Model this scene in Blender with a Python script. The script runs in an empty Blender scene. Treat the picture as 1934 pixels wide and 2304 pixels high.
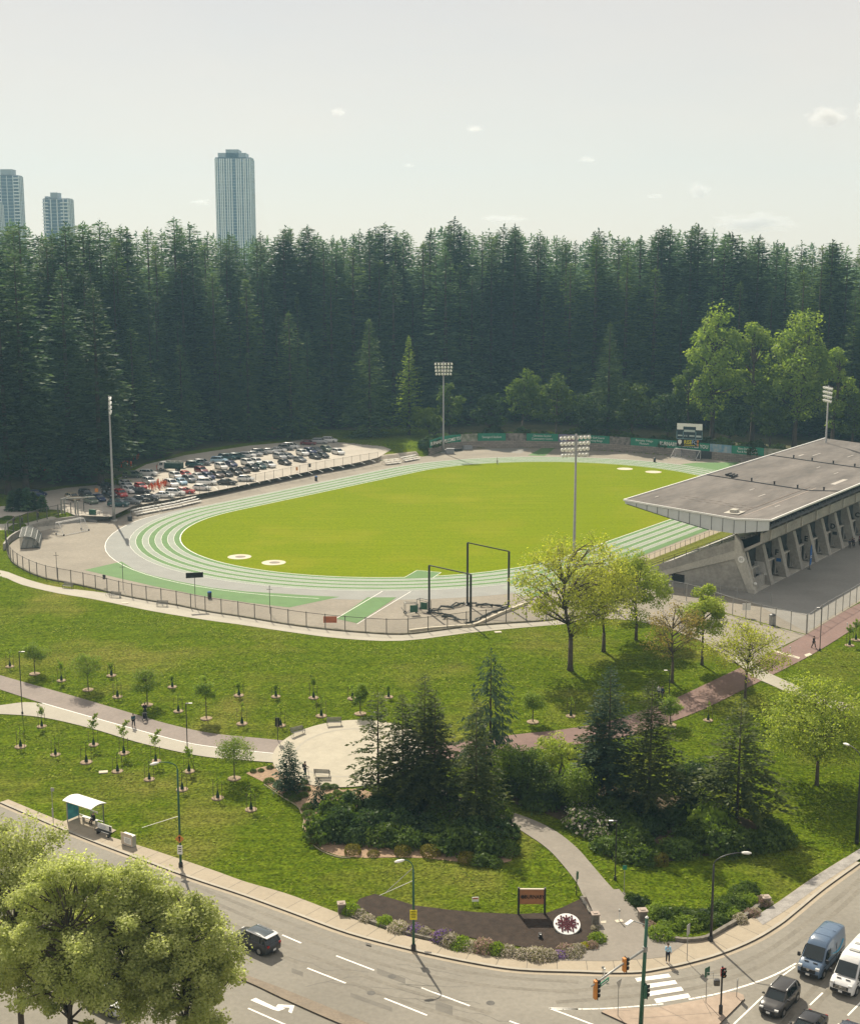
import bpy, bmesh, math, random
import numpy as np
from mathutils import Vector, Matrix, noise as mnoise
from mathutils.geometry import delaunay_2d_cdt
random.seed(7)
rng = np.random.default_rng(7)
scene = bpy.context.scene
COL = scene.collection
R_ = math.radians

# ------------------------------------------------------------------ surveyed camera
FPX, CX, CY, CAMH, HORIZON = 3100.0, 967.0, 1152.0, 54.12, 585.1
PITCH = math.atan((CY - HORIZON) / FPX)
cp, sp = math.cos(PITCH), math.sin(PITCH)
cam_d = bpy.data.cameras.new('camera')
cam = bpy.data.objects.new('camera', cam_d)
COL.objects.link(cam)
cam.location = (0, 0, CAMH)
cam.rotation_euler = (math.pi / 2 - PITCH, 0, 0)
cam_d.sensor_fit = 'VERTICAL'
cam_d.sensor_height = 36.0
cam_d.lens = FPX / 2304.0 * 36.0
cam_d.clip_start = 1.0
cam_d.clip_end = 20000
scene.camera = cam

def G(u, v, z=0.0):
    """survey point: where the sight line of a photo pixel meets height z"""
    x = (u - CX) / FPX; y = (v - CY) / FPX
    dz = -sp - y * cp
    t = (z - CAMH) / dz
    return np.array([x * t, (cp - y * sp) * t])

def zat(v, y):
    t = (v - CY) / FPX
    return CAMH + y * (sp + t * cp) / (t * sp - cp)

# running oval (stadium) frame
OC = np.array([11.11, 302.38]); OTH = R_(55.14); OL, ORAD = 69.0, 41.36
E1 = np.array([math.cos(OTH), math.sin(OTH)]); E2 = np.array([-math.sin(OTH), math.cos(OTH)])
def LW(x, y): return OC + x * E1 + y * E2
def LOC(p): q = np.asarray(p) - OC; return np.stack([q @ E1, q @ E2], -1)

# ------------------------------------------------------------------ terrain
def sstep(t): t = np.clip(t, 0, 1); return t * t * (3 - 2 * t)

def sdist(P, L):
    """signed distance of points to an open polyline, positive on its left"""
    P = np.asarray(P, float); L = np.asarray(L, float)
    best = np.full(len(P), 1e18); sg = np.ones(len(P))
    for a, b in zip(L[:-1], L[1:]):
        d = b - a; w = P - a
        t = np.clip((w @ d) / (d @ d), 0, 1)
        e = w - t[:, None] * d
        q = (e * e).sum(1)
        m = q < best - 1e-9
        best = np.where(m, q, best)
        sg = np.where(m, np.sign(d[0] * w[:, 1] - d[1] * w[:, 0] + 1e-12), sg)
    return np.sqrt(best) * sg

FENCE_PX = [(16,1236),(28,1264),(64,1287),(107,1303),(159,1313),(214,1325),(278,1341),(341,1353),(401,1363),(469,1377),(536,1387),(607,1399),(650,1406),(727,1416),(817,1424),(904,1428),(987,1419),(1063,1409),(1138,1403),(1218,1398),(1300,1388),(1380,1374)]
PATHOUT_PX = [(-60,1300),(0,1297),(50,1316),(130,1335),(214,1349),(341,1375),(469,1396),(536,1405),(650,1422),(770,1437),(904,1442),(1047,1425),(1167,1413),(1285,1403),(1340,1396)]
BR = [G(*p) for p in PATHOUT_PX[1:]] + [G(1480,1415), G(1580,1455), G(1690,1480), G(1764,1490), G(1847,1458), G(1990,1372)]
BR = [np.array([-140., 262.]), np.array([-105., 238.])] + BR + [np.array([190., 330.])]
SW_IN_PX = [(0,1794),(155,1857),(317,1907),(487,1964),(550,1987),(650,2016),(758,2057),(873,2098),(975,2124),(1145,2152),(1300,2159),(1460,2157),(1522,2124),(1591,2117),(1634,2097),(1696,2066),(1750,2033),(1830,1977),(1934,1912)]
SW_K_PX = [(0,1808),(159,1876),(313,1935),(424,1976),(550,2018),(652,2055),(784,2103),(929,2141),(1060,2169),(1167,2185),(1300,2190),(1366,2192),(1436,2191),(1483,2184),(1549,2170),(1622,2149),(1696,2118),(1754,2083),(1793,2052),(1855,2001),(1934,1944)]
ZS = -5.0
def ext(pts, k=120.0):
    a = pts[0] + (pts[0] - pts[1]) / np.linalg.norm(pts[0] - pts[1]) * k
    b = pts[-1] + (pts[-1] - pts[-2]) / np.linalg.norm(pts[-1] - pts[-2]) * k
    return [a] + list(pts) + [b]
SW_IN = ext([G(u, v, ZS) for u, v in SW_IN_PX])
SW_K = ext([G(u, v, ZS) for u, v in SW_K_PX])
WALL_PX = [(967,1025),(1000,1014),(1050,1009),(1100,1007.5),(1150,1007.5),(1200,1008),(1250,1009),(1340,1013),(1420,1018),(1500,1024),(1600,1033),(1700,1042)]
WALLW = [G(*p) for p in WALL_PX]
BOWL = [LW(-112, 20)] + [G(*p) for p in [(-8,1262),(4,1238),(28,1216),(70,1194),(128,1178),(200,1170),(245,1166),(300,1150),(480,1112),(589,1089),(714,1063),(800,1048),(880,1036),(955,1027)]]
BOWL = BOWL + WALLW + [LW(100, -40), LW(104, -300)]
def terrain(P):
    P = np.atleast_2d(np.asarray(P, float))[:, :2]
    dB = -sdist(P, BR); dS = sdist(P, SW_IN)
    t = np.where(dB > 0, np.where(dS > 0, dB / (dB + np.maximum(dS, 0) + 1e-6), 1.0), 0.0)
    drop = ZS * (0.55 * sstep(t) + 0.45 * np.clip(t, 0, 1) ** 1.3)
    l = LOC(P)
    up = sdist(P, BOWL)
    amt = 1.2 * sstep((l[:, 1] - 12) / 34 + (l[:, 0] > 30)) 
    amt = np.where(l[:, 0] > 62, 2.0, amt)
    wid = np.where(l[:, 0] > 60, 1.2, 2.2)
    raise_ = amt * sstep((up - 0.5) / wid)
    far = np.clip((P[:, 1] - 460) / 600, 0, 1) * 6
    return drop + raise_ + far
def T(p): return float(terrain([p[:2]])[0])

def GT(u, v):
    """pixel -> point on the terrain"""
    z = 0.0
    for _ in range(12):
        p = G(u, v, z); z2 = T(p); z = z + (z2 - z) * 0.7
    return np.array([p[0], p[1], T(p)])

# ------------------------------------------------------------------ object helpers
def tag(o, label=None, cat=None, group=None, kind=None):
    if label: o['label'] = label
    if cat: o['category'] = cat
    if group: o['group'] = group
    if kind: o['kind'] = kind
    return o

def empty(name, loc=(0, 0, 0), rz=0.0, label=None, cat=None, group=None):
    o = bpy.data.objects.new(name, None); COL.objects.link(o)
    o.location = loc; o.rotation_euler = (0, 0, rz); o.empty_display_size = 0.5
    return tag(o, label, cat, group)

def link_mesh(name, me, parent=None):
    o = bpy.data.objects.new(name, me); COL.objects.link(o)
    if parent is not None: o.parent = parent
    return o

KIDS = {}
def children(o): return [c for c in COL.objects if c.parent == o]
def copy_tree(o, parent=None, kids=None):
    c = o.copy(); COL.objects.link(c)
    if parent is not None: c.parent = parent
    for ch in (kids.get(o.name, []) if kids is not None else o.children): copy_tree(ch, c, kids)
    return c
def dup(o, loc, rz=0.0, sc=None, label=None, group=None):
    c = copy_tree(o); c.location = loc; c.rotation_euler = (0, 0, rz)
    if sc is not None: c.scale = sc if hasattr(sc, '__len__') else (sc, sc, sc)
    if label: c['label'] = label
    if group: c['group'] = group
    return c

def frame(d):
    d = Vector(d).normalized()
    a = Vector((0, 0, 1)) if abs(d.z) < 0.95 else Vector((1, 0, 0))
    x = d.cross(a).normalized(); y = x.cross(d).normalized()
    return x, y

class MB:
    """collects shapes, then links them as ONE mesh object"""
    def __init__(s): s.v = []; s.f = []; s.m = []; s.cur = 0
    def add(s, vs, fs):
        b = len(s.v); s.v += [tuple(map(float, q)) for q in vs]
        s.f += [tuple(b + i for i in f) for f in fs]; s.m += [s.cur] * len(fs); return s
    def box(s, c, d, rz=0.0, taper=1.0):
        cx, cy, cz = c; hx, hy, hz = d[0] / 2, d[1] / 2, d[2] / 2
        vs = []
        ca, sa = math.cos(rz), math.sin(rz)
        for z, k in ((-hz, 1.0), (hz, taper)):
            for x, y in ((-hx, -hy), (hx, -hy), (hx, hy), (-hx, hy)):
                x *= k; y *= k
                vs.append((cx + x * ca - y * sa, cy + x * sa + y * ca, cz + z))
        return s.add(vs, [(3, 2, 1, 0), (4, 5, 6, 7), (0, 1, 5, 4), (1, 2, 6, 5), (2, 3, 7, 6), (3, 0, 4, 7)])
    def beam(s, p, q, w, h=None):
        h = h or w; p = Vector(p); q = Vector(q); x, y = frame(q - p)
        vs = [o + x * (a * w / 2) + y * (b * h / 2) for o in (p, q) for a, b in ((-1, -1), (1, -1), (1, 1), (-1, 1))]
        return s.add(vs, [(3, 2, 1, 0), (4, 5, 6, 7), (0, 1, 5, 4), (1, 2, 6, 5), (2, 3, 7, 6), (3, 0, 4, 7)])
    def tube(s, pts, r, n=8, cap=True):
        pts = [Vector(p) for p in pts]; k = len(pts)
        rs = [r] * k if not hasattr(r, '__len__') else r
        vs = []; 
        for i, p in enumerate(pts):
            d = (pts[min(i + 1, k - 1)] - pts[max(i - 1, 0)])
            x, y = frame(d)
            if i and (x.dot(px_) < 0): pass
            px_ = x
            for j in range(n):
                a = 2 * math.pi * j / n
                vs.append(p + x * (rs[i] * math.cos(a)) + y * (rs[i] * math.sin(a)))
        fs = [(i * n + j, i * n + (j + 1) % n, (i + 1) * n + (j + 1) % n, (i + 1) * n + j) for i in range(k - 1) for j in range(n)]
        if cap: fs += [tuple(range(n))[::-1], tuple((k - 1) * n + j for j in range(n))]
        return s.add(vs, fs)
    def lathe(s, c, prof, n=16, axis='z'):
        vs = []; 
        for r, z in prof:
            for j in range(n):
                a = 2 * math.pi * j / n
                q = (r * math.cos(a), r * math.sin(a), z)
                if axis == 'y': q = (q[0], q[2], q[1])
                if axis == 'x': q = (q[2], q[0], q[1])
                vs.append((c[0] + q[0], c[1] + q[1], c[2] + q[2]))
        k = len(prof)
        fs = [(i * n + j, i * n + (j + 1) % n, (i + 1) * n + (j + 1) % n, (i + 1) * n + j) for i in range(k - 1) for j in range(n)]
        fs += [tuple(range(n))[::-1], tuple((k - 1) * n + j for j in range(n))]
        return s.add(vs, fs)
    def prism(s, poly, off):
        """planar outline (3D points) pushed along off"""
        n = len(poly); poly = [Vector(p) for p in poly]; o = Vector(off)
        return s.add(poly + [p + o for p in poly], [tuple(range(n))[::-1], tuple(range(n, 2 * n))] + [(i, (i + 1) % n, n + (i + 1) % n, n + i) for i in range(n)])
    def quad(s, a, b, c, d): return s.add([a, b, c, d], [(0, 1, 2, 3)])
    def loft(s, rings, cap=True):
        n = len(rings[0]); k = len(rings)
        fs = [(i * n + j, i * n + (j + 1) % n, (i + 1) * n + (j + 1) % n, (i + 1) * n + j) for i in range(k - 1) for j in range(n)]
        if cap: fs += [tuple(range(n))[::-1], tuple((k - 1) * n + j for j in range(n))]
        return s.add([p for r in rings for p in r], fs)
    def blob(s, c, r, amp=0.25, sub=2, sq=(1, 1, 1), seed=0.0, fr=1.5):
        bm = bmesh.new(); bmesh.ops.create_icosphere(bm, subdivisions=sub, radius=1.0)
        vs = []
        for v in bm.verts:
            k = 1 + amp * mnoise.noise(v.co * fr + Vector((seed, seed * 1.7, -seed)))
            vs.append((c[0] + v.co.x * r * sq[0] * k, c[1] + v.co.y * r * sq[1] * k, c[2] + v.co.z * r * sq[2] * k))
        fs = [tuple(v.index for v in f.verts) for f in bm.faces]; bm.free()
        return s.add(vs, fs)
    def mesh(s, name, mats, smooth=False, fix=True):
        me = bpy.data.meshes.new(name); me.from_pydata(s.v, [], s.f)
        for m in (mats if isinstance(mats, (list, tuple)) else [mats]): me.materials.append(m)
        if any(s.m): me.polygons.foreach_set('material_index', s.m)
        if fix:
            bm = bmesh.new(); bm.from_mesh(me); bmesh.ops.recalc_face_normals(bm, faces=bm.faces); bm.to_mesh(me); bm.free()
        if smooth: me.polygons.foreach_set('use_smooth', [True] * len(me.polygons))
        me.update(); return me
    def build(s, name, mats, parent=None, smooth=False, fix=True, bevel=0.0):
        me = s.mesh(name, mats, smooth, fix)
        if bevel:
            bm = bmesh.new(); bm.from_mesh(me)
            es = [e for e in bm.edges if len(e.link_faces) == 2 and e.calc_face_angle(0) > 0.5]
            bmesh.ops.bevel(bm, geom=es, offset=bevel, segments=2, affect='EDGES', profile=0.6, clamp_overlap=True)
            bm.to_mesh(me); bm.free()
        return link_mesh(name, me, parent)

def text_obj(name, body, mat, size, loc, rot, parent=None, align='CENTER', extrude=0.004, xs=1.0, bold=0.0):
    cu = bpy.data.curves.new(name, 'FONT'); cu.body = body; cu.size = size
    cu.align_x = align; cu.align_y = 'CENTER'; cu.extrude = extrude; cu.offset = bold
    cu.resolution_u = 2; cu.materials.append(mat)
    tmp = bpy.data.objects.new('tmp', cu)
    me = bpy.data.meshes.new_from_object(tmp); me.name = name
    bpy.data.objects.remove(tmp); bpy.data.curves.remove(cu)
    o = link_mesh(name, me, parent)
    o.location = loc; o.rotation_euler = rot; o.scale = (xs, 1, 1)
    return o

# ------------------------------------------------------------------ materials
def new_mat(name):
    m = bpy.data.materials.new(name); m.use_nodes = True
    nt = m.node_tree; nt.nodes.clear()
    return m, nt, nt.nodes, nt.links
def N(nodes, t, **kw):
    n = nodes.new(t)
    for k, v in kw.items():
        if k.startswith('i_'): n.inputs[k[2:].replace('_', ' ')].default_value = v
        else: setattr(n, k, v)
    return n
def c4(c): return (c[0], c[1], c[2], 1.0)
def ramp(nodes, stops):
    r = nodes.new('ShaderNodeValToRGB'); e = r.color_ramp.elements
    while len(e) < len(stops): e.new(0.5)
    for x, (p, c) in zip(e, stops): x.position = p; x.color = c4(c)
    return r

def surf(name, col, rough=0.8, var=0.15, scale=1.0, detail=6.0, col2=None, bump=0.0, bscale=None, metal=0.0, spec=0.3, coords='pos', scale2=None, var2=0.0, coat=0.0, stretch=None):
    """a plain procedural surface: base colour broken by noise at one or two scales, with bump"""
    m, nt, nd, lk = new_mat(name)
    out = N(nd, 'ShaderNodeOutputMaterial'); b = N(nd, 'ShaderNodeBsdfPrincipled')
    b.inputs['Roughness'].default_value = rough; b.inputs['Metallic'].default_value = metal
    b.inputs['Specular IOR Level'].default_value = spec; b.inputs['Coat Weight'].default_value = coat
    lk.new(b.outputs[0], out.inputs[0])
    if coords == 'pos': src = N(nd, 'ShaderNodeNewGeometry').outputs['Position']
    else: src = N(nd, 'ShaderNodeTexCoord').outputs['Object']
    if stretch:
        mp = N(nd, 'ShaderNodeMapping'); mp.inputs['Scale'].default_value = stretch; mp.inputs['Rotation'].default_value = (0, 0, 0)
        lk.new(src, mp.inputs[0]); src = mp.outputs[0]
    nz = N(nd, 'ShaderNodeTexNoise', i_Scale=scale, i_Detail=detail, i_Roughness=0.6); lk.new(src, nz.inputs['Vector'])
    c2 = col2 or tuple(min(1, c * (1 + var * 1.6)) for c in col); c1 = tuple(c * (1 - var) for c in col) if col2 is None else col
    r = ramp(nd, [(0.3, c1), (0.7, c2)]); lk.new(nz.outputs[0], r.inputs[0]); colout = r.outputs[0]
    if scale2:
        n2 = N(nd, 'ShaderNodeTexNoise', i_Scale=scale2, i_Detail=4.0); lk.new(src, n2.inputs['Vector'])
        mr = N(nd, 'ShaderNodeMapRange'); mr.inputs[1].default_value = 0.3; mr.inputs[2].default_value = 0.7; mr.inputs[3].default_value = 1 - var2; mr.inputs[4].default_value = 1 + var2
        lk.new(n2.outputs[0], mr.inputs[0])
        mx = N(nd, 'ShaderNodeVectorMath', operation='SCALE'); lk.new(colout, mx.inputs[0]); lk.new(mr.outputs[0], mx.inputs[3]); colout = mx.outputs[0]
    lk.new(colout, b.inputs['Base Color'])
    if bump:
        bz = N(nd, 'ShaderNodeTexNoise', i_Scale=bscale or scale * 4, i_Detail=5.0); lk.new(src, bz.inputs['Vector'])
        bp = N(nd, 'ShaderNodeBump'); bp.inputs['Strength'].default_value = 1.0; bp.inputs['Distance'].default_value = bump
        lk.new(bz.outputs[0], bp.inputs['Height']); lk.new(bp.outputs[0], b.inputs['Normal'])
    return m

def leafmat(name, a, b, trans=0.45, scale=0.6, tcol=None, rnd=0.25):
    """foliage: diffuse + light passing through the leaf, light and dark clumps, each tree a little different"""
    m, nt, nd, lk = new_mat(name)
    out = N(nd, 'ShaderNodeOutputMaterial')
    tc = N(nd, 'ShaderNodeTexCoord'); oi = N(nd, 'ShaderNodeObjectInfo')
    nz = N(nd, 'ShaderNodeTexNoise', i_Scale=scale, i_Detail=4.0); lk.new(tc.outputs['Object'], nz.inputs['Vector'])
    r = ramp(nd, [(0.32, a), (0.68, b)]); lk.new(nz.outputs[0], r.inputs[0])
    mr = N(nd, 'ShaderNodeMapRange'); mr.inputs[3].default_value = 1 - rnd; mr.inputs[4].default_value = 1 + rnd; lk.new(oi.outputs['Random'], mr.inputs[0])
    sc = N(nd, 'ShaderNodeVectorMath', operation='SCALE'); lk.new(r.outputs[0], sc.inputs[0]); lk.new(mr.outputs[0], sc.inputs[3])
    d = N(nd, 'ShaderNodeBsdfDiffuse'); lk.new(sc.outputs[0], d.inputs[0])
    t = N(nd, 'ShaderNodeBsdfTranslucent')
    if tcol:
        mm = N(nd, 'ShaderNodeVectorMath', operation='MULTIPLY'); mm.inputs[1].default_value = tcol; lk.new(sc.outputs[0], mm.inputs[0]); lk.new(mm.outputs[0], t.inputs[0])
    else: lk.new(sc.outputs[0], t.inputs[0])
    mx = N(nd, 'ShaderNodeMixShader'); mx.inputs[0].default_value = trans
    lk.new(d.outputs[0], mx.inputs[1]); lk.new(t.outputs[0], mx.inputs[2])
    g = N(nd, 'ShaderNodeBsdfGlossy'); g.inputs['Roughness'].default_value = 0.45
    m2 = N(nd, 'ShaderNodeMixShader'); m2.inputs[0].default_value = 0.012
    lk.new(mx.outputs[0], m2.inputs[1]); lk.new(g.outputs[0], m2.inputs[2]); lk.new(m2.outputs[0], out.inputs[0])
    return m

def glassmat(name, col=(0.02, 0.03, 0.035), rough=0.06):
    m, nt, nd, lk = new_mat(name)
    out = N(nd, 'ShaderNodeOutputMaterial'); b = N(nd, 'ShaderNodeBsdfPrincipled')
    b.inputs['Base Color'].default_value = c4(col); b.inputs['Roughness'].default_value = rough; b.inputs['Specular IOR Level'].default_value = 0.7
    lk.new(b.outputs[0], out.inputs[0]); return m

def veil(name, col, k, rough=0.7):
    """woven wire or netting: mostly open, the wires seen as a fine veil"""
    m, nt, nd, lk = new_mat(name)
    out = N(nd, 'ShaderNodeOutputMaterial'); d = N(nd, 'ShaderNodeBsdfDiffuse'); d.inputs[0].default_value = c4(col)
    t = N(nd, 'ShaderNodeBsdfTransparent'); mx = N(nd, 'ShaderNodeMixShader'); mx.inputs[0].default_value = k
    lk.new(t.outputs[0], mx.inputs[1]); lk.new(d.outputs[0], mx.inputs[2]); lk.new(mx.outputs[0], out.inputs[0]); return m

def paint(name, col, rough=0.3, coat=0.6, metal=0.0):
    return surf(name, col, rough=rough, var=0.05, scale=3.0, coat=coat, metal=metal, spec=0.5, coords='obj')
# ================================================================== GROUND MATERIALS
def lawn_mat(name, a, b, dry, blade=9.0, patch=0.06, bump=0.05, streak=.6, sk_amt=.12, spk=.5):
    m, nt, nd, lk = new_mat(name)
    out = N(nd, 'ShaderNodeOutputMaterial'); bs = N(nd, 'ShaderNodeBsdfPrincipled'); bs.inputs['Roughness'].default_value = 0.95; bs.inputs['Specular IOR Level'].default_value = 0.0
    pos = N(nd, 'ShaderNodeNewGeometry').outputs['Position']
    n1 = N(nd, 'ShaderNodeTexNoise', i_Scale=patch, i_Detail=5.0, i_Roughness=0.62); lk.new(pos, n1.inputs['Vector'])
    n2 = N(nd, 'ShaderNodeTexNoise', i_Scale=1.1, i_Detail=8.0, i_Roughness=0.72); lk.new(pos, n2.inputs['Vector'])
    n3 = N(nd, 'ShaderNodeTexNoise', i_Scale=blade, i_Detail=3.0); lk.new(pos, n3.inputs['Vector'])
    r = ramp(nd, [(0.33, a), (0.66, b)]); lk.new(n2.outputs[0], r.inputs[0])
    r1 = ramp(nd, [(0.50, (0, 0, 0)), (0.78, (1, 1, 1))]); lk.new(n1.outputs[0], r1.inputs[0])
    mx = N(nd, 'ShaderNodeMix', data_type='RGBA'); lk.new(r1.outputs[0], mx.inputs[0]); lk.new(r.outputs[0], mx.inputs[6]); mx.inputs[7].default_value = c4(dry)
    mp = N(nd, 'ShaderNodeMapping'); mp.inputs['Rotation'].default_value = (0, 0, streak); mp.inputs['Scale'].default_value = (.05, .9, .05); lk.new(pos, mp.inputs[0])
    n4 = N(nd, 'ShaderNodeTexNoise', i_Scale=1.0, i_Detail=4.0); lk.new(mp.outputs[0], n4.inputs['Vector'])
    m4 = N(nd, 'ShaderNodeMapRange'); m4.inputs[1].default_value = 0.35; m4.inputs[2].default_value = 0.65; m4.inputs[3].default_value = 1 - sk_amt; m4.inputs[4].default_value = 1 + sk_amt; lk.new(n4.outputs[0], m4.inputs[0])
    s4 = N(nd, 'ShaderNodeVectorMath', operation='SCALE'); lk.new(mx.outputs[2], s4.inputs[0]); lk.new(m4.outputs[0], s4.inputs[3])
    mr = N(nd, 'ShaderNodeMapRange'); mr.inputs[1].default_value = 0.3; mr.inputs[2].default_value = 0.7; mr.inputs[3].default_value = 1 - spk; mr.inputs[4].default_value = 1 + spk; lk.new(n3.outputs[0], mr.inputs[0])
    sc = N(nd, 'ShaderNodeVectorMath', operation='SCALE'); lk.new(s4.outputs[0], sc.inputs[0]); lk.new(mr.outputs[0], sc.inputs[3])
    lk.new(sc.outputs[0], bs.inputs['Base Color'])
    ad = N(nd, 'ShaderNodeMath', operation='ADD'); lk.new(n3.outputs[0], ad.inputs[0])
    ml = N(nd, 'ShaderNodeMath', operation='MULTIPLY'); ml.inputs[1].default_value = 3.0; lk.new(n2.outputs[0], ml.inputs[0]); lk.new(ml.outputs[0], ad.inputs[1])
    bp = N(nd, 'ShaderNodeBump'); bp.inputs['Distance'].default_value = bump; lk.new(ad.outputs[0], bp.inputs['Height']); lk.new(bp.outputs[0], bs.inputs['Normal'])
    lk.new(bs.outputs[0], out.inputs[0]); return m

M = {}
M['lawn'] = lawn_mat('park_lawn', (0.054, 0.094, 0.006), (0.130, 0.172, 0.012), (0.200, 0.185, 0.045), blade=3.2, bump=0.16)
M['field'] = lawn_mat('playing_turf', (0.130, 0.184, 0.007), (0.178, 0.218, 0.009), (0.208, 0.222, 0.018), blade=2.2, patch=0.05, bump=0.015, streak=-.96, sk_amt=.05, spk=.09)
M['court'] = surf('worn_court_asphalt', (0.235, 0.21, 0.168), 0.9, 0.12, 0.12, 8, scale2=1.6, var2=0.10)
M['trackgrey'] = surf('grey_track_rubber', (0.245, 0.25, 0.23), 0.85, 0.06, 0.3, 6, scale2=3.0, var2=0.06)
M['trackpale'] = surf('pale_track_rubber', (0.255, 0.285, 0.235), 0.85, 0.06, 0.3, 6, scale2=3.0, var2=0.06)
M['trackgreen'] = surf('green_track_rubber', (0.095, 0.185, 0.062), 0.85, 0.08, 0.4, 6, scale2=3.0, var2=0.06)
M['line'] = surf('white_line_paint', (0.78, 0.77, 0.72), 0.7, 0.06, 2.0)
M['roadline'] = surf('worn_white_road_paint', (0.74, 0.72, 0.66), 0.7, 0.14, 3.0, scale2=14.0, var2=0.12)
M['road'] = surf('grey_road_asphalt', (0.212, 0.197, 0.165), 0.88, 0.10, 0.10, 9, scale2=2.4, var2=0.09, bump=0.006, bscale=30, stretch=None)
M['median'] = surf('brown_stamped_median', (0.20, 0.165, 0.125), 0.9, 0.12, 0.5, 6, scale2=5, var2=0.12)
M['walk'] = surf('sandy_concrete_walk', (0.335, 0.285, 0.21), 0.85, 0.07, 0.25, 6, scale2=3.0, var2=0.06)
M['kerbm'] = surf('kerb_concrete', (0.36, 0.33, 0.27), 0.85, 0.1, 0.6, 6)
M['kerbdark'] = surf('dark_kerb_face', (0.10, 0.085, 0.07), 0.9, 0.15, 1.2, 6)  # kerb faces in a darker tone than the kerb tops
M['pathasph'] = surf('brownish_path_asphalt', (0.235, 0.20, 0.175), 0.9, 0.08, 0.3, 6, scale2=2.5, var2=0.08)
M['pathconc'] = surf('pale_path_concrete', (0.36, 0.335, 0.275), 0.88, 0.06, 0.3, 6, scale2=2.5, var2=0.05)
M['redpath'] = surf('dusty_red_path_asphalt', (0.188, 0.124, 0.106), 0.9, 0.08, 0.3, 6, scale2=2.5, var2=0.08)
M['plaza'] = surf('cream_plaza_concrete', (0.385, 0.35, 0.27), 0.8, 0.06, 0.35, 6, scale2=1.5, var2=0.06)
M['mulch'] = surf('dark_soil_mulch', (0.036, 0.025, 0.018), 0.95, 0.3, 1.6, 8, bump=0.04, bscale=8)
M['chips'] = surf('pinkish_bark_chips', (0.29, 0.20, 0.13), 0.95, 0.25, 3.0, 8, bump=0.05, bscale=9)
M['lot'] = surf('car_park_asphalt', (0.38, 0.345, 0.29), 0.9, 0.08, 0.1, 8, scale2=1.2, var2=0.08)
M['floor'] = surf('forest_floor', (0.035, 0.048, 0.014), 0.95, 0.2, 0.12, 8, col2=(0.10, 0.085, 0.03), scale2=1.2, var2=0.3, bump=0.1, bscale=1.5)
M['concourse'] = surf('concourse_asphalt', (0.235, 0.225, 0.20), 0.9, 0.08, 0.15, 8, scale2=2.0, var2=0.06)
M['gravel'] = surf('grey_gravel', (0.27, 0.255, 0.235), 0.95, 0.2, 1.2, 8, scale2=9, var2=0.15)
M['padconc'] = surf('pale_pad_concrete', (0.52, 0.47, 0.37), 0.85, 0.05, 1.0)
M['crack'] = surf('dark_crack_sealant', (0.10, 0.095, 0.085), 0.8, 0.2, 2.0)

# ================================================================== GROUND SHEETS
def structure(name, v, f, m, z=None):
    mb = MB(); mb.add(v, f); o = mb.build(name, m, fix=False); o['kind'] = 'structure'
    # faces upward
    me = o.data
    if len(me.polygons) and sum(p.normal.z * p.area for p in me.polygons) < 0: me.flip_normals()
    return o

def axis(lo, hi, step, far, lo_far, g=1.35):
    a = list(np.arange(lo, hi + step * .5, step)); s = step; x = a[-1]
    while x < far: s *= g; x += s; a.append(x)
    s = step; x = a[0]; b = []
    while x > lo_far: s *= g; x -= s; b.append(x)
    return np.array(b[::-1] + a)
gx = axis(-112, 125, 1.0, 6000, -6000); gy = axis(84, 425, 1.0, 9000, -900)
XX, YY = np.meshgrid(gx, gy)
PP = np.stack([XX.ravel(), YY.ravel()], 1)
ZZ = np.concatenate([terrain(q) for q in np.array_split(PP, 20)])
nx, ny = len(gx), len(gy)
idx = np.arange(nx * ny).reshape(ny, nx)
FQ = np.stack([idx[:-1, :-1].ravel(), idx[:-1, 1:].ravel(), idx[1:, 1:].ravel(), idx[1:, :-1].ravel()], 1)
me = bpy.data.meshes.new('ground')
me.vertices.add(nx * ny); me.vertices.foreach_set('co', np.concatenate([PP, ZZ[:, None]], 1).ravel())
me.loops.add(FQ.size); me.loops.foreach_set('vertex_index', FQ.ravel())
me.polygons.add(len(FQ)); me.polygons.foreach_set('loop_start', np.arange(len(FQ)) * 4)
me.update(); me.materials.append(M['lawn']); me.polygons.foreach_set('use_smooth', np.ones(len(FQ), bool))
ground = link_mesh('ground', me); ground['kind'] = 'structure'

def dense(pts, step):
    out = []
    for a, b in zip(pts[:-1], pts[1:]):
        n = max(1, int(np.linalg.norm(np.asarray(b) - np.asarray(a)) / step))
        out += [np.asarray(a) + (np.asarray(b) - np.asarray(a)) * i / n for i in range(n)]
    return out + [np.asarray(pts[-1])]

def spline(pts, per=6):
    pts = [np.asarray(p, float) for p in pts]; out = []
    P = [2 * pts[0] - pts[1]] + pts + [2 * pts[-1] - pts[-2]]
    for i in range(1, len(P) - 2):
        a, b, c, d = P[i - 1:i + 3]
        for k in range(per):
            t = k / per
            out.append(0.5 * ((2 * b) + (-a + c) * t + (2 * a - 5 * b + 4 * c - d) * t * t + (-a + 3 * b - 3 * c + d) * t ** 3))
    return out + [pts[-1]]

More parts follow.
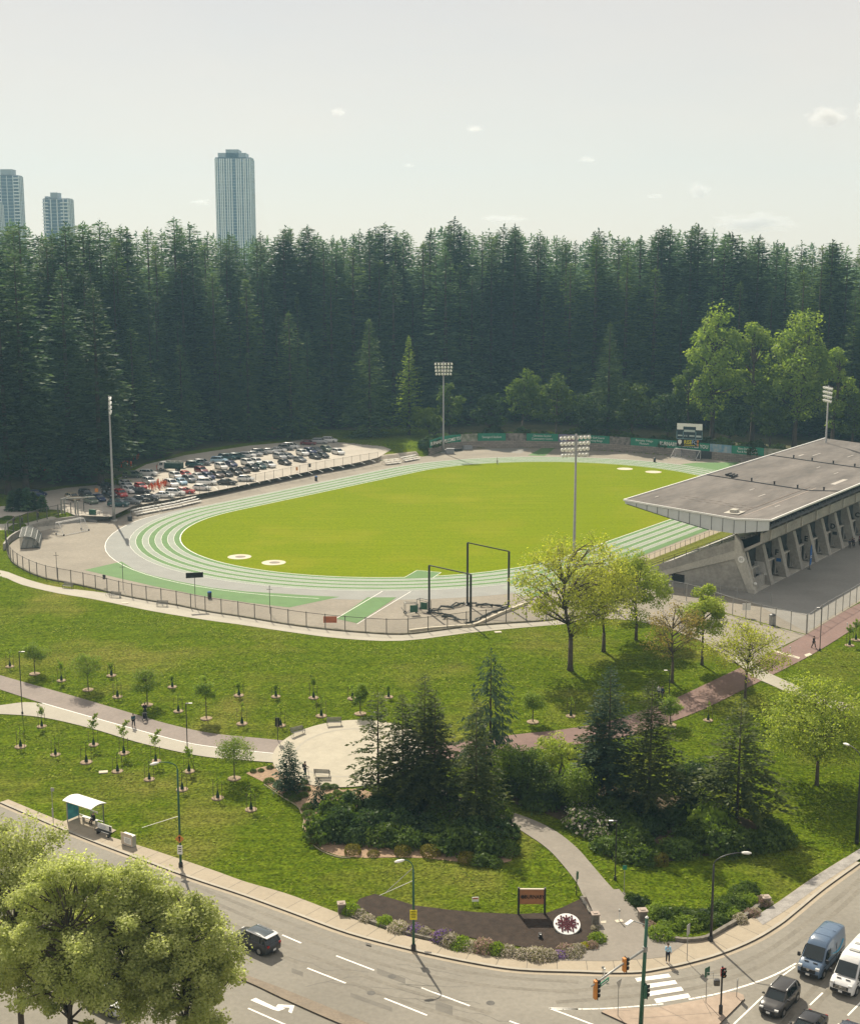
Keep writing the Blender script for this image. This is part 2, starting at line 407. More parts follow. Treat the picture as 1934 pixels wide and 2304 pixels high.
def sheet(name, poly, off, m, step=1.5, flat=None):
    """a closed world outline draped on the terrain, OFF metres above it"""
    P = [tuple(p) for p in poly]
    b = dense([np.array(p) for p in P] + [np.array(P[0])], step)[:-1]
    b = [Vector((p[0], p[1])) for p in b]; n = len(b)
    inner = []
    if flat is None:
        arr = np.array([(p.x, p.y) for p in b]); lo, hi = arr.min(0), arr.max(0)
        gx_ = np.arange(lo[0] + step * .5, hi[0], step); gy_ = np.arange(lo[1] + step * .5, hi[1], step)
        q = np.stack(np.meshgrid(gx_, gy_), -1).reshape(-1, 2)
        ins = np.zeros(len(q), bool); j = n - 1
        for i in range(n):
            xi, yi = arr[i]; xj, yj = arr[j]
            c = ((yi > q[:, 1]) != (yj > q[:, 1])) & (q[:, 0] < (xj - xi) * (q[:, 1] - yi) / (yj - yi + 1e-12) + xi)
            ins ^= c; j = i
        inner = [Vector(p) for p in q[ins]]
    vs, es, fs, *_ = delaunay_2d_cdt(b + inner, [], [list(range(n))], 1, 1e-4)
    pz = np.array([(v.x, v.y) for v in vs])
    z = terrain(pz) + off if flat is None else np.full(len(pz), flat + off)
    return structure(name, [(p[0], p[1], q) for p, q in zip(pz, z)], fs, m)

def band(name, left, right, off, m, nacross=3, step=1.2, flat=None, vertical=None):
    """a strip between two world polylines of equal count"""
    L, R = [], []
    for i in range(len(left) - 1):
        a, b, c, d = map(np.asarray, (left[i], left[i + 1], right[i], right[i + 1]))
        n = max(1, int(max(np.linalg.norm(b - a), np.linalg.norm(d - c)) / step))
        for k in range(n):
            L.append(a + (b - a) * k / n); R.append(c + (d - c) * k / n)
    L.append(np.asarray(left[-1])); R.append(np.asarray(right[-1]))
    L = np.array(L); R = np.array(R); w = np.linspace(0, 1, nacross + 1)
    pts = (L[:, None] * (1 - w[None, :, None]) + R[:, None] * w[None, :, None]).reshape(-1, 2)
    z = terrain(pts) + off if flat is None else np.full(len(pts), flat + off)
    k = nacross + 1
    fs = [(i * k + j, i * k + j + 1, (i + 1) * k + j + 1, (i + 1) * k + j) for i in range(len(L) - 1) for j in range(nacross)]
    return structure(name, [(p[0], p[1], q) for p, q in zip(pts, z)], fs, m)

def offset(pts, d):
    """polyline shifted D to its left"""
    pts = [np.asarray(p, float) for p in pts]; out = []
    for i, p in enumerate(pts):
        t = pts[min(i + 1, len(pts) - 1)] - pts[max(i - 1, 0)]; t = t / np.linalg.norm(t)
        out.append(p + d * np.array([-t[1], t[0]]))
    return out

def widths(pts, w): return offset(pts, w / 2), offset(pts, -w / 2)
def px2(L, z=None): return [G(u, v, z)[:2] for u, v in L] if z is not None else [GT(u, v)[:2] for u, v in L]

# ---- street: road, kerbs, walks
roadpoly = SW_K + [np.array([170., 60.]), np.array([-170., 60.])]
sheet('road', roadpoly, 0.020, M['road'], 4.0, flat=ZS - 0.0)
inn = []
def resample(pts, n):
    pts = np.array(pts); s = np.concatenate([[0], np.cumsum(np.linalg.norm(np.diff(pts, axis=0), axis=1))])
    t = np.linspace(0, s[-1], n); return [np.array([np.interp(x, s, pts[:, 0]), np.interp(x, s, pts[:, 1])]) for x in t]
kin = spline(SW_K[1:-1], 4)
# raised walk with a real kerb step
WALKZ = 0.15
kerb_out = kin; kerb_in = offset(kin, 0.30)
walk_in = spline(SW_IN[1:-1], 4)
def nearest_on(pts, q):
    pts = np.array(pts); best = None
    for a, b in zip(pts[:-1], pts[1:]):
        t = np.clip(((q - a) @ (b - a)) / ((b - a) @ (b - a)), 0, 1); p = a + t * (b - a); d = np.linalg.norm(p - q)
        if best is None or d < best[0]: best = (d, p)
    return best[1]
walk_far = [nearest_on(walk_in, q) for q in kerb_in]
walk_far = [p + (p - q) / max(np.linalg.norm(p - q), .1) * 0.05 for p, q in zip(walk_far, kerb_in)]
band('sidewalk', kerb_in, walk_far, WALKZ, M['walk'], 2, 2.0, flat=ZS)
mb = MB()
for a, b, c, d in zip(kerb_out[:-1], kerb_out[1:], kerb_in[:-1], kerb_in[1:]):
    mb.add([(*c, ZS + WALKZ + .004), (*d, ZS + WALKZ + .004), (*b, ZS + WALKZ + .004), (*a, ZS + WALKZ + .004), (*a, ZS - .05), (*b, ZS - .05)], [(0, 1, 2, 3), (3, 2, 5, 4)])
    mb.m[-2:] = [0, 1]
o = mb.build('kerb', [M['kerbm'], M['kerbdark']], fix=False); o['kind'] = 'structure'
band('gutter', offset(kin, -0.05), offset(kin, -0.45), 0.026, M['walk'], 1, 2.0, flat=ZS)
# inner lip of the walk down to the lawn
mb = MB()
for a, b in zip(walk_far[:-1], walk_far[1:]):
    mb.add([(*a, ZS + WALKZ), (*b, ZS + WALKZ), (*b, ZS - .1), (*a, ZS - .1)], [(0, 1, 2, 3)])
o = mb.build('sidewalk_edge', M['kerbm'], fix=False); o['kind'] = 'structure'
# score lines across the walk
mb = MB(); s_acc = 0.0
dk = dense(kerb_in, 0.5)
for i in range(4, len(dk) - 2, 4):
    q = dk[i]; p = nearest_on(walk_far, q); d = (p - q); 
    if np.linalg.norm(d) < .5: continue
    t = np.array([-d[1], d[0]]) / np.linalg.norm(d) * 0.022
    z = ZS + WALKZ + 0.004
    mb.quad((*(q - t), z), (*(q + t), z), (*(p + t), z), (*(p - t), z))
o = mb.build('sidewalk_joints', M['crack'], fix=False); o['kind'] = 'structure'

def decal(name, polys, z, m):
    mb = MB()
    for p in polys: mb.add([(q[0], q[1], z) for q in p], [tuple(range(len(p)))])
    o = mb.build(name, m, fix=False); o['kind'] = 'structure'
    me = o.data
    bm = bmesh.new(); bm.from_mesh(me); bmesh.ops.triangulate(bm, faces=bm.faces)
    for f in bm.faces:
        if f.normal.z < 0: f.normal_flip()
    bm.to_mesh(me); bm.free(); return o
def stripe(p, q, w):
    p, q = np.asarray(p, float), np.asarray(q, float); t = q - p; t = np.array([-t[1], t[0]]) / np.linalg.norm(t) * w / 2
    return [p - t, q - t, q + t, p + t]
def re_(x, y): return G(550 + x / 2.351, 1800 + y / 2.351, ZS)
def rf_(x, y): return G(1250 + x / 2.577, 1850 + y / 2.577, ZS)
marks = []
for a, b in (((200, 715), (300, 758)), ((485, 825), (685, 902)), ((935, 995), (1190, 1090)), ((1400, 1170), (1520, 1215)), ((332, 890), (535, 970)), ((740, 1050), (965, 1140)), ((20, 1103), (330, 1240))):
    marks.append(stripe(re_(*a), re_(*b), 0.17))
for a, b in (((1610, 1102), (1763, 1107)), ((1610, 1102), (2050, 1268))): marks.append(stripe(re_(*a), re_(*b), 0.18))
def poly_stripes(L, w):
    L = spline([rf_(*p) for p in L], 5)
    for a, b in zip(L[:-1], L[1:]):
        d = (b - a) / np.linalg.norm(b - a) * .02; marks.append(stripe(a - d, b + d, w))
poly_stripes([(-12, 1085), (250, 1083), (450, 1070), (620, 1055)], 0.17)
poly_stripes([(770, 1028), (950, 992), (1150, 932), (1280, 880), (1390, 820)], 0.20)
for a, b in (((1030, 1172), (1200, 1010)), ((1310, 892), (1385, 838)), ((1470, 1062), (1545, 990)), ((1690, 1122), (1790, 1020)), ((1560, 1250), (1640, 1170))): marks.append(stripe(rf_(*a), rf_(*b), 0.15))
for p in (((458, 905), (652, 879), (667, 900), (470, 926)), ((525, 940), (690, 917), (703, 938), (540, 963)), ((527, 985), (725, 955), (740, 977), (540, 1010)), ((568, 1026), (765, 994), (780, 1017), (583, 1051))):
    marks.append([rf_(*q) for q in p])
# turn arrow in the far lanes of the lower road
marks.append([re_(*q) for q in ((60, 1048), (165, 1098), (200, 1098), (215, 1105), (180, 1118), (150, 1110), (32, 1060))])
marks.append([re_(*q) for q in ((178, 1082), (265, 1088), (250, 1130), (232, 1122), (240, 1100), (165, 1096))])
decal('road_markings', marks, ZS + 0.026, M['roadline'])
# cracks in the asphalt
cr = []
random.seed(3)
for x, y, ang, n in ((230, 830, 20, 9), (430, 960, 22, 14), (640, 1010, 24, 10), (750, 930, 20, 8), (320, 990, -28, 6), (900, 1050, 30, 9), (1200, 1160, 40, 6), (800, 870, 18, 7)):
    p = re_(x, y); a = R_(-ang)
    for k in range(n):
        a2 = a + random.uniform(-.5, .5); q = p + np.array([math.cos(a2), math.sin(a2)]) * random.uniform(.5, 1.3)
        cr.append(stripe(p, q, 0.035)); p = q
decal('road_cracks', cr, ZS + 0.0255, M['crack'])
# raised brown median with dark kerb
mo = [re_(x, y) for x, y in ((-650, 650), (-300, 800), (0, 928), (200, 1005), (430, 1098), (700, 1208), (1000, 1330))]
mi = [re_(x, y) for x, y in ((-650, 712), (-300, 850), (0, 962), (200, 1055), (430, 1158), (640, 1245), (860, 1340))]
mo, mi = spline(mo, 4), spline(mi, 4)
band('median', mo, mi, 0.15, M['median'], 2, 2.0, flat=ZS)
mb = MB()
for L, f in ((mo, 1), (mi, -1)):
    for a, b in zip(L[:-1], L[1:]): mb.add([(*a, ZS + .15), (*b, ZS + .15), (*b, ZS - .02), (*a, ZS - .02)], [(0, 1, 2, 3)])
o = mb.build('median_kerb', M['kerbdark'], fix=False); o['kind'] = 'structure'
# concrete traffic island
isl = [rf_(*p) for p in ((262, 1108), (285, 1096), (600, 1080), (850, 1035), (1000, 995), (1050, 994), (1085, 1010), (1092, 1032), (950, 1175), (860, 1260), (560, 1260), (400, 1172))]
M['island'] = surf('pinkish_island_concrete', (0.33, 0.26, 0.20), 0.9, 0.12, 0.35, 6, scale2=2.0, var2=0.08)
sheet('traffic_island', isl, 0.15, M['island'], 2.0, flat=ZS)
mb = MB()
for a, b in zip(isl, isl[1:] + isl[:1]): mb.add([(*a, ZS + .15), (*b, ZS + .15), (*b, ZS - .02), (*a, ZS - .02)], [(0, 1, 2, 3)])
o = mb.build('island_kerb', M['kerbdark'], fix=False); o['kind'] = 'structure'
lp = []
for a, b in (((600, 1080), (760, 1160)), ((850, 1035), (900, 1130)), ((430, 1150), (980, 1110)), ((300, 1105), (430, 1100))): lp.append(stripe(rf_(*a), rf_(*b), 0.03))
decal('island_joints', lp, ZS + .154, M['crack'])
# plaza mouth asphalt at the corner, walkway to the circle
pm = [G(1250 + x / 2.577, 1850 + y / 2.577, ZS) for x, y in ((255, 640), (232, 600), (205, 530), (160, 440), (365, 425), (470, 540), (525, 605), (560, 655), (640, 698), (745, 712), (640, 790), (545, 800), (300, 815), (0, 812), (-60, 800), (0, 775), (200, 745), (262, 705))]
sheet('park_entrance', pm, 0.165, surf('grey_entrance_asphalt', (0.225, 0.203, 0.172), 0.9, 0.08, 0.3, 6, scale2=2.5, var2=0.07), 1.0)
def pxs(L, x0, y0, k): return [GT(x0 + x / k, y0 + y / k)[:2] for x, y in L]
wl = pxs([(160, 440), (110, 340), (0, 205), (-70, 140), (-150, 85), (-260, 20), (-420, -40), (-620, -90), (-800, -160)], 1250, 1850, 2.577)
wr = pxs([(365, 425), (290, 345), (200, 240), (120, 150), (0, 55), (-130, -10), (-300, -70), (-520, -130), (-720, -210)], 1250, 1850, 2.577)
M['walkgrey'] = surf('grey_walkway_asphalt', (0.235, 0.212, 0.178), 0.9, 0.08, 0.3, 6, scale2=2.5, var2=0.07)
band('curved_walkway', spline(wl, 4), spline(wr, 4), 0.07, M['walkgrey'], 4, 0.8)
# gravel verge on the right
gl = px2([(1696, 2066), (1750, 2033), (1830, 1977), (1934, 1912), (2010, 1862)], ZS); gr = px2([(1715, 2085), (1775, 2046), (1850, 1990), (1934, 1935), (2010, 1885)], ZS)
band('gravel_shoulder', gl, gr, 0.165, M['gravel'], 2, 1.0)
# round plaza
PC = GT(788, 1693); PR = 9.1
circ = lambda r, n=64: [np.array([PC[0] + r * math.cos(2 * math.pi * i / n), PC[1] + r * math.sin(2 * math.pi * i / n)]) for i in range(n)]
sheet('round_plaza', circ(PR), 0.085, M['plaza'], 1.0)
ring = circ(6.5) ; ring.append(ring[0])
band('plaza_ring', offset(ring, .16), offset(ring, -.16), 0.095, M['pathconc'], 1, 1.0)
# park paths
def ra(L): return pxs(L, 0, 1380, 2.938)
PT = [(-160, 350), (0, 410), (280, 490), (560, 570), (830, 650), (1100, 730), (1400, 795), (1763, 832), (1900, 845)]
PM = [(-160, 455), (0, 505), (280, 596), (560, 676), (880, 765), (1200, 850), (1420, 888), (1763, 925), (1900, 935)]
PB = [(-160, 668), (0, 668), (280, 690), (600, 762), (900, 852), (1200, 922), (1420, 958), (1763, 985), (1900, 992)]
PM2 = [(-160, 612), (0, 610), (230, 592), (560, 679), (880, 768), (1200, 853), (1420, 891), (1763, 928), (1900, 938)]
band('park_path', spline(ra(PM), 4), spline(ra(PT), 4), 0.060, M['pathasph'], 4, 0.9)
band('concrete_path', spline(ra(PB), 4), spline(ra(PM2), 4), 0.066, M['pathconc'], 4, 0.9)
pw = spline(ra(PM[2:]), 4); band('path_line', offset(pw, .07), offset(pw, -.07), 0.075, M['line'], 1, 1.0)
RED = [(1990, 1350), (1934, 1379), (1830, 1444), (1750, 1487), (1690, 1516), (1610, 1555), (1530, 1592), (1400, 1637), (1290, 1657), (1200, 1668), (1110, 1680), (1020, 1690), (900, 1697)]
rl, rr = widths(spline(px2(RED), 5), 4.6)
band('red_path', rl, rr, 0.062, M['redpath'], 4, 0.9)
gl_, gr_ = widths(spline(px2([(1660, 1478), (1700, 1512), (1750, 1537), (1830, 1572), (1934, 1602), (2010, 1622)]), 5), 2.6)
band('grey_path', gl_, gr_, 0.070, M['pathconc'], 3, 0.9)
sheet('stadium_forecourt', px2([(1480, 1338), (1640, 1384), (1812, 1429), (1735, 1466), (1700, 1492), (1640, 1492), (1590, 1450), (1500, 1412), (1420, 1396), (1340, 1392), (1380, 1372)]), 0.05, M['court'], 2.0)
for p, q in (((1734, 1466), (1797, 1482)), ((1745, 1471), (1752, 1473))):
    pass
sheet('crossing_pad', px2([(1733, 1465), (1737, 1463), (1799, 1480), (1796, 1484)]), 0.08, M['padconc'], 1.0)
sheet('crossing_plate', px2([(1808, 1474), (1820, 1470), (1826, 1474), (1812, 1479)]), 0.08, M['padconc'], 1.0)
# perimeter path outside the stadium fence
po = [GT(*p)[:2] for p in PATHOUT_PX]; fi = [GT(*p)[:2] for p in FENCE_PX]
fi_n = [nearest_on(fi, q) for q in po]
fi_n[0] = GT(-60, 1280)[:2]; fi_n[1] = GT(0, 1283)[:2]; fi_n[2] = GT(60, 1303)[:2]; fi_n[3] = GT(130, 1321)[:2]
band('perimeter_path', spline(po, 3), spline(fi_n, 3), 0.03, M['pathconc'], 2, 1.0)
# mulch bed with rough edge
bed = [G(550 + x / 2.351, 1800 + y / 2.351, ZS + .3) for x, y in ((588, 545), (610, 515), (690, 495), (800, 525), (900, 556), (1080, 580), (1250, 596), (1440, 606), (1600, 600), (1680, 575), (1763, 540), (1810, 520), (1850, 560), (1890, 640), (1900, 700), (1850, 740), (1763, 790), (1600, 790), (1450, 762), (1280, 735), (1080, 692), (880, 650), (700, 612))]
sheet('mulch_bed', bed, 0.05, M['mulch'], 1.0)

# ================================================================== STADIUM SURFACES
fw = [GT(*p)[:2] for p in FENCE_PX]
loopx = [G(*p) for p in [(245, 1163), (128, 1178), (70, 1194), (28, 1216), (10, 1238)]]
apron = fw + [G(1480, 1338), G(1812, 1427), G(1934, 1353)] + [LW(60, -97), LW(104, -97), LW(101, -40)] + WALLW[::-1] + [G(*p) for p in [(950, 1027), (880, 1036), (800, 1048), (714, 1063), (589, 1089), (480, 1112), (300, 1151), (262, 1166), (200, 1171), (128, 1179), (70, 1195), (30, 1217)]]
sheet('stadium_apron', apron, 0.008, M['court'], 4.0, flat=0.0)
conc = [LW(-42, -81), LW(-42.5, -63), LW(-45, -63), LW(-47, -82), LW(-61, -96.6), LW(104, -96.6), LW(104, -79)]
sheet('stadium_concourse', conc, 0.014, M['concourse'], 6.0, flat=0.0)

def oval(r, n=40, x0=-OL / 2, x1=OL / 2):
    pts = []
    for i in range(n + 1):
        a = -math.pi / 2 + math.pi * i / n; pts.append(LW(x1 + r * math.cos(a), r * math.sin(a)))
    for i in range(n + 1):
        a = math.pi / 2 + math.pi * i / n; pts.append(LW(x0 + r * math.cos(a), r * math.sin(a)))
    return pts + [pts[0]]
def ovalband(name, a, b, z, m): return band(name, oval(ORAD + a), oval(ORAD + b), z, m, 1, 8.0, flat=0.0)
sheet('playing_field', oval(ORAD - .15)[:-1], 0.02, M['field'], 6.0, flat=0.0)
ovalband('track_surface', -0.05, 9.76, 0.020, M['trackpale'])
LWD = 1.22
for k in range(4):
    ovalband('track_lane', k * 2 * LWD + .03, (k * 2 + 1) * LWD, 0.024, M['trackgreen'])
for k in range(9):
    ovalband('lane_line', k * LWD - .03 - (.06 if k == 0 else 0), k * LWD + .03 + (.05 if k == 0 else 0), 0.028, M['line'])
# wider grey run-off round the near bend
n = 40
inb = [LW(-OL / 2 + (ORAD + 9.81) * math.cos(a), (ORAD + 9.81) * math.sin(a)) for a in np.linspace(math.pi / 2 - .0, math.pi * 1.5, n)]
outb = [LW(-OL / 2 + (ORAD + 9.81 + w) * math.cos(a), (ORAD + 9.81 + w) * math.sin(a)) for a, w in zip(np.linspace(math.pi / 2, math.pi * 1.5, n), np.interp(np.linspace(0, 1, n), [0, .12, .3, .5, .75, 1], [0.4, 3.2, 4.8, 5.6, 6.2, 6.0]))]
band('track_runoff', inb, outb, 0.018, M['trackgrey'], 1, 8, flat=0.0)
band('lane_line', offset(outb[3:26], .06), offset(outb[3:26], -.06), 0.026, M['line'], 1, 8, flat=0.0)
# sprint chute beyond the bend on the stand side
X0c = -66.0
sheet('sprint_chute', [LW(-33, -ORAD - .05), LW(X0c + 3, -ORAD - 3.4), LW(X0c, -ORAD - 9.76), LW(-33, -ORAD - 9.76)], 0.030, M['trackpale'], 8, flat=0.0)
for k in range(1, 4):
    xs_ = X0c + 8 - k * 1.5
    band('track_lane', [LW(xs_, -ORAD - 2 * k * LWD), LW(-20, -ORAD - 2 * k * LWD)], [LW(xs_, -ORAD - (2 * k + 1) * LWD), LW(-20, -ORAD - (2 * k + 1) * LWD)], 0.034, M['trackgreen'], 1, 30, flat=0.0)
band('track_lane', [LW(X0c + 1, -ORAD - 8 * LWD), LW(40, -ORAD - 8 * LWD)], [LW(X0c + 1, -ORAD - 9.3 * LWD), LW(40, -ORAD - 9.3 * LWD)], 0.034, M['trackgreen'], 1, 30, flat=0.0)
def r3(L): return [G(x / 2.5186, 950 + y / 2.5186, 0) for x, y in L]
def r4(L): return [G(650 + x / 2.5186, 950 + y / 2.5186, 0) for x, y in L]
sheet('green_apron', r3([(480, 838), (690, 790), (760, 835), (860, 868), (1000, 900), (1200, 938), (1400, 960), (1600, 972), (1763, 983), (1925, 990), (1640, 1050), (1400, 1022), (1150, 985), (900, 935), (700, 890)]), 0.022, M['trackgreen'], 8, flat=0.0)
sheet('jump_runway', r4([(445, 993), (610, 993), (385, 1140), (270, 1115)]), 0.030, M['trackgreen'], 8, flat=0.0)
decal('runway_lines', [stripe(r4([(530, 958)])[0], r4([(265, 1115)])[0], .12), stripe(r4([(690, 960)])[0], r4([(385, 1145)])[0], .12)], 0.036, M['line'])
sheet('jump_pad', r4([(655, 880), (725, 840), (862, 852), (815, 882)]), 0.032, M['trackgreen'], 8, flat=0.0)
decal('pad_lines', [stripe(a, b, .1) for a, b in zip(r4([(655, 880), (725, 840), (862, 852)]), r4([(725, 840), (862, 852), (815, 882)]))], 0.037, M['line'])
sheet('green_apron', [G(1340 + x / 4.007, 940 + y / 4.007) for x, y in ((760, 420), (900, 405), (1290, 402), (1200, 460), (1090, 480))], 0.022, M['trackgreen'], 8, flat=0.0)
sheet('green_apron', [G(930 + x / 4.007, 940 + y / 4.007) for x, y in ((1030, 340), (1180, 262), (1290, 262), (1180, 345))], 0.022, M['trackgreen'], 8, flat=0.0)
sheet('dark_run', [G(930 + x / 4.007, 940 + y / 4.007) for x, y in ((620, 280), (1060, 270), (960, 322), (700, 296))], 0.020, M['concourse'], 8, flat=0.0)
sheet('concourse_strip', [LW(-42, -53.3), LW(60, -53.3), LW(60, -55.5), LW(-45, -55.5)], 0.022, M['walk'], 8, flat=0.0)
sheet('verge_strip', [LW(-44, -55.5), LW(60, -55.5), LW(60, -61), LW(-44, -61)], 0.026, lawn_mat('dull_verge', (.13, .15, .03), (.17, .18, .04), (.18, .18, .05)), 8, flat=0.0)
# shot circles / throwing pads
def disc(name, u, v, r, m, z=0.03):
    c = G(u, v); sheet(name, [c + r * np.array([math.cos(a), math.sin(a)]) for a in np.linspace(0, 2 * math.pi, 29)[:-1]], z, m, 4, flat=0.0)
for u, v, r in ((539, 1253, 2.2), (616, 1266, 2.2), (1405, 1055, 2.1), (1469, 1062, 2.1)):
    disc('throwing_circle', u, v, r, M['padconc'])
for u, v in ((541, 1253), (618, 1266)): disc('circle_centre', u, v, 1.0, M['court'], 0.036)
# sloping bank between track and car park, and the car park itself
bt = [G(*p) for p in [(300, 1152), (480, 1112), (589, 1089), (714, 1063), (800, 1048), (880, 1036), (950, 1028)]]
M['bankm'] = surf('stained_concrete_bank', (.33, .29, .23), .9, .2, .25, 7, scale2=1.5, var2=.2)
band('track_bank', offset(bt, -.3), offset(bt, 3.3), .035, M['bankm'], 9, 1.5)
LOTPX = [(300, 1139), (480, 1106), (589, 1083), (714, 1057), (800, 1042), (850, 1030), (880, 1012), (850, 1000), (790, 993), (700, 985), (640, 996), (560, 1003), (420, 1024), (330, 1045), (270, 1075), (235, 1090), (150, 1098), (90, 1108), (95, 1120), (60, 1135), (0, 1140), (-40, 1150), (-40, 1168), (30, 1164), (100, 1146), (140, 1148), (170, 1160), (250, 1163)]
sheet('parking_lot', [G(u, v, 1.2) for u, v in LOTPX], 0.05, M['lot'], 3.0, flat=1.2)
sheet('parking_lot', [G(u, v, 1.2) for u, v in [(-60, 1183), (60, 1176), (128, 1158), (150, 1152), (168, 1160), (120, 1176), (60, 1190), (-60, 1196)]], 0.04, M['pathconc'], 3.0)
ff = [(-115, 330), (-115, 700), (420, 700), (420, 300)]
fl = [G(u, v, 1.2) for u, v in [(-200, 1120), (0, 1112), (90, 1100), (150, 1092), (235, 1084), (270, 1068), (330, 1040), (420, 1016), (560, 996), (640, 985), (690, 970), (800, 975), (960, 965)]] + [p + (p - LW(34, 0)) / np.linalg.norm(p - LW(34, 0)) * 9 for p in WALLW[1:]] + [np.array([330., 330.]), np.array([700., 900.]), np.array([-700., 900.]), np.array([-330., 420.])]
sheet('forest_floor', fl, 0.06, M['floor'], 14.0)
mk = []
for i in range(26):
    t = i / 25; a = G(255 + 590 * t, 1131 - 92 * t + 8 * math.sin(t * 3.1), 1.25); mk.append(stripe(a, a + 5.0 * np.array([-.35, .94]), .12))
for i in range(16):
    t = i / 15; a = G(440 + 330 * t, 1068 - 48 * t, 1.25); mk.append(stripe(a, a + 5.0 * np.array([-.35, .94]), .12))
decal('parking_lines', mk, 1.256, M['line'])
# tyre-darkened wheel tracks, patches and covers in the street
M['tyre'] = surf('tyre_polished_asphalt', (0.175, 0.160, 0.130), 0.8, 0.14, 0.5, 8, scale2=3.0, var2=0.12)
M['patch'] = surf('asphalt_repair_patch', (0.150, 0.140, 0.120), 0.9, 0.12, 0.8, 8)
TZ = [.0215]
for L in (((-300, 560), (60, 712), (400, 845), (800, 990), (1300, 1130)), ((-300, 610), (60, 770), (400, 905), (800, 1055), (1250, 1190)), ((-300, 480), (100, 655), (500, 800), (900, 915), (1300, 985), (1763, 1020)), ((-300, 440), (150, 620), (550, 760), (950, 870), (1350, 935), (1763, 965))):
    Lp = spline([re_(*p) for p in L], 6); l_, r_ = offset(Lp, .24), offset(Lp, -.24)
    TZ[0] += .0004; band('wheel_track', l_, r_, TZ[0], M['tyre'], 1, 3, flat=ZS)
for L in (((1763, 700), (1500, 960), (1250, 1250)), ((1790, 770), (1590, 970), (1330, 1250)), ((1763, 330), (1560, 500), (1200, 760), (800, 900), (300, 960), (0, 985)), ((1763, 390), (1600, 540), (1250, 800), (820, 960), (300, 1020), (0, 1045))):
    Lp = spline([rf_(*p) for p in L], 6); TZ[0] += .0004; band('wheel_track', offset(Lp, .25), offset(Lp, -.25), TZ[0], M['tyre'], 1, 3, flat=ZS)
pt = []
for x, y, w, h in ((700, 890, 150, 30), (1010, 1060, 90, 50), (250, 890, 60, 24), (560, 1020, 220, 22)):
    pt.append([re_(x + a, y + b + a * .36) for a, b in ((0, 0), (w, 0), (w, h), (0, h))])
decal('repair_patch', pt, ZS + .0251, M['patch'])
mh = []
for x, y in ((780, 935), (670, 1022), (1300, 1075)):
    c = re_(x, y); mh.append([c + .36 * np.array([math.cos(a), math.sin(a)]) for a in np.linspace(0, 2 * math.pi, 17)[:-1]])
decal('manhole_cover', mh, ZS + .027, M['crack'])
decal('drain_cover', [[G(550 + x / 2.351, 1800 + y / 2.351, ZS + .15) for x, y in q] for q in (((950, 800), (988, 803), (990, 812), (952, 810)), ((640, 752), (670, 760), (668, 768), (640, 760)))], ZS + .156, M['crack'])
# ================================================================== OBJECT MATERIALS
M['conc'] = surf('weathered_concrete', (0.30, 0.285, 0.25), 0.9, 0.14, 0.35, 8, scale2=2.2, var2=0.14, coords='obj')
M['conclight'] = surf('pale_concrete', (0.42, 0.40, 0.345), 0.9, 0.12, 0.5, 8, scale2=3.0, var2=0.12, coords='obj')
M['roofm'] = surf('grey_brown_roof_membrane', (0.118, 0.105, 0.093), 0.8, 0.28, 0.25, 8, scale2=1.4, var2=0.14, coords='obj', stretch=(0.25, 1.0, 1.0))
M['fascia'] = surf('pale_blue_grey_metal_panel', (0.56, 0.58, 0.58), 0.5, 0.05, 0.8, 4, coords='obj', metal=0.0)
M['white'] = surf('white_paint', (0.76, 0.75, 0.71), 0.5, 0.05, 2.0, coords='obj')
M['darkglass'] = glassmat('dark_window_glass', (0.02, 0.028, 0.03), 0.1)
M['darkmetal'] = surf('dark_painted_metal', (0.022, 0.022, 0.024), 0.45, 0.1, 2.0, coords='obj', spec=0.5)
M['steel'] = surf('galvanised_steel', (0.30, 0.30, 0.285), 0.45, 0.10, 3.0, coords='obj', metal=0.35, spec=0.5)
M['dkgreen'] = surf('dark_green_pole_paint', (0.020, 0.095, 0.055), 0.4, 0.1, 2.0, coords='obj', spec=0.5)
M['black'] = surf('black_lettering', (0.012, 0.012, 0.012), 0.6, 0.1, 2.0, coords='obj')
M['bgreen'] = surf('green_banner_vinyl', (0.025, 0.21, 0.13), 0.6, 0.08, 0.5, coords='obj')
M['orange'] = surf('orange_cloth', (0.62, 0.115, 0.020), 0.8, 0.15, 3.0, coords='obj')
M['seatm'] = surf('aluminium_bench_plank', (0.62, 0.60, 0.55), 0.5, 0.05, 2.0, coords='obj')
M['blue'] = surf('royal_blue_banner', (0.012, 0.095, 0.30), 0.6, 0.08, 1.0, coords='obj')
M['wood'] = surf('brown_sign_board', (0.36, 0.165, 0.075), 0.7, 0.10, 2.0, coords='obj')
M['yellow'] = surf('yellow_sign_face', (0.72, 0.62, 0.03), 0.6, 0.06, 2.0, coords='obj')
M['amber'] = surf('orange_signal_housing', (0.55, 0.22, 0.05), 0.5, 0.08, 2.0, coords='obj')
M['signgrey'] = surf('bare_sign_back', (0.36, 0.36, 0.34), 0.45, 0.08, 2.0, coords='obj', metal=0.3)
M['rubber'] = surf('tyre_rubber', (0.018, 0.018, 0.018), 0.85, 0.1, 6.0, coords='obj')
M['teal'] = surf('blue_green_poster', (0.03, 0.16, 0.25), 0.5, 0.3, 1.5, coords='obj', col2=(0.08, 0.40, 0.42))
M['mesh'] = veil('chain_link_wire', (0.16, 0.16, 0.15), 0.10)
M['net'] = veil('dark_throwing_net', (0.03, 0.04, 0.04), 0.62)
M['goalnet'] = veil('grey_goal_net', (0.5, 0.5, 0.5), 0.14)
M['stonew'] = None
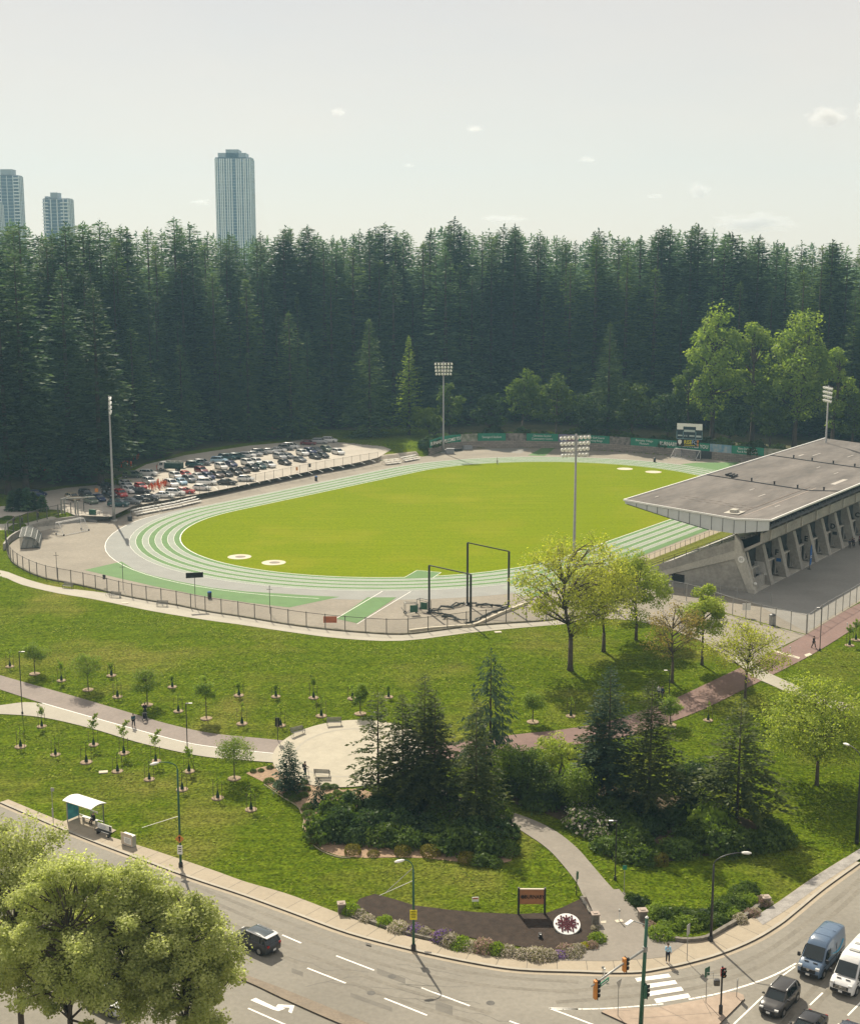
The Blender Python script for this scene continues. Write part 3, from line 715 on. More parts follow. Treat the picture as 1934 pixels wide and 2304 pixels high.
def brickmat(name, a, b, mortar, scale, rowh, bw):
    m, nt, nd, lk = new_mat(name)
    out = N(nd, 'ShaderNodeOutputMaterial'); bs = N(nd, 'ShaderNodeBsdfPrincipled'); bs.inputs['Roughness'].default_value = 0.9
    tc = N(nd, 'ShaderNodeUVMap'); bt_ = N(nd, 'ShaderNodeTexBrick')
    lk.new(tc.outputs[0], bt_.inputs['Vector'])
    bt_.inputs['Color1'].default_value = c4(a); bt_.inputs['Color2'].default_value = c4(b); bt_.inputs['Mortar'].default_value = c4(mortar)
    bt_.inputs['Scale'].default_value = scale; bt_.inputs['Mortar Size'].default_value = 0.03; bt_.inputs['Row Height'].default_value = rowh; bt_.inputs['Brick Width'].default_value = bw
    nz = N(nd, 'ShaderNodeTexNoise', i_Scale=0.8, i_Detail=5.0)
    mr = N(nd, 'ShaderNodeMapRange'); mr.inputs[3].default_value = 0.65; mr.inputs[4].default_value = 1.35; lk.new(nz.outputs[0], mr.inputs[0])
    sc = N(nd, 'ShaderNodeVectorMath', operation='SCALE'); lk.new(bt_.outputs[0], sc.inputs[0]); lk.new(mr.outputs[0], sc.inputs[3])
    lk.new(sc.outputs[0], bs.inputs['Base Color']); lk.new(bs.outputs[0], out.inputs[0]); return m
M['stonew'] = brickmat('pale_stone_blocks', (0.30, 0.26, 0.215), (0.22, 0.19, 0.165), (0.10, 0.09, 0.08), 1.0, 0.55, 1.3)

# ================================================================== GRANDSTAND  (local frame: x along the stand, y = away from the track is negative)
gs = empty('grandstand', (*OC, 0), OTH, 'long concrete grandstand with a flat grey cantilever roof beside the running track', 'grandstand')
GX0, GX1, BAY = -42.7, 58.0, 7.25
NB = int((GX1 - GX0) / BAY) + 1
mb = MB()  # roof slab, butterfly section with a shallow valley
sec = [(-57.3, 13.35), (-66, 12.85), (-77.6, 12.2), (-83.6, 12.65)]
RX0, RX1 = -43.0, 59.0
stn = [RX0, RX0 + .01, -10, 24.4, RX1]
for (ya, za), (yb, zb) in zip(sec[:-1], sec[1:]):
    for xa, xb in ((RX0, -8.6), (-8.3, 24.4), (24.7, RX1)):
        mb.add([(xa, ya, za), (xb, ya, za), (xb, yb, zb), (xa, yb, zb), (xa, ya, za - .22), (xb, ya, za - .22), (xb, yb, zb - .22), (xa, yb, zb - .22)],
               [(0, 1, 2, 3), (7, 6, 5, 4), (0, 3, 7, 4), (1, 5, 6, 2), (0, 4, 5, 1), (3, 2, 6, 7)])
roof = mb.build('roof', M['roofm'], gs)
mb = MB()   # drip edge trim all round
def zroof(y): return float(np.interp(-y, [-q[0] for q in sec], [q[1] for q in sec]))
ring_ = [(RX0 - .1, -57.2), (RX0 - .1, -66), (RX0 - .1, -77.6), (RX0 - .1, -83.7), (RX1, -83.7)]
for a, b in zip(ring_[:-1], ring_[1:]): mb.beam((*a, zroof(a[1]) + .02), (*b, zroof(b[1]) + .02), .22, .30)
mb.beam((RX0 - .1, -57.2, sec[0][1] + .02), (RX1, -57.2, sec[0][1] + .02), .22, .3)
mb.build('edge_trim', M['white'], roof)
for x in (-8.45, 24.55):
    mb = MB()
    for a, b in zip(sec[:-1], sec[1:]): mb.beam((x, a[0], a[1] + .06), (x, b[0], b[1] + .06), .34, .14)
    mb.build('expansion_joint', M['darkmetal'], roof)
for x in (-7.4, 25.6):
    for y in (-62, -66, -70.5, -75, -80): mb = MB(); mb.lathe((x, y, zroof(y)), [(.16, 0), (.16, .5), (.22, .5), (.22, .6)], 8); mb.build('vent_pipe', M['darkmetal'], roof)
mb = MB()
for y in (-62.0, -61.2, -60.4):
    mb.box((-5.5 + (y + 61) * .5, y, zroof(y) + .25), (2.6, .32, .3))
mb.build('duct', M['darkmetal'], roof)
mb = MB(); mb.box((-38.2, -75.4, zroof(-75.4) + .3), (1.6, 1.1, .6)); mb.box((-38.2, -75.4, zroof(-75.4) + .06), (3.2, 2.6, .1))
mb.build('roof_hatch', M['conclight'], roof, bevel=.03)
mb = MB()
pm_ = surf('pale_membrane_patch', (.40, .37, .33), .8, .1, 2, coords='obj')
for (x, y, lx, ly) in ((-20, -73, 3.4, .25), (-16, -69.5, 2.4, .2), (4, -79, 7.5, .9), (30, -62, 3.0, .4), (34, -64, 5, .25), (-28, -79, 2.5, .2), (14, -75, 2.6, .2), (18, -70, 2.2, .2), (-36, -60, 1.4, .22), (38, -70, 4, .22)):
    mb = MB(); mb.box((x, y, zroof(y) + .03), (lx, ly, .035)); mb.build('roof_patch', pm_, roof)
mb = MB()
for x0 in (-33.5, -31.5):
    for k in range(9): mb.box((x0 + .3 * math.sin(k * 2.1), -63.5 - k * 1.5, zroof(-63.5 - k * 1.5) + .02), (.10, 1.6, .03))
for k in range(12): mb.box((-38 + k * 2.9, -76.2 - .02 * k, zroof(-76.3) + .04), (2.9, .12, .04))
for k in range(12): mb.box((-38 + k * 2.9, -77.6, zroof(-77.6) + .02), (2.9, .3, .03))
mb.build('membrane_seam', surf('roof_seam', (.24, .20, .17), .8, .15, 2, coords='obj'), roof)
# fascia: deepening end wall of the roof + thin front and rear fascia
endp = [(-57.5, 13.1), (-66, 12.6), (-77.6, 12.0), (-83.4, 12.4)]
bot = [(-58, 12.75), (-66, 11.1), (-73, 9.9), (-77.6, 9.75), (-83.3, 10.9)]
mb = MB()
ys = np.linspace(-57.6, -83.3, 14)
zb_ = lambda y: float(np.interp(-y, [-q[0] for q in bot], [q[1] for q in bot]))
for a, b in zip(ys[:-1], ys[1:]):
    mb.add([(RX0, a - .03, zroof(a) - .2), (RX0, b + .03, zroof(b) - .2), (RX0, b + .03, zb_(b)), (RX0, a - .03, zb_(a)), (RX0 + .3, a, zroof(a) - .2), (RX0 + .3, b, zroof(b) - .2), (RX0 + .3, b, zb_(b)), (RX0 + .3, a, zb_(a))],
           [(0, 1, 2, 3), (7, 6, 5, 4), (2, 1, 5, 6), (0, 3, 7, 4), (3, 2, 6, 7)])
mb.build('end_fascia', M['fascia'], gs)
for y in ys[1:-1]: mb = MB(); mb.beam((RX0 + .02, y, zroof(y) - .25), (RX0 + .02, y, zb_(y) + .02), .08, .1); mb.build('fascia_joint', M['darkmetal'], gs)
mb = MB()
mb.beam((RX0 - .02, -57.8, 12.7), (RX0 - .02, -66, 11.08), .1, .1); mb.beam((RX0 - .02, -66, 11.08), (RX0 - .02, -73, 9.88), .1, .1)
mb.build('fascia_edge', M['darkmetal'], gs)
mb = MB()
mb.beam((RX0, -57.5, 12.95), (RX1, -57.5, 12.95), .18, .5)
mb.build('front_fascia', M['fascia'], gs)
mb = MB()   # underside
mb.add([(RX0 + .3, y, zb_(y) + .25) for y in (-58, -66, -73, -77.6, -83.2)] + [(RX1, y, zb_(y) + .25) for y in (-58, -66, -73, -77.6, -83.2)], [(i, i + 1, i + 6, i + 5) for i in range(4)])
mb.build('soffit', M['fascia'], gs)
# raked seating
mb = MB(); NR = 20
for i in range(NR):
    y0 = -62.6 - i * (19.4 / NR); y1 = y0 - 19.4 / NR; z0 = 1.5 + i * .435
    mb.add([(GX0 + .5, y0, z0), (GX1, y0, z0), (GX1, y0, z0 + .435), (GX0 + .5, y0, z0 + .435), (GX1, y1, z0 + .435), (GX0 + .5, y1, z0 + .435)], [(0, 1, 2, 3), (3, 2, 4, 5)])
mb.build('seating_rake', M['conc'], gs)
for i in range(0, NR, 2):
    mb = MB(); y0 = -62.6 - i * (19.4 / NR); mb.box(((GX0 + GX1) / 2, y0 - .45, 1.5 + (i + 1) * .435 + .22), (GX1 - GX0 - 2, .3, .06))
    mb.build('bench_row', M['seatm'], gs)
mb = MB(); mb.box(((GX0 + GX1) / 2, -62.4, .75), (GX1 - GX0, .3, 1.5)); mb.build('front_wall', M['conc'], gs)
mb = MB()
for k in range(5): mb.box((GX0 + .1 + 7 * k * 0, -64 - k * 2.7, 0), (.001, .001, .001))
mb = MB(); mb.beam((GX0 + 1, -62.3, 1.65), (GX1, -62.3, 1.65), .25, .3); mb.build('front_kerb', M['white'], gs)
mb = MB()
for k in range(16): mb.box((GX0 + 2 + k * 6.3, -61.9, 1.1), (5.4, .25, 1.3))
mb.build('front_screen', M['darkmetal'], gs)
# side wall with raker beams
mb = MB()
mb.prism([(GX0 + .25, -63.9, 0), (GX0 + .25, -63.9, .4), (GX0 + .25, -77.9, 5.6), (GX0 + .25, -77.9, 5.6), (GX0 + .25, -80.6, 0)][0:3] + [(GX0 + .25, -78.2, 5.6), (GX0 + .25, -80.7, 0)], (.35, 0, 0))
side = mb.build('side_wall', M['conc'], gs)
mb = MB(); mb.box((GX0 + .22, -67.5, .75), (.1, 2.3, 1.5)); mb.build('doorway', M['black'], side)
mb = MB(); mb.prism([(GX0 + .05, -63.6, .45), (GX0 + .05, -63.0, 1.1), (GX0 + .05, -77.9, 6.95), (GX0 + .05, -77.9, 5.55)], (.55, 0, 0)); mb.build('raker_beam', M['conclight'], gs)
mb = MB(); mb.prism([(GX0 + .15, -63.0, 1.15), (GX0 + .15, -62.4, 2.1), (GX0 + .15, -77.6, 8.7), (GX0 + .15, -77.9, 6.9)], (.45, 0, 0)); mb.build('side_parapet', M['conc'], gs)
mb = MB(); mb.beam((GX0 + .3, -62.5, 2.5), (GX0 + .3, -77.4, 9.1), .1); mb.beam((GX0 + .3, -62.5, 2.9), (GX0 + .3, -77.4, 9.6), .06)
for k in range(8): y = -62.5 - k * 2.1; mb.beam((GX0 + .3, y, 2.1 + k * .93), (GX0 + .3, y, 2.9 + k * .93), .07)
mb.build('side_railing', M['darkmetal'], gs)
# rear gallery: sloping soffit + ribbed parapet
mb = MB()
mb.prism([(GX0 + .4, -77.4, 5.75), (GX0 + .4, -82.1, 8.5), (GX0 + .4, -82.1, 10.2), (GX0 + .4, -81.7, 10.2), (GX0 + .4, -81.7, 8.75), (GX0 + .4, -77.4, 6.4)], (GX1 - GX0, 0, 0))
gal = mb.build('rear_gallery', M['conc'], gs)
for i in range(NB):
    mb = MB(); x = GX0 + 3.6 + i * BAY
    mb.prism([(x - .16, -81.0, 7.95), (x - .16, -82.4, 8.75), (x - .16, -82.4, 10.28), (x - .16, -81.6, 10.28)], (.32, 0, 0)); mb.build('rib', M['conclight'], gal)
mb = MB()
for i in range(NB * 2):
    x = GX0 + .6 + i * BAY / 2
    mb.beam((x, -81.9, 10.2), (x, -81.9, 11.2), .12); 
    mb.beam((x, -81.9, 10.2), (x + BAY / 4, -81.9, 11.2), .08); mb.beam((x + BAY / 4, -81.9, 11.2), (x + BAY / 2, -81.9, 10.2), .08)
mb.beam((GX0, -81.9, 10.7), (GX1, -81.9, 10.7), .08); mb.build('roof_truss', M['steel'], gs)
mb = MB(); mb.quad((GX0 + .6, -81.3, 9.6), (GX1, -81.3, 9.6), (GX1, -81.3, 11.4), (GX0 + .6, -81.3, 11.4)); mb.build('rear_glazing', M['darkglass'], gs)
# buttresses
for i in range(NB):
    x = GX0 + i * BAY
    w = 1.15 if i else 1.0
    prof = [(-77.4, 9.6 if i == 0 else 6.4), (-78.5, 8.2 if i == 0 else 6.9), (-79.2, 5.9), (-81.35, 0), (-80.2, 0), (-77.5, 5.6)]
    if i: prof = [(-77.6, 6.2), (-79.4, 6.8), (-81.35, 0), (-80.0, 0)]
    mb = MB(); mb.prism([(x, y, z) for y, z in prof], (w, 0, 0))
    bt = mb.build('buttress', M['conclight'] if i == 0 else M['conc'], gs)
    mb = MB(); y0, y1 = -81.42, -79.45; 
    mb.prism([(x + w + .0, -81.38, 0), (x + w + .0, -79.42, 6.7), (x + w + .0, -79.15, 6.7), (x + w + .0, -81.1, 0)], (.14, 0, 0)); mb.build('edge_strip', M['conclight'], bt)
    j = i - 2
# infill between buttresses
for i in range(NB - 1):
    x = GX0 + i * BAY
    mb = MB(); mb.box((x + BAY / 2 + .4, -78.6, 1.55), (BAY - 1.3, .25, 3.1)); inf = mb.build('bay_wall', M['conc'], gs)
    mb = MB(); mb.box((x + BAY / 2 + .4, -78.85, 3.25), (BAY - 1.3, .5, .28)); mb.build('lintel', M['conclight'], inf)
    mb = MB(); mb.box((x + BAY / 2 + .4, -78.4, 4.8), (BAY - 1.3, .1, 2.8)); mb.build('window', M['darkglass'], inf)
    mb = MB(); mb.box((x + 2.6, -78.75, 1.1), (1.6, .12, 2.1)); mb.build('door', M['darkmetal'] if i % 3 else M['steel'], inf)
    mb = MB(); mb.box((x + BAY / 2 + .4, -79.9, .06), (BAY - 1.2, 2.6, .12)); mb.build('step', M['conclight'], inf)
mb = MB()
for k in range(13): mb.beam((GX0 + BAY - .6, -77.9, 1.9 + k * .17), (GX0 + BAY - .6, -80.75 + k * .05, 1.9 + k * .17), .06, .08)
mb.build('louvre', M['white'], gs)
mb = MB(); mb.prism([(GX0 + 1.2, -80.4, 0), (GX0 + 1.2, -80.2, 2.1), (GX0 + 1.2, -80.0, 2.1), (GX0 + 1.2, -80.1, 0)], (BAY - 1.3, 0, 0)); mb.build('plinth_wall', M['conc'], gs)
# section letters on the buttresses
tilt = math.atan2(1.97, 6.7)
for ch, i in (('F', 2), ('E', 4), ('D', 6), ('C', 8), ('B', 10)):
    x = GX0 + i * BAY - .03
    text_obj('section_letter', ch, M['black'], 1.35, (x, -79.32, 4.2), (math.pi / 2, 0, -math.pi / 2), gs, extrude=.02, bold=.05)
    if ch in 'FD':
        mb = MB(); mb.box((x, -79.75, 2.95), (.05, .85, .6)); mb.build('notice', M['blue'] if ch == 'F' else M['darkmetal'], gs)
mb = MB(); mb.lathe((GX0 - .02, -78.75, 5.5), [(.55, -.04), (.58, 0), (.55, .04)], 18, axis='x'); mb.build('round_plaque', M['white'], gs)
text_obj('plaque_number', '85', M['steel'], .7, (GX0 - .07, -78.75, 5.5), (math.pi / 2, 0, -math.pi / 2), gs)
mb = MB(); mb.lathe((0, 0, 0), [(.18, 0), (.3, .12), (.26, .35), (.1, .42)], 12); pz = mb.build('wall_lamp', M['white'], gs); pz.location = (GX0 + .6, -81.1, 1.4)
# blue feather flag by the buttresses
fl_ = empty('feather_flag', (*LW(-19.5, -82.2), 0), OTH, 'tall blue feather flag standing between letters F and E of the grandstand', 'flag')
mb = MB(); mb.tube([(0, 0, 0), (0, 0, 3.2), (.25, 0, 4.1), (.8, 0, 4.45)], [.04, .03, .025, .02], 6); mb.lathe((0, 0, 0), [(.35, 0), (.35, .08)], 12); mb.build('pole', M['darkmetal'], fl_)
mb = MB(); mb.prism([(.03, -.01, .5), (.95, -.01, .9), (1.1, -.01, 2.6), (1.0, -.01, 3.9), (.8, -.01, 4.4), (.3, -.01, 4.1), (.06, -.01, 3.2)], (0, .02, 0)); ff_ = mb.build('sail', M['blue'], fl_)
mb = MB(); mb.box((.55, -.03, 2.3), (.75, .01, .10)); mb.box((.55, -.03, 2.0), (.7, .01, .10)); mb.build('stripe', M['white'], ff_)

# ================================================================== FLOODLIGHT MASTS
def mast(u, v, hgt, face, rows, cols, label, z=0.0, wide=4.6):
    p = G(u, v, z)
    t = empty('floodlight_mast', (*p, z), 0, label, 'floodlight', 'stadium floodlight masts')
    mb = MB(); mb.lathe((0, 0, 0), [(.75, 0), (.75, .25), (.5, .3)], 16); mb.build('base', M['conclight'], t)
    mb = MB(); mb.tube([(0, 0, 0), (0, 0, 3.5), (0, 0, 3.6), (0, 0, hgt)], [.36, .32, .26, .15], 12); mb.build('pole', M['steel'], t, smooth=True)
    fx, fy = math.cos(face), math.sin(face); sx, sy = -fy, fx
    rack = None
    for r in range(rows):
        z_ = hgt - .3 - r * .95
        mb = MB(); w = wide * (1 - .04 * r); mb.beam((-sx * w / 2, -sy * w / 2, z_), (sx * w / 2, sy * w / 2, z_), .12); bar = mb.build('crossbar', M['steel'], t)
        for c in range(cols):
            q = (c / (cols - 1) - .5) * w * .96
            mb = MB()
            prof = [(.06, -.32), (.16, -.26), (.26, -.02), (.32, .12), (.33, .16)]
            d = Vector((fx, fy, -.62)).normalized(); x_, y_ = frame(d)
            ring = []
            for rr, zz in prof: ring.append([Vector((sx * q, sy * q, z_ - .18)) + d * (zz + .25) + x_ * rr * math.cos(a) + y_ * rr * math.sin(a) for a in np.linspace(0, 2 * math.pi, 11)[:-1]])
            mb.loft(ring); mb.beam((sx * q, sy * q, z_), Vector((sx * q, sy * q, z_ - .18)) + d * .1, .07)
            mb.build('lamp', M['white'], bar, smooth=False)
    return t
tc = lambda u, v: math.atan2(*(OC - G(u, v))[::-1])
mast(257, 1172, 26.4, tc(257, 1172), 4, 5, 'floodlight mast at the near end of the car park beside the long bleachers')
mast(997, 1020, 26.0, tc(997, 1020), 4, 6, 'floodlight mast in front of the far wall at the BURNABY WELCOMES YOU banner', wide=4.8)
p4 = LW(-22, -55.2)
def wpx(p, z):
    w = z - CAMH; zz = p[1] * cp - w * sp; yy = -p[1] * sp - w * cp
    return CX + FPX * p[0] / zz, CY + FPX * yy / zz
best = min(((abs(wpx(G(1289, v), 0)[0] - 1289) + abs(zat(985, G(1289, v)[1]) - 26.2) * 8, v) for v in np.arange(1220, 1330, 2)))
mast(1289, best[1], 26.2, math.pi * .5 + .35, 4, 8, 'floodlight mast on the near side of the track in front of the maples', wide=5.2)
gq = LW(66, -92); v4 = 1040
best = min(((abs(zat(868, G(1852, v)[1]) - 26.2), v) for v in np.arange(985, 1140, 2)))
mast(1850, best[1], 26.2, tc(1852, best[1]), 4, 5, 'floodlight mast behind the far end of the grandstand roof')

# ================================================================== FAR WALL WITH BANNERS
wr_ = spline(WALLW + [LW(100, -40)], 4)
def wall_strip(name, pts, z0, z1, th, m, parent=None, uv=False):
    pts = [np.asarray(p) for p in pts]; back = offset(pts, th)
    vs, fs, uvs = [], [], []; s = 0
    zf = (lambda z, i: z(i) if callable(z) else z)
    for i, (p, q) in enumerate(zip(pts, back)):
        vs += [(*p, zf(z0, i)), (*p, zf(z1, i)), (*q, zf(z1, i)), (*q, zf(z0, i))]
    n = len(pts)
    for i in range(n - 1):
        a = 4 * i; b = a + 4
        fs += [(a, b, b + 1, a + 1), (a + 1, b + 1, b + 2, a + 2), (a + 2, b + 2, b + 3, a + 3)]
    fs += [(0, 1, 2, 3), (4 * n - 1, 4 * n - 2, 4 * n - 3, 4 * n - 4)]
    mb = MB(); mb.add(vs, fs); o = mb.build(name, m, parent)
    if uv:
        me = o.data; l = me.uv_layers.new(name='UVMap'); cum = {}
        s = 0
        for i, p in enumerate(pts):
            if i: s += np.linalg.norm(pts[i] - pts[i - 1])
            for k in range(4): cum[4 * i + k] = s
        for lp in me.loops:
            co = me.vertices[lp.vertex_index].co; l.data[lp.index].uv = (cum[lp.vertex_index], co.z)
    return o
wall = wall_strip('stone_retaining_wall', wr_, 0.0, 2.05, .5, M['stonew'], uv=True)
tag(wall, 'curved stone block retaining wall behind the far bend of the track', 'wall')
cum = np.concatenate([[0], np.cumsum([np.linalg.norm(b - a) for a, b in zip(wr_[:-1], wr_[1:])])])
arr_w = np.array(wr_)
def along(s): return np.array([np.interp(s, cum, arr_w[:, 0]), np.interp(s, cum, arr_w[:, 1])])
def s_at(u):
    return min(np.arange(0, cum[-1], .25), key=lambda s: abs(wpx(along(s), 2.5)[0] - u))
M['photo_a'] = surf('banner_photo_field', (.05, .09, .03), .6, col2=(.42, .40, .33), scale=.5, coords='obj')
M['photo_b'] = surf('banner_photo_crowd', (.03, .035, .04), .6, col2=(.34, .30, .26), scale=.9, coords='obj')
M['photo_c'] = surf('banner_photo_red_hills', (.22, .06, .03), .6, col2=(.20, .26, .42), scale=.35, coords='obj')
M['photo_d'] = surf('banner_photo_pool', (.06, .24, .40), .6, col2=(.40, .42, .42), scale=.7, coords='obj')
BAN = [(959, 1037, 'bgreen', 'BURNABY WELCOMES YOU', 'green banner reading BURNABY WELCOMES YOU at the left end of the far wall', 1.35, 1),
       (1037, 1075, 'photo_a', None, 'photo panel of a playing field right of the first welcome banner', 0, 0),
       (1075, 1138, 'bgreen', 'Swangard Stadium', 'green banner with the stadium name on one line on the far wall', .95, 0),
       (1138, 1184, 'photo_b', None, 'dark photo panel with a crowd, left of the community centre banner', 0, 0),
       (1184, 1254, 'bgreen', 'Christine Sinclair\nCommunity Centre', 'green banner with a community centre name on two lines on the far wall', .85, 0),
       (1254, 1301, 'photo_c', None, 'photo panel of red roofs under a blue sky on the far wall', 0, 0),
       (1301, 1371, 'bgreen', 'Riverway Golf Course\nand Driving Range', 'green banner with a golf course name behind the near floodlight head', .85, 0),
       (1371, 1417, 'photo_b', None, 'grey photo panel of people between the golf and museum banners', 0, 0),
       (1417, 1481, 'bgreen', 'Burnaby Village\nMuseum', 'green banner with a village museum name, left of the scoreboard', .85, 0),
       (1481, 1596, 'bgreen', 'BURNABY WELCOMES YOU', 'green welcome banner partly hidden behind the scoreboard', 1.45, 1),
       (1596, 1644, 'photo_d', None, 'photo panel of a blue pool slide right of the scoreboard', 0, 0),
       (1644, 1717, 'bgreen', 'Eileen Dailly Leisure\nPool & Fitness Centre', 'green banner with a leisure pool name near the grandstand roof', .85, 0),
       (1717, 1780, 'photo_a', None, 'photo panel at the right end of the far wall beside the grandstand roof', 0, 0)]
for u0, u1, m, txt, lab, sz, bold in BAN:
    s0, s1 = s_at(u0) + .05, s_at(u1) - .05
    if s1 - s0 < 1: continue
    pts = [along(s) for s in np.linspace(s0, s1, 8)]
    f = offset(pts, .06)
    o = wall_strip('banner', f, 2.07, 4.25, .06, M[m]); tag(o, lab, 'banner', 'banners along the far wall')
    if txt:
        L = s1 - s0; mid = along((s0 + s1) / 2); d = along(s1) - along(s0); a = math.atan2(d[1], d[0])
        nrm = np.array([d[1], -d[0]]) / np.linalg.norm(d)
        sag = max(np.dot(p - mid, nrm) for p in f) if len(f) else 0
        q = mid + nrm * (max(0, sag) + .12)
        lines = txt.split('\n'); mx = max(map(len, lines))
        k = min(1.0, L * .92 / (mx * sz * .60))
        to = text_obj('lettering', txt, M['white'], sz, (*q, 3.2), (math.pi / 2, 0, a), None, xs=k, bold=.02 * bold, extrude=.01)
        to.parent = o
# scoreboard
sb0, sb1 = G(1520, 1031), G(1576, 1034)
scd = G(1577, 1032) - G(1520, 1030); sa = math.atan2(scd[1], scd[0]); scc = (G(1520, 1028) + G(1577, 1030)) / 2
def dpx(x, y, X0=1340, Y0=940, k=4.007): return X0 + x / k, Y0 + y / k
W_ = 57 / FPX * (scc[1] * cp + 50 * sp)
ztop = zat(953, scc[1]); zmid = zat(988, scc[1]); zlow = zat(1004, scc[1])
sc_ = empty('scoreboard', (*scc, 0), sa - .12, 'scoreboard with a white header above the far wall, team panel underneath', 'scoreboard')
mb = MB()
for x in (-W_ * .3, W_ * .3): mb.beam((x, .35, 0), (x, .35, ztop - 1), .28)
mb.build('post', M['darkmetal'], sc_)
mb = MB(); mb.box((0, 0, (ztop + zmid) / 2), (W_, .3, ztop - zmid)); sbp = mb.build('score_panel', surf('scoreboard_navy', (.018, .035, .05), .5, .1, 1, coords='obj'), sc_)
hh = (ztop - zmid)
mb = MB(); mb.box((0, -.17, ztop - hh * .10), (W_, .04, hh * .20)); mb.box((-W_ * .375, -.17, ztop - hh * .30), (W_ * .25, .04, hh * .2)); mb.box((W_ * .375, -.17, ztop - hh * .30), (W_ * .25, .04, hh * .2)); mb.build('header', M['white'], sc_)
mb = MB()
for x0, x1, z0, z1 in ((-.22, .22, .40, .54), (-.46, -.28, .74, .82), (.27, .47, .74, .86), (-.2, -.17, .74, .84), (-.12, -.09, .74, .84), (0, .2, .74, .83)): mb.box(((x0 + x1) / 2 * W_, -.18, ztop - hh * (z0 + z1) / 2), ((x1 - x0) * W_, .03, hh * (z1 - z0)))
mb.build('digit_window', surf('pale_digits', (.40, .45, .45), .5, .1, 2, coords='obj'), sc_)
mb = MB()
for x in (-.5, -.25, .25, .5): mb.box((x * W_, -.19, ztop - hh * .74), (.1, .03, hh * .5))
mb.box((0, -.19, zmid + .04), (W_, .03, .1)); mb.build('frame', surf('pale_blue_trim', (.25, .42, .48), .5, .05, 2, coords='obj'), sc_)
mb = MB(); mb.box((0, .02, (zmid + zlow) / 2 - .02), (W_ * .98, .24, zmid - zlow - .06)); tp = mb.build('team_panel', M['black'], sc_)
text_obj('lettering', 'RISE', M['yellow'], 1.5, (-.05 * W_, -.14, (zmid + zlow) / 2 + .1), (math.pi / 2, 0, 0), sc_, bold=.02, xs=.8)
text_obj('lettering', 'FC', surf('blue_white', (.35, .45, .6), .5, coords='obj'), 1.5, (.20 * W_, -.14, (zmid + zlow) / 2 + .1), (math.pi / 2, 0, 0), sc_, bold=.01, xs=.8)
mb = MB(); mb.box((.02 * W_, -.13, zlow + .28), (W_ * .42, .02, .14)); mb.build('underline', M['yellow'], sc_)
mb = MB(); mb.prism([(-.37 * W_ + x, -.12, (zmid + zlow) / 2 + z) for x, z in ((-.5, .6), (0, .75), (.5, .6), (.5, -.1), (0, -.75), (-.5, -.1))], (0, -.03, 0)); mb.build('crest', M['white'], sc_)
mb = MB(); mb.lathe((.34 * W_, -.14, (zmid + zlow) / 2 - .8), [(.3, 0), (.3, .25), (.1, .4), (.12, .8), (.3, 1.2), (.28, 1.6)], 8); mb.build('trophy_emblem', M['amber'], sc_)

# ================================================================== GOALS
def goal(p, q, depth, label, h=2.44, wheels=True, top=1.0):
    p, q = np.asarray(p), np.asarray(q); d = q - p; L = np.linalg.norm(d); a = math.atan2(d[1], d[0])
    t = empty('football_goal', (*((p + q) / 2), .03), a, label, 'goal', 'football goals')
    mb = MB(); x = L / 2
    mb.tube([(-x, 0, 0), (-x, 0, h), (x, 0, h), (x, 0, 0)], .07, 8); mb.build('goal_frame', M['white'], t)
    mb = MB()
    for s_ in (-x, x):
        mb.tube([(s_, 0, h), (s_, depth * top * .4, h), (s_, depth, .08)], .045, 6); mb.tube([(s_, 0, .08), (s_, depth, .08)], .05, 6)
    mb.tube([(-x, depth, .08), (x, depth, .08)], .05, 6); mb.tube([(-x, depth * .4 * top, h), (x, depth * .4 * top, h)], .035, 6); mb.build('net_support', M['white'], t)
    mb = MB(); b = depth * .4 * top
    mb.quad((-x, b, h), (x, b, h), (x, depth, .08), (-x, depth, .08)); mb.quad((-x, 0, h), (x, 0, h), (x, b, h), (-x, b, h))
    for s_ in (-x, x): mb.add([(s_, 0, 0.1), (s_, 0, h), (s_, b, h), (s_, depth, .1)], [(0, 1, 2, 3)])
    mb.build('net', M['goalnet'], t, fix=False)
    if wheels:
        for s_ in (-x, x):
            for y in (0, depth): 
                mb = MB(); mb.lathe((s_, y, .14), [(.16, -.06), (.2, 0), (.16, .06)], 10, axis='y'); mb.build('wheel', M['rubber'], t)
    return t
def z5(x, y): return x / 5.509, 980 + y / 5.509
goal(G(*z5(700, 1228)), G(*z5(1010, 1165)), -2.3, 'white wheeled goal with net on the worn court beside the dugout shelter')
def z2(x, y): return 1340 + x / 4.007, 940 + y / 4.007
goal(G(*z2(715, 352)), G(*z2(940, 378)), -2.6, 'white goal with net under the scoreboard', top=.4)

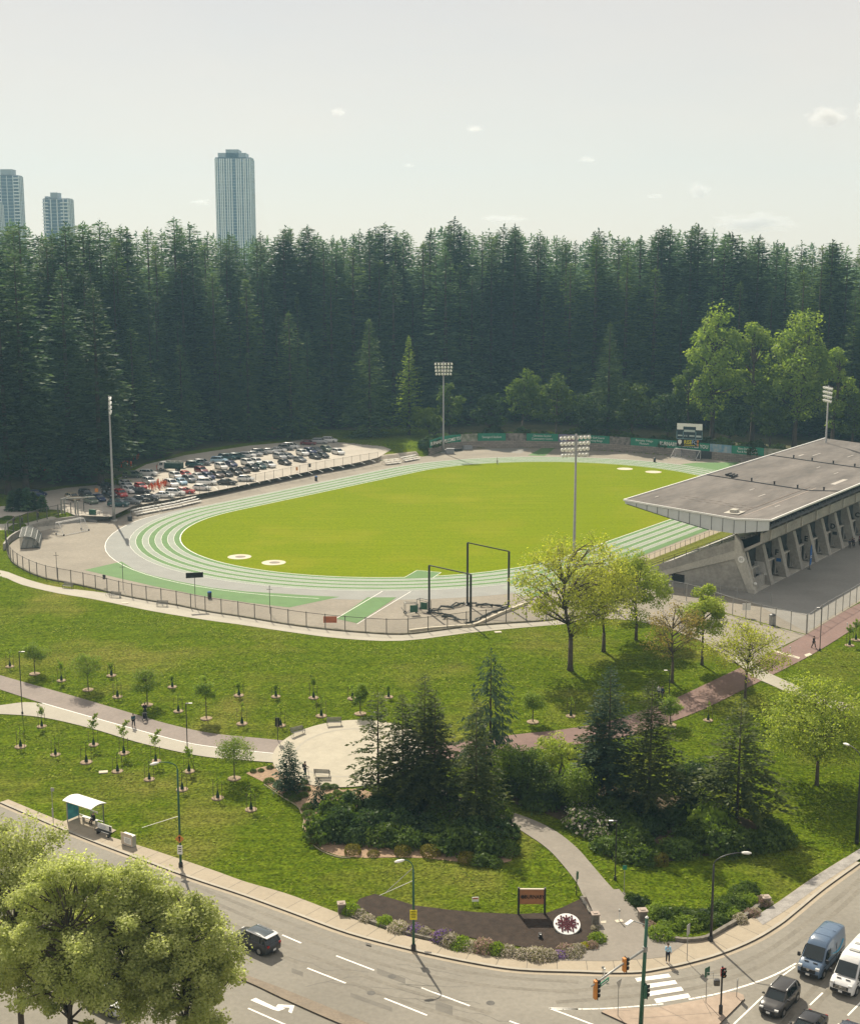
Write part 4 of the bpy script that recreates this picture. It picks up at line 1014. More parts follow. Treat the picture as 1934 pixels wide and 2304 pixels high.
# ================================================================== FENCES
def fence(name, pts, h, spacing, label, mats=('steel', 'mesh'), base=None, step_mid=True, r=.035):
    pts = [np.asarray(p, float) for p in pts]
    o0 = np.array([*pts[0], T(pts[0])])
    t = empty(name, tuple(o0), 0, label, 'fence')
    L = np.concatenate([[0], np.cumsum([np.linalg.norm(b - a) for a, b in zip(pts[:-1], pts[1:])])])
    A = np.array(pts); n = max(2, int(L[-1] / spacing) + 1)
    P = [np.array([np.interp(s, L, A[:, 0]), np.interp(s, L, A[:, 1])]) for s in np.linspace(0, L[-1], n)]
    Z = [T(p) for p in P]; 
    if base is not None: Z = [base] * n
    Q = [(p[0] - o0[0], p[1] - o0[1], z - o0[2]) for p, z in zip(P, Z)]
    post = None
    for q in Q:
        if post is None:
            mb = MB(); mb.tube([(0, 0, -.2), (0, 0, h + .08)], r * 1.3, 6); mb.lathe((0, 0, h + .06), [(r * 1.7, 0), (r * 1.2, .07)], 6); post = mb.build('post', M[mats[0]], t); post.location = q
        else:
            c = post.copy(); COL.objects.link(c); c.location = q
    mb = MB()
    for a, b in zip(Q[:-1], Q[1:]): mb.tube([(a[0], a[1], a[2] + h), (b[0], b[1], b[2] + h)], r * .75, 5, cap=False)
    mb.build('top_rail', M[mats[0]], t)
    mb = MB()
    for a, b in zip(Q[:-1], Q[1:]): mb.quad((a[0], a[1], a[2] + .08), (b[0], b[1], b[2] + .08), (b[0], b[1], b[2] + h), (a[0], a[1], a[2] + h))
    mb.build('wire_mesh', M[mats[1]], t, fix=False)
    return t
M['fpost'] = surf('dull_fence_post', (.11, .105, .095), .6, .1, 2, coords='obj', metal=.3)
near = spline(fw, 3)
lp_ = spline([G(*p) for p in [(16, 1236), (14, 1222), (28, 1208), (70, 1190), (128, 1174), (190, 1163)]], 3)
fence('chain_link_fence', near, 2.3, 3.15, 'long curved chain link fence round the near bend of the track', ('fpost', 'mesh'), r=.055)
fence('chain_link_fence', lp_, 2.3, 3.3, 'short curved chain link fence above the wall behind the dugout shelter', ('fpost', 'mesh'), base=1.2, r=.075)
fp = [G(u, v, 1.25) for u, v in [(318, 1147), (400, 1127), (480, 1108), (589, 1085), (714, 1059), (800, 1044), (850, 1036)]]
fence('chain_link_fence', fp, 2.2, 3.3, 'straight chain link fence between the car park and the track bank', ('fpost', 'mesh'), base=1.25)
gf = [G(*p) for p in [(1480, 1340), (1560, 1356), (1640, 1384), (1667, 1392), (1717, 1404), (1771, 1417), (1812, 1427)]]
fence('chain_link_fence', gf, 2.9, 2.5, 'tall chain link fence with gates in front of the grandstand forecourt', ('steel', 'mesh'), r=.05)
fence('chain_link_fence', [G(*p) for p in [(1814, 1426), (1858, 1396), (1903, 1370), (1960, 1335), (2020, 1298)]], 2.9, 3.2, 'tall chain link fence between the concourse and the red path', ('steel', 'mesh'), r=.05)
fence('chain_link_fence', [LW(-50, -69), LW(-47.5, -77), LW(-47.5, -86)], 1.8, 2.6, 'low chain link fence at the foot of the grandstand side wall', ('steel', 'mesh'))
# concrete lip under the near fence, white kerb at the cage
mb = MB()
for a, b in zip(near[:-1], near[1:]):
    mb.beam((*a, .10), (*b, .10), .35, .26)
o = mb.build('concrete_plinth', surf('mossy_plinth', (.13, .12, .085), .95, .35, 1.2, 6), None); tag(o, 'low mossy concrete plinth under the curved near fence', 'kerb')
mb = MB()
kb = [G(900 + x / 4.4075, 1180 + y / 4.4075) for x, y in ((90, 1070), (300, 1045), (700, 1015), (760, 1000), (1000, 890), (1250, 795))]
for a, b in zip(kb[:-1], kb[1:]): mb.beam((*a, .22), (*b, .22), .45, .4)
o = mb.build('white_kerb', M['padconc'], None); tag(o, 'chunky whitewashed concrete kerb behind the throwing cage', 'kerb')
lw = [G(*p) for p in [(245, 1167), (128, 1180), (70, 1196), (28, 1218), (12, 1238)]]
o = wall_strip('retaining_wall', spline(lw[::-1], 3), 0, 1.25, .35, M['conc']); tag(o, 'stained low retaining wall curving behind the dugout shelter', 'wall')

# ================================================================== THROWING CAGE
def cg(x, y): return G(900 + x / 4.4075, 1180 + y / 4.4075)
A_, B_, C_, D_ = cg(287, 880), cg(697, 1000), cg(665, 800), cg(1072, 835)
hA = zat(1180 + 405 / 4.4075, A_[1]); hB = zat(1180 + 495 / 4.4075, B_[1]); hC = zat(1180 + 180 / 4.4075, C_[1]); hD = zat(1180 + 267 / 4.4075, D_[1])
for (p, q, h1, h2, lab) in ((A_, B_, hA, hB, 'black goal-shaped cage frame nearer the fence, netting lowered at its feet'), (C_, D_, hC, hD, 'black goal-shaped cage frame nearer the track, taller looking of the pair')):
    t = empty('cage_frame', (*p, 0), 0, lab, 'throwing cage', 'black frames of the throwing cage')
    d = q - p
    for o_, h in (((0, 0), h1), (d, h2)):
        mb = MB(); mb.tube([(o_[0], o_[1], 0), (o_[0], o_[1], h)], .17, 8); mb.lathe((o_[0], o_[1], 0), [(.4, 0), (.4, .2), (.2, .25)], 10); mb.build('post', M['darkmetal'], t)
    mb = MB(); mb.beam((0, 0, h1), (d[0], d[1], h2), .14, .16); mb.build('crossbar', M['darkmetal'], t)
# heap of lowered netting, draped between the posts
random.seed(11)
mb = MB()
loops = [(A_, C_), (A_, B_), (B_, D_), (C_, D_)]
for a, b in loops:
    for k in range(2):
        pts = []
        for i in range(13):
            t_ = i / 12; p = a + (b - a) * t_ + np.array([random.uniform(-.7, .7), random.uniform(-.7, .7)])
            pts.append((*p, .18 + .45 * abs(math.sin(t_ * 9 + k)) * random.uniform(.4, 1)))
        mb.tube(pts, [random.uniform(.05, .19) for _ in pts], 6)
o = mb.build('lowered_netting', surf('dark_heaped_net', (.045, .05, .048), .95, .4, 2.5, 6), None, smooth=True); tag(o, 'dark heap of lowered netting lying between the cage posts', 'netting')
def cart(x, y, rz, lab):
    p = cg(x, y); t = empty('barrier_cart', (*p, 0), rz, lab, 'cart', 'green carts beside the throwing cage')
    mb = MB()
    for a, b in (((-1, -.5, .3), (-1, -.5, 1.9)), ((1, -.5, .3), (1, -.5, 1.7)), ((-1, .5, .3), (-1, .5, 1.9)), ((1, .5, .3), (1, .5, 1.7)), ((-1, -.5, 1.9), (1, -.5, 1.7)), ((-1, .5, 1.9), (1, .5, 1.7)), ((-1, -.5, .3), (1, .5, .3)), ((-1, -.5, 1.9), (-1, .5, 1.9)), ((-1, -.5, .3), (1, -.5, 1.7)), ((-1, -.5, .3), (-1, .5, .3)), ((1, -.5, .3), (1, .5, .3)), ((-1.6, 0, 1.2), (-1, 0, .3))): mb.tube([a, b], .05, 5)
    mb.build('frame', M['steel'], t)
    mb = MB(); mb.box((.3, -.52, 1.0), (1.2, .06, 1.1)); mb.build('green_panel', M['dkgreen'], t)
    for sx in (-.9, .9):
        mb = MB(); mb.lathe((sx, .5, .25), [(.2, -.06), (.25, 0), (.2, .06)], 10, axis='y'); mb.build('wheel', M['rubber'], t)
cart(110, 890, .2, 'green panelled cart leaning left of the cage, outer one'); cart(235, 860, -.5, 'green panelled cart beside the left cage post')

# ================================================================== DUGOUT SHELTER, BLEACHERS, SMALL STADIUM THINGS
pd = [G(*z5(x, y)) for x, y in ((265, 1385), (500, 1395), (590, 1285))]
dd = pd[2] - pd[1]; da = math.atan2(dd[1], dd[0]); Ld = 7.5
dg = empty('dugout_shelter', (*pd[1], .02), da + .12, 'curved clear-roofed team dugout shelter on the worn court', 'dugout')
dg.scale = (1.3, 1.6, 1.1)
mb = MB(); prof = [(0, 0), (0.1, .9), (.45, 1.6), (1.0, 2.05), (1.7, 2.2), (2.3, 2.1)]
for i in range(9):
    x = i * Ld / 8; mb.tube([(x, b, z) for b, z in prof], .06, 6)
for b, z in prof: mb.tube([(0, b, z), (Ld, b, z)], .05, 5)
mb.build('frame', M['steel'], dg)
mb = MB()
for (b0, z0), (b1, z1) in zip(prof[:-1], prof[1:]): mb.quad((0, b0, z0), (Ld, b0, z0), (Ld, b1, z1), (0, b1, z1))
for x in (0, Ld): mb.add([(x, b, z) for b, z in prof] + [(x, 2.3, 0)], [tuple(range(7))])
mb.build('clear_panel', veil('smoky_polycarbonate', (.17, .18, .16), .62), dg, fix=False)
mb = MB(); mb.box((Ld / 2, .55, .45), (Ld - .3, .4, .08)); mb.box((Ld / 2, .3, .8), (Ld - .3, .08, .4)); mb.build('bench', M['darkmetal'], dg)
mb = MB(); mb.box((Ld / 2, 1.1, .06), (Ld, 2.3, .12)); mb.build('floor', M['darkmetal'], dg)

def bleacher(p, q, rows, label):
    p, q = np.asarray(p), np.asarray(q); d = q - p; L = np.linalg.norm(d); a = math.atan2(d[1], d[0])
    t = empty('bleacher', (*p, .02), a, label, 'bleachers', 'white bleachers on the track bank')
    for r in range(rows):
        mb = MB(); mb.box((L / 2, r * .75 + .15, .42 + r * .42), (L, .34, .06)); mb.build('seat_plank', M['white'], t)
        mb = MB(); mb.box((L / 2, r * .75 + .55, .14 + r * .42), (L, .3, .05)); mb.build('foot_plank', M['seatm'], t)
    mb = MB()
    for i in range(int(L / 2) + 1):
        x = min(L, i * 2.0) ; mb.beam((x, 0, .05), (x, rows * .75, .05 + rows * .42), .06); mb.beam((x, rows * .75 - .2, 0), (x, rows * .75 - .2, rows * .42), .06); mb.beam((x, .15, 0), (x, .15, .4), .06)
    mb.build('support_frame', M['steel'], t)
def z3(x, y): return 200 + x / 5.877, 970 + y / 5.877
bleacher(G(*z3(640, 1125)), G(*z3(955, 1065)), 3, 'white bleacher nearest the floodlight mast by the bend')
bleacher(G(*z3(970, 1062)), G(*z3(1240, 1010)), 3, 'white bleacher in the middle of the three by the bend')
bleacher(G(*z3(1250, 1005)), G(*z3(1500, 945)), 3, 'grey-white bleacher farthest from the mast by the bend')
bleacher(r4([(555, 245)])[0], r4([(640, 235)])[0], 3, 'small white bleacher on the far straight, left one')
bleacher(r4([(660, 228)])[0], r4([(745, 212)])[0], 3, 'small white bleacher on the far straight, right one')
bleacher(G(897, 1003), G(925, 1001), 3, 'small bleacher beside the left end of the far wall')

def block(name, p, z, size, rz, m, label, cat, group=None, bevel=.05):
    mb = MB(); mb.box((0, 0, size[2] / 2), size); mb.box((0, 0, size[2] + .03), (size[0] * 1.04, size[1] * 1.04, .06)); mb.box((0, 0, .04), (size[0] * .9, size[1] * .9, .08))
    o = mb.build(name, m, None, bevel=bevel); o.location = (*p, z); o.rotation_euler = (0, 0, rz); return tag(o, label, cat, group)
ordn = ['first', 'second', 'third', 'fourth', 'fifth', 'sixth', 'seventh', 'eighth', 'ninth', 'tenth', 'eleventh', 'twelfth', 'thirteenth', 'fourteenth', 'fifteenth', 'sixteenth', 'seventeenth', 'eighteenth', 'nineteenth', 'twentieth', 'twenty-first', 'twenty-second', 'twenty-third', 'twenty-fourth', 'twenty-fifth', 'twenty-sixth', 'twenty-seventh', 'twenty-eighth', 'twenty-ninth', 'thirtieth'] + ['thirty-' + q for q in ('first', 'second', 'third', 'fourth', 'fifth', 'sixth', 'seventh', 'eighth', 'ninth')] + ['fortieth'] + ['forty-' + q for q in ('first', 'second', 'third', 'fourth', 'fifth', 'sixth', 'seventh', 'eighth', 'ninth')]
M['matgrey'] = surf('grey_crash_mat_cover', (.27, .28, .29), .7, .1, 1, coords='obj')
for i, x in enumerate((715, 757, 797, 838, 880, 937, 995, 1055, 1108)):
    u, v = 930 + x / 4.007, 940 + 268 / 4.007
    block('crash_mat', G(u, v), .02, (1.35, .7, 1.75), random.uniform(-.1, .1), M['matgrey'], f'grey padded mat standing on end against the stone wall, {ordn[i]} from the left', 'crash mat', 'grey mats against the stone wall')
for i, (x, y, s) in enumerate(((330, 325, (2.2, 1.4, 1.5)), (485, 285, (2.6, 1.4, 1.0)), (400, 300, (2.5, .8, .7)), (285, 320, (.8, .8, 1.0)))):
    block('equipment_box', G(930 + x / 4.007, 940 + y / 4.007), .02, s, .3 * i, M['matgrey'] if i != 2 else M['darkmetal'], ['grey equipment box just right of the far floodlight mast', 'long grey equipment box nearest the mats by the far wall', 'low dark equipment crate between the two grey boxes', 'small pale box at the foot of the far floodlight mast'][i], 'box')
block('crash_mat', G(*z2(990, 368)), .02, (5.5, 1.2, 2.0), sa, M['darkmetal'], 'large dark crash mat standing right of the far goal', 'crash mat')
def bin_(p, z, label, m='darkmetal', lid='blue', h=1.15, r=.33):
    t = empty('litter_bin', (*p, z), 0, label, 'litter bin')
    mb = MB(); mb.lathe((0, 0, 0), [(r * .85, 0), (r, .1), (r, h * .85), (r * .96, h * .88)], 14); mb.build('drum', M[m], t)
    mb = MB(); mb.lathe((0, 0, h * .88), [(r * 1.05, 0), (r * 1.05, .12), (r * .5, .25)], 14); mb.build('lid', M[lid], t)
bin_(G(472, 1347), 0, 'dark litter drum with a blue lid on the court near the fence')
bin_(G(711, 1082), 0, 'dark blue litter drum beside the far straight'); bin_(G(*z2(527, 400)), 0, 'black litter drum near the far goal', lid='darkmetal')
bin_(GT(1736, 1407)[:2], 0.05, 'tall grey litter bin in front of the forecourt gates', m='steel', lid='darkmetal', h=1.7, r=.5)
bin_(G(293, 1172), 0, 'black drum left of the bench near the floodlight mast', lid='darkmetal', h=1.0, r=.5)
# small things along the fence: distance board, red sign, notice
t = empty('distance_board', (*G(440, 1366), 0), 0, 'black screen board raised on a thin post behind the near fence', 'board')
mb = MB(); mb.tube([(0, 0, 0), (0, 0, 5.2)], .05, 6); mb.build('post', M['darkmetal'], t)
mb = MB(); mb.box((0, 0, 5.2), (2.7, .12, .85), .25); mb.box((0, .09, 5.2), (2.5, .05, .6), .25); mb.build('screen', M['black'], t)
def plate_sign(name, p, z, w, h, m, label, cat='sign', txt=None, tm='white', ts=.3, rz=0.0, post=None, thick=.03):
    t = empty(name, (*p, 0), rz, label, cat)
    mb = MB(); mb.box((0, 0, z + h / 2), (w, thick, h)); mb.build('face', m, t, bevel=.01)
    if txt: text_obj('lettering', txt, M[tm], ts, (0, -thick / 2 - .006, z + h / 2), (math.pi / 2, 0, 0), t, extrude=.003)
    if post:
        mb = MB(); mb.tube([(0, .05, 0), (0, .05, z + h * .9)], post, 6); mb.build('post', M['steel'], t)
    t.location.z = T(p); return t
M['redsign'] = surf('faded_red_sign', (.50, .15, .07), .6, .12, 2, coords='obj')
plate_sign('fence_sign', GT(743, 1411)[:2] + np.array([0, -.12]), .7, 2.0, 1.0, M['redsign'], 'faded red sign hung on the near fence', )
plate_sign('fence_sign', GT(236, 1320)[:2] + np.array([0, -.12]), 1.3, .5, .8, M['darkmetal'], 'small dark notice on the near fence left of the black board')
plate_sign('fence_sign', G(*z3(115, 1015)) + np.array([0, -.1]), 2.4, .8, .8, M['amber'], 'amber notice on the fence left of the floodlight mast')
plate_sign('fence_sign', G(1677, 1388) + np.array([0, -.15]), 1.1, 1.3, 1.1, M['white'], 'white notice board on the tall forecourt fence')
plate_sign('fence_sign', GT(668, 1066)[:2], 1.6, .5, .9, M['amber'], 'orange notice on the car park fence')
plate_sign('fence_sign', GT(697, 1058)[:2], 1.7, .6, 1.0, M['darkmetal'], 'dark notice on the car park fence, right of the orange one')
# antenna posts behind the near fence
for i, (x, y, h) in enumerate(((325, 880, 4.4), (700, 950, 4.4), (1530, 1085, 4.4))):
    p = r3([(x, y)])[0]; t = empty('wire_post', (*p, 0), 0, f'thin dark post with a short cross arm behind the near fence, {ordn[i]} from the left', 'post', 'thin posts along the near fence')
    mb = MB(); mb.tube([(0, 0, 0), (0, 0, h)], .045, 6); mb.build('shaft', M['darkmetal'], t)
    mb = MB(); mb.beam((-.45, 0, h - .5), (.45, 0, h - .5), .06); mb.lathe((0, 0, h - .08), [(.07, 0), (.02, .25)], 6); mb.build('cross_arm', M['darkmetal'], t)
p = G(900 + 418 / 4.4 * 0 + 0, 1430); 
# turnstile / gate frame at the left corner
t = empty('entrance_gate', (*G(*z5(770, 1030)), .05), math.atan2(*(G(*z5(1130, 1060)) - G(*z5(770, 1030)))[::-1]) , 'steel entrance gate of posts and railings beside the dugout court', 'gate')
mb = MB()
for x, h in ((0, 4.2), (.8, 4.2), (3.6, 4.2), (4.2, 4.0)): mb.beam((x, 0, 0), (x, 0, h), .22)
mb.beam((0, 0, 4.2), (7.5, 1.5, 4.9), .22); mb.beam((0, 0, 4.1), (1.2, 1.5, 4.7), .18); mb.build('portal_frame', M['steel'], t)
mb = MB()
for k in range(14):
    x = -2 + k * .9; mb.beam((x, 1.2, 0), (x, 1.2, 1.9), .07)
for z_ in (.5, 1.2, 1.9): mb.beam((-2, 1.2, z_), (10, 1.2, z_), .06)
mb.beam((4.2, .3, .4), (9.5, -.9, .1), .3, .5); mb.build('railing', M['steel'], t)
mb = MB(); mb.box((7.2, .9, 1.7), (1.5, .4, 1.2)); mb.build('green_box', M['dkgreen'], t)

# handrail along the concourse strip
fence('handrail', [LW(-38, -55.6), LW(20, -55.6)], 1.0, 2.2, 'low grey handrail between the track and the grandstand front', ('steel', 'mesh'))
# ================================================================== VEHICLES
M['glassc'] = glassmat('tinted_car_glass', (0.012, 0.020, 0.022), 0.05)
M['chrome'] = surf('bright_trim', (.55, .55, .55), .25, .05, 2, coords='obj', metal=.8)
M['lampc'] = surf('clear_headlamp', (.62, .62, .60), .15, .05, 2, coords='obj', spec=.6)
M['tail'] = surf('red_tail_lamp', (.30, .012, .010), .3, .1, 2, coords='obj')
M['plate'] = surf('number_plate', (.70, .70, .68), .5, .05, 2, coords='obj')
M['plastic'] = surf('black_trim_plastic', (.020, .020, .021), .6, .1, 2, coords='obj')

def ring(w, zb, zt, r=.16, tuck=.9, crown=.0, wt=None):
    """half outline mirrored: a rounded car cross section"""
    wt = wt or w
    h = [(tuck * w, zb), (w, zb + min(.12, (zt - zb) * .3)), (w * 1.01, zb + (zt - zb) * .5), (wt, max(zt - r, zb + (zt - zb) * .55)), (wt - r * .30, zt - r * .28), (wt - r, zt), (wt * .45, zt + crown)]
    return [(y, z) for y, z in h] + [(-y, z) for y, z in h[::-1]]
def hull(st): return [[(x, y, z) for y, z in ring(*a)] for x, *a in st]

def wheel_set(t, xs, half, r, wdt=.22):
    for x in xs:
        for s in (1, -1):
            mb = MB(); mb.lathe((0, 0, 0), [(r * .55, -wdt / 2 + .02), (r * .92, -wdt / 2), (r, -wdt / 4), (r, wdt / 4), (r * .92, wdt / 2), (r * .55, wdt / 2 - .02)], 18, axis='y')
            w = mb.build('wheel', M['rubber'], t, smooth=False); w.location = (x, s * (half - wdt / 2 + .015), r)
            mb = MB(); mb.lathe((0, s * .02, 0), [(.02, -wdt / 2 * 1), (r * .60, -wdt / 2 * .98), (r * .60, wdt / 2 * .98), (.02, wdt / 2)], 12, axis='y'); mb.build('rim', M['steel'], w)

def car(kind, col, label, cat='car', group=None, name=None, rough=.28, far=False, roofcol=None):
    P_ = dict(
        suv=dict(L=4.7, W=1.9, H=1.70, belt=1.08, hood=1.02, wb=(1.42, -1.40), xs=(1.05, .45, -1.75, -2.2), r=.36),
        hatch=dict(L=4.2, W=1.78, H=1.50, belt=.98, hood=.92, wb=(1.30, -1.28), xs=(1.05, .25, -1.45, -2.0), r=.32),
        sedan=dict(L=4.75, W=1.84, H=1.45, belt=.95, hood=.90, wb=(1.42, -1.40), xs=(.95, .20, -1.15, -1.85), r=.33),
        minivan=dict(L=5.0, W=1.95, H=1.76, belt=1.08, hood=1.0, wb=(1.52, -1.45), xs=(1.40, .55, -2.0, -2.42), r=.34))[kind]
    L, W, H, belt, hood, (wf, wr), (xa, xb, xc, xd), r = (P_[k] for k in ('L', 'W', 'H', 'belt', 'hood', 'wb', 'xs', 'r'))
    h = L / 2; w = W / 2
    m = paint('car_paint', col, rough, .7 if max(col) > .1 else .25) if not isinstance(col, bpy.types.Material) else col
    t = empty(name or {'suv': 'sport_utility_car', 'hatch': 'hatchback_car', 'sedan': 'sedan_car', 'minivan': 'minivan'}[kind], (0, 0, 0), 0, label, cat, group)
    mb = MB()
    tail = belt if kind != 'sedan' else belt - .01
    st = [(h, w * .62, .34, .62, .10, .9), (h - .06, w * .82, .28, .70, .14, .9), (h - .28, w * .95, .22, hood - .12, .16, .92), (h - .75, w * .985, .20, hood - .02, .14, .93), (xa + .12, w * .99, .20, belt - .03, .10, .93), (xa - .2, w, .20, belt, .07, .93), (0, w, .20, belt + .01, .06, .93), (xc, w, .20, belt + .02, .07, .93), (-h + .45, w * .985, .22, tail + .02, .12, .93), (-h + .12, w * .94, .28, tail - .03, .15, .92), (-h, w * .78, .36, tail - .22, .12, .9)]
    mb.loft(hull(st)); b0 = mb
    # greenhouse of dark glass
    gw, rw = w * .93, w * .74
    mb = MB()
    z0, z1 = belt - .03, H - .07
    xe = xd if kind != 'sedan' else xd
    mb.loft([[(xa + .1, -gw * .86, z0), (xa + .1, gw * .86, z0), (xa + .1, gw * .84, z0 + .02), (xa + .1, -gw * .84, z0 + .02)],
             [(xb, -gw, z0), (xb, gw, z0), (xb, rw, z1), (xb, -rw, z1)],
             [(xc, -gw, z0), (xc, gw, z0), (xc, rw, z1 - .02), (xc, -rw, z1 - .02)],
             [(xe, -gw * .9, z0), (xe, gw * .9, z0), (xe, gw * .86, z0 + .04), (xe, -gw * .86, z0 + .04)]])
    mb.build('window', M['glassc'], t)
    # roof skin + pillars in body colour
    mb = MB()
    zr = H - .07
    mr = m if roofcol is None else roofcol
    mb.loft([[(x, y * k, z) for y, z in ((-rw - .03, zr - .05), (-rw - .02, zr), (-rw + .12, zr + .055 * c), (0, zr + .075 * c), (rw - .12, zr + .055 * c), (rw + .02, zr), (rw + .03, zr - .05))] for x, k, c in ((xb + .12, .92, .2), (xb - .05, 1, .8), ((xb + xc) / 2, 1, 1), (xc + .1, .99, .75), (xc - .1, .93, .1))])
    mb.build('roof', mr, t, smooth=True)
    PL = []
    for s in (-1, 1):
        PL.append(((xa + .08, s * gw * .87, z0), (xb + .02, s * (rw + .01), zr), .09, .07))
        PL.append(((xe - .02, s * gw * .9, z0), (xc - .02, s * (rw + .01), zr - .02), .14, .08))
        PL.append(((-.15, s * (gw + .005), z0), (-.15, s * (rw + .015), zr), .09, .03))
        if kind in ('suv', 'minivan'): PL.append(((xc + .35, s * (gw + .005), z0), (xc + .35, s * (rw + .015), zr), .10, .03))
    AR = [(x, s * (w - .08), r + .02) for x in (wf, wr) for s in (1, -1)]
    if far:
        for q in PL: b0.beam(*q)
        body = b0.build('body', [m, M['plastic']], t, smooth=True)
    else:
        body = b0.build('body', m, t, smooth=True)
        for q in PL: mb = MB(); mb.beam(*q); mb.build('pillar', m, t)
        for q in AR: mb = MB(); mb.lathe(q, [(r + .10, -.09), (r + .10, .095)], 18, axis='y'); mb.build('wheel_arch', M['plastic'], t)
    wheel_set(t, (wf, wr), w, r)
    for s in (1, -1):
        mb = MB(); mb.box((h - .16, s * w * .66, hood - .26), (.24, w * .34, .13)); mb.build('headlight', M['lampc'], t, bevel=.03)
        mb = MB(); mb.box((-h + .07, s * w * .72, tail - .14), (.16, w * .26, .18)); mb.build('tail_light', M['tail'], t, bevel=.03)
        if not far:
            mb = MB(); mb.box((xa - .22, s * (w + .10), belt + .08), (.12, .22, .15)); mb.build('mirror', m, t, bevel=.03)
    if not far:
        mb = MB(); mb.box((h - .03, 0, .56), (.10, w * 1.05, .24)); mb.box((h + .0, 0, .34), (.06, w * 1.2, .10)); mb.build('grille', M['plastic'], t, bevel=.02)
        for x in (h + .05, -h - .02):
            mb = MB(); mb.box((x, 0, .50), (.03, .32, .16)); mb.build('number_plate', M['plate'], t)
        mb = MB()
        for s in (1, -1):
            for x in (.55, -.55): mb.box((x - .2, s * (w + .012), belt - .12), (.2, .03, .03))
            mb.beam((wf - .5, s * (w + .005), .30), (wr + .5, s * (w + .005), .30), .03, .12)
        mb.build('trim', M['plastic'], t)
        if kind == 'suv':
            mb = MB()
            for s in (1, -1): mb.tube([(xb - .1, s * (rw - .03), zr + .05), (xb - .3, s * (rw - .03), zr + .10), (xc + .4, s * (rw - .03), zr + .10), (xc + .2, s * (rw - .03), zr + .05)], .025, 5)
            mb.build('roof_rail', M['chrome'], t)
    return t

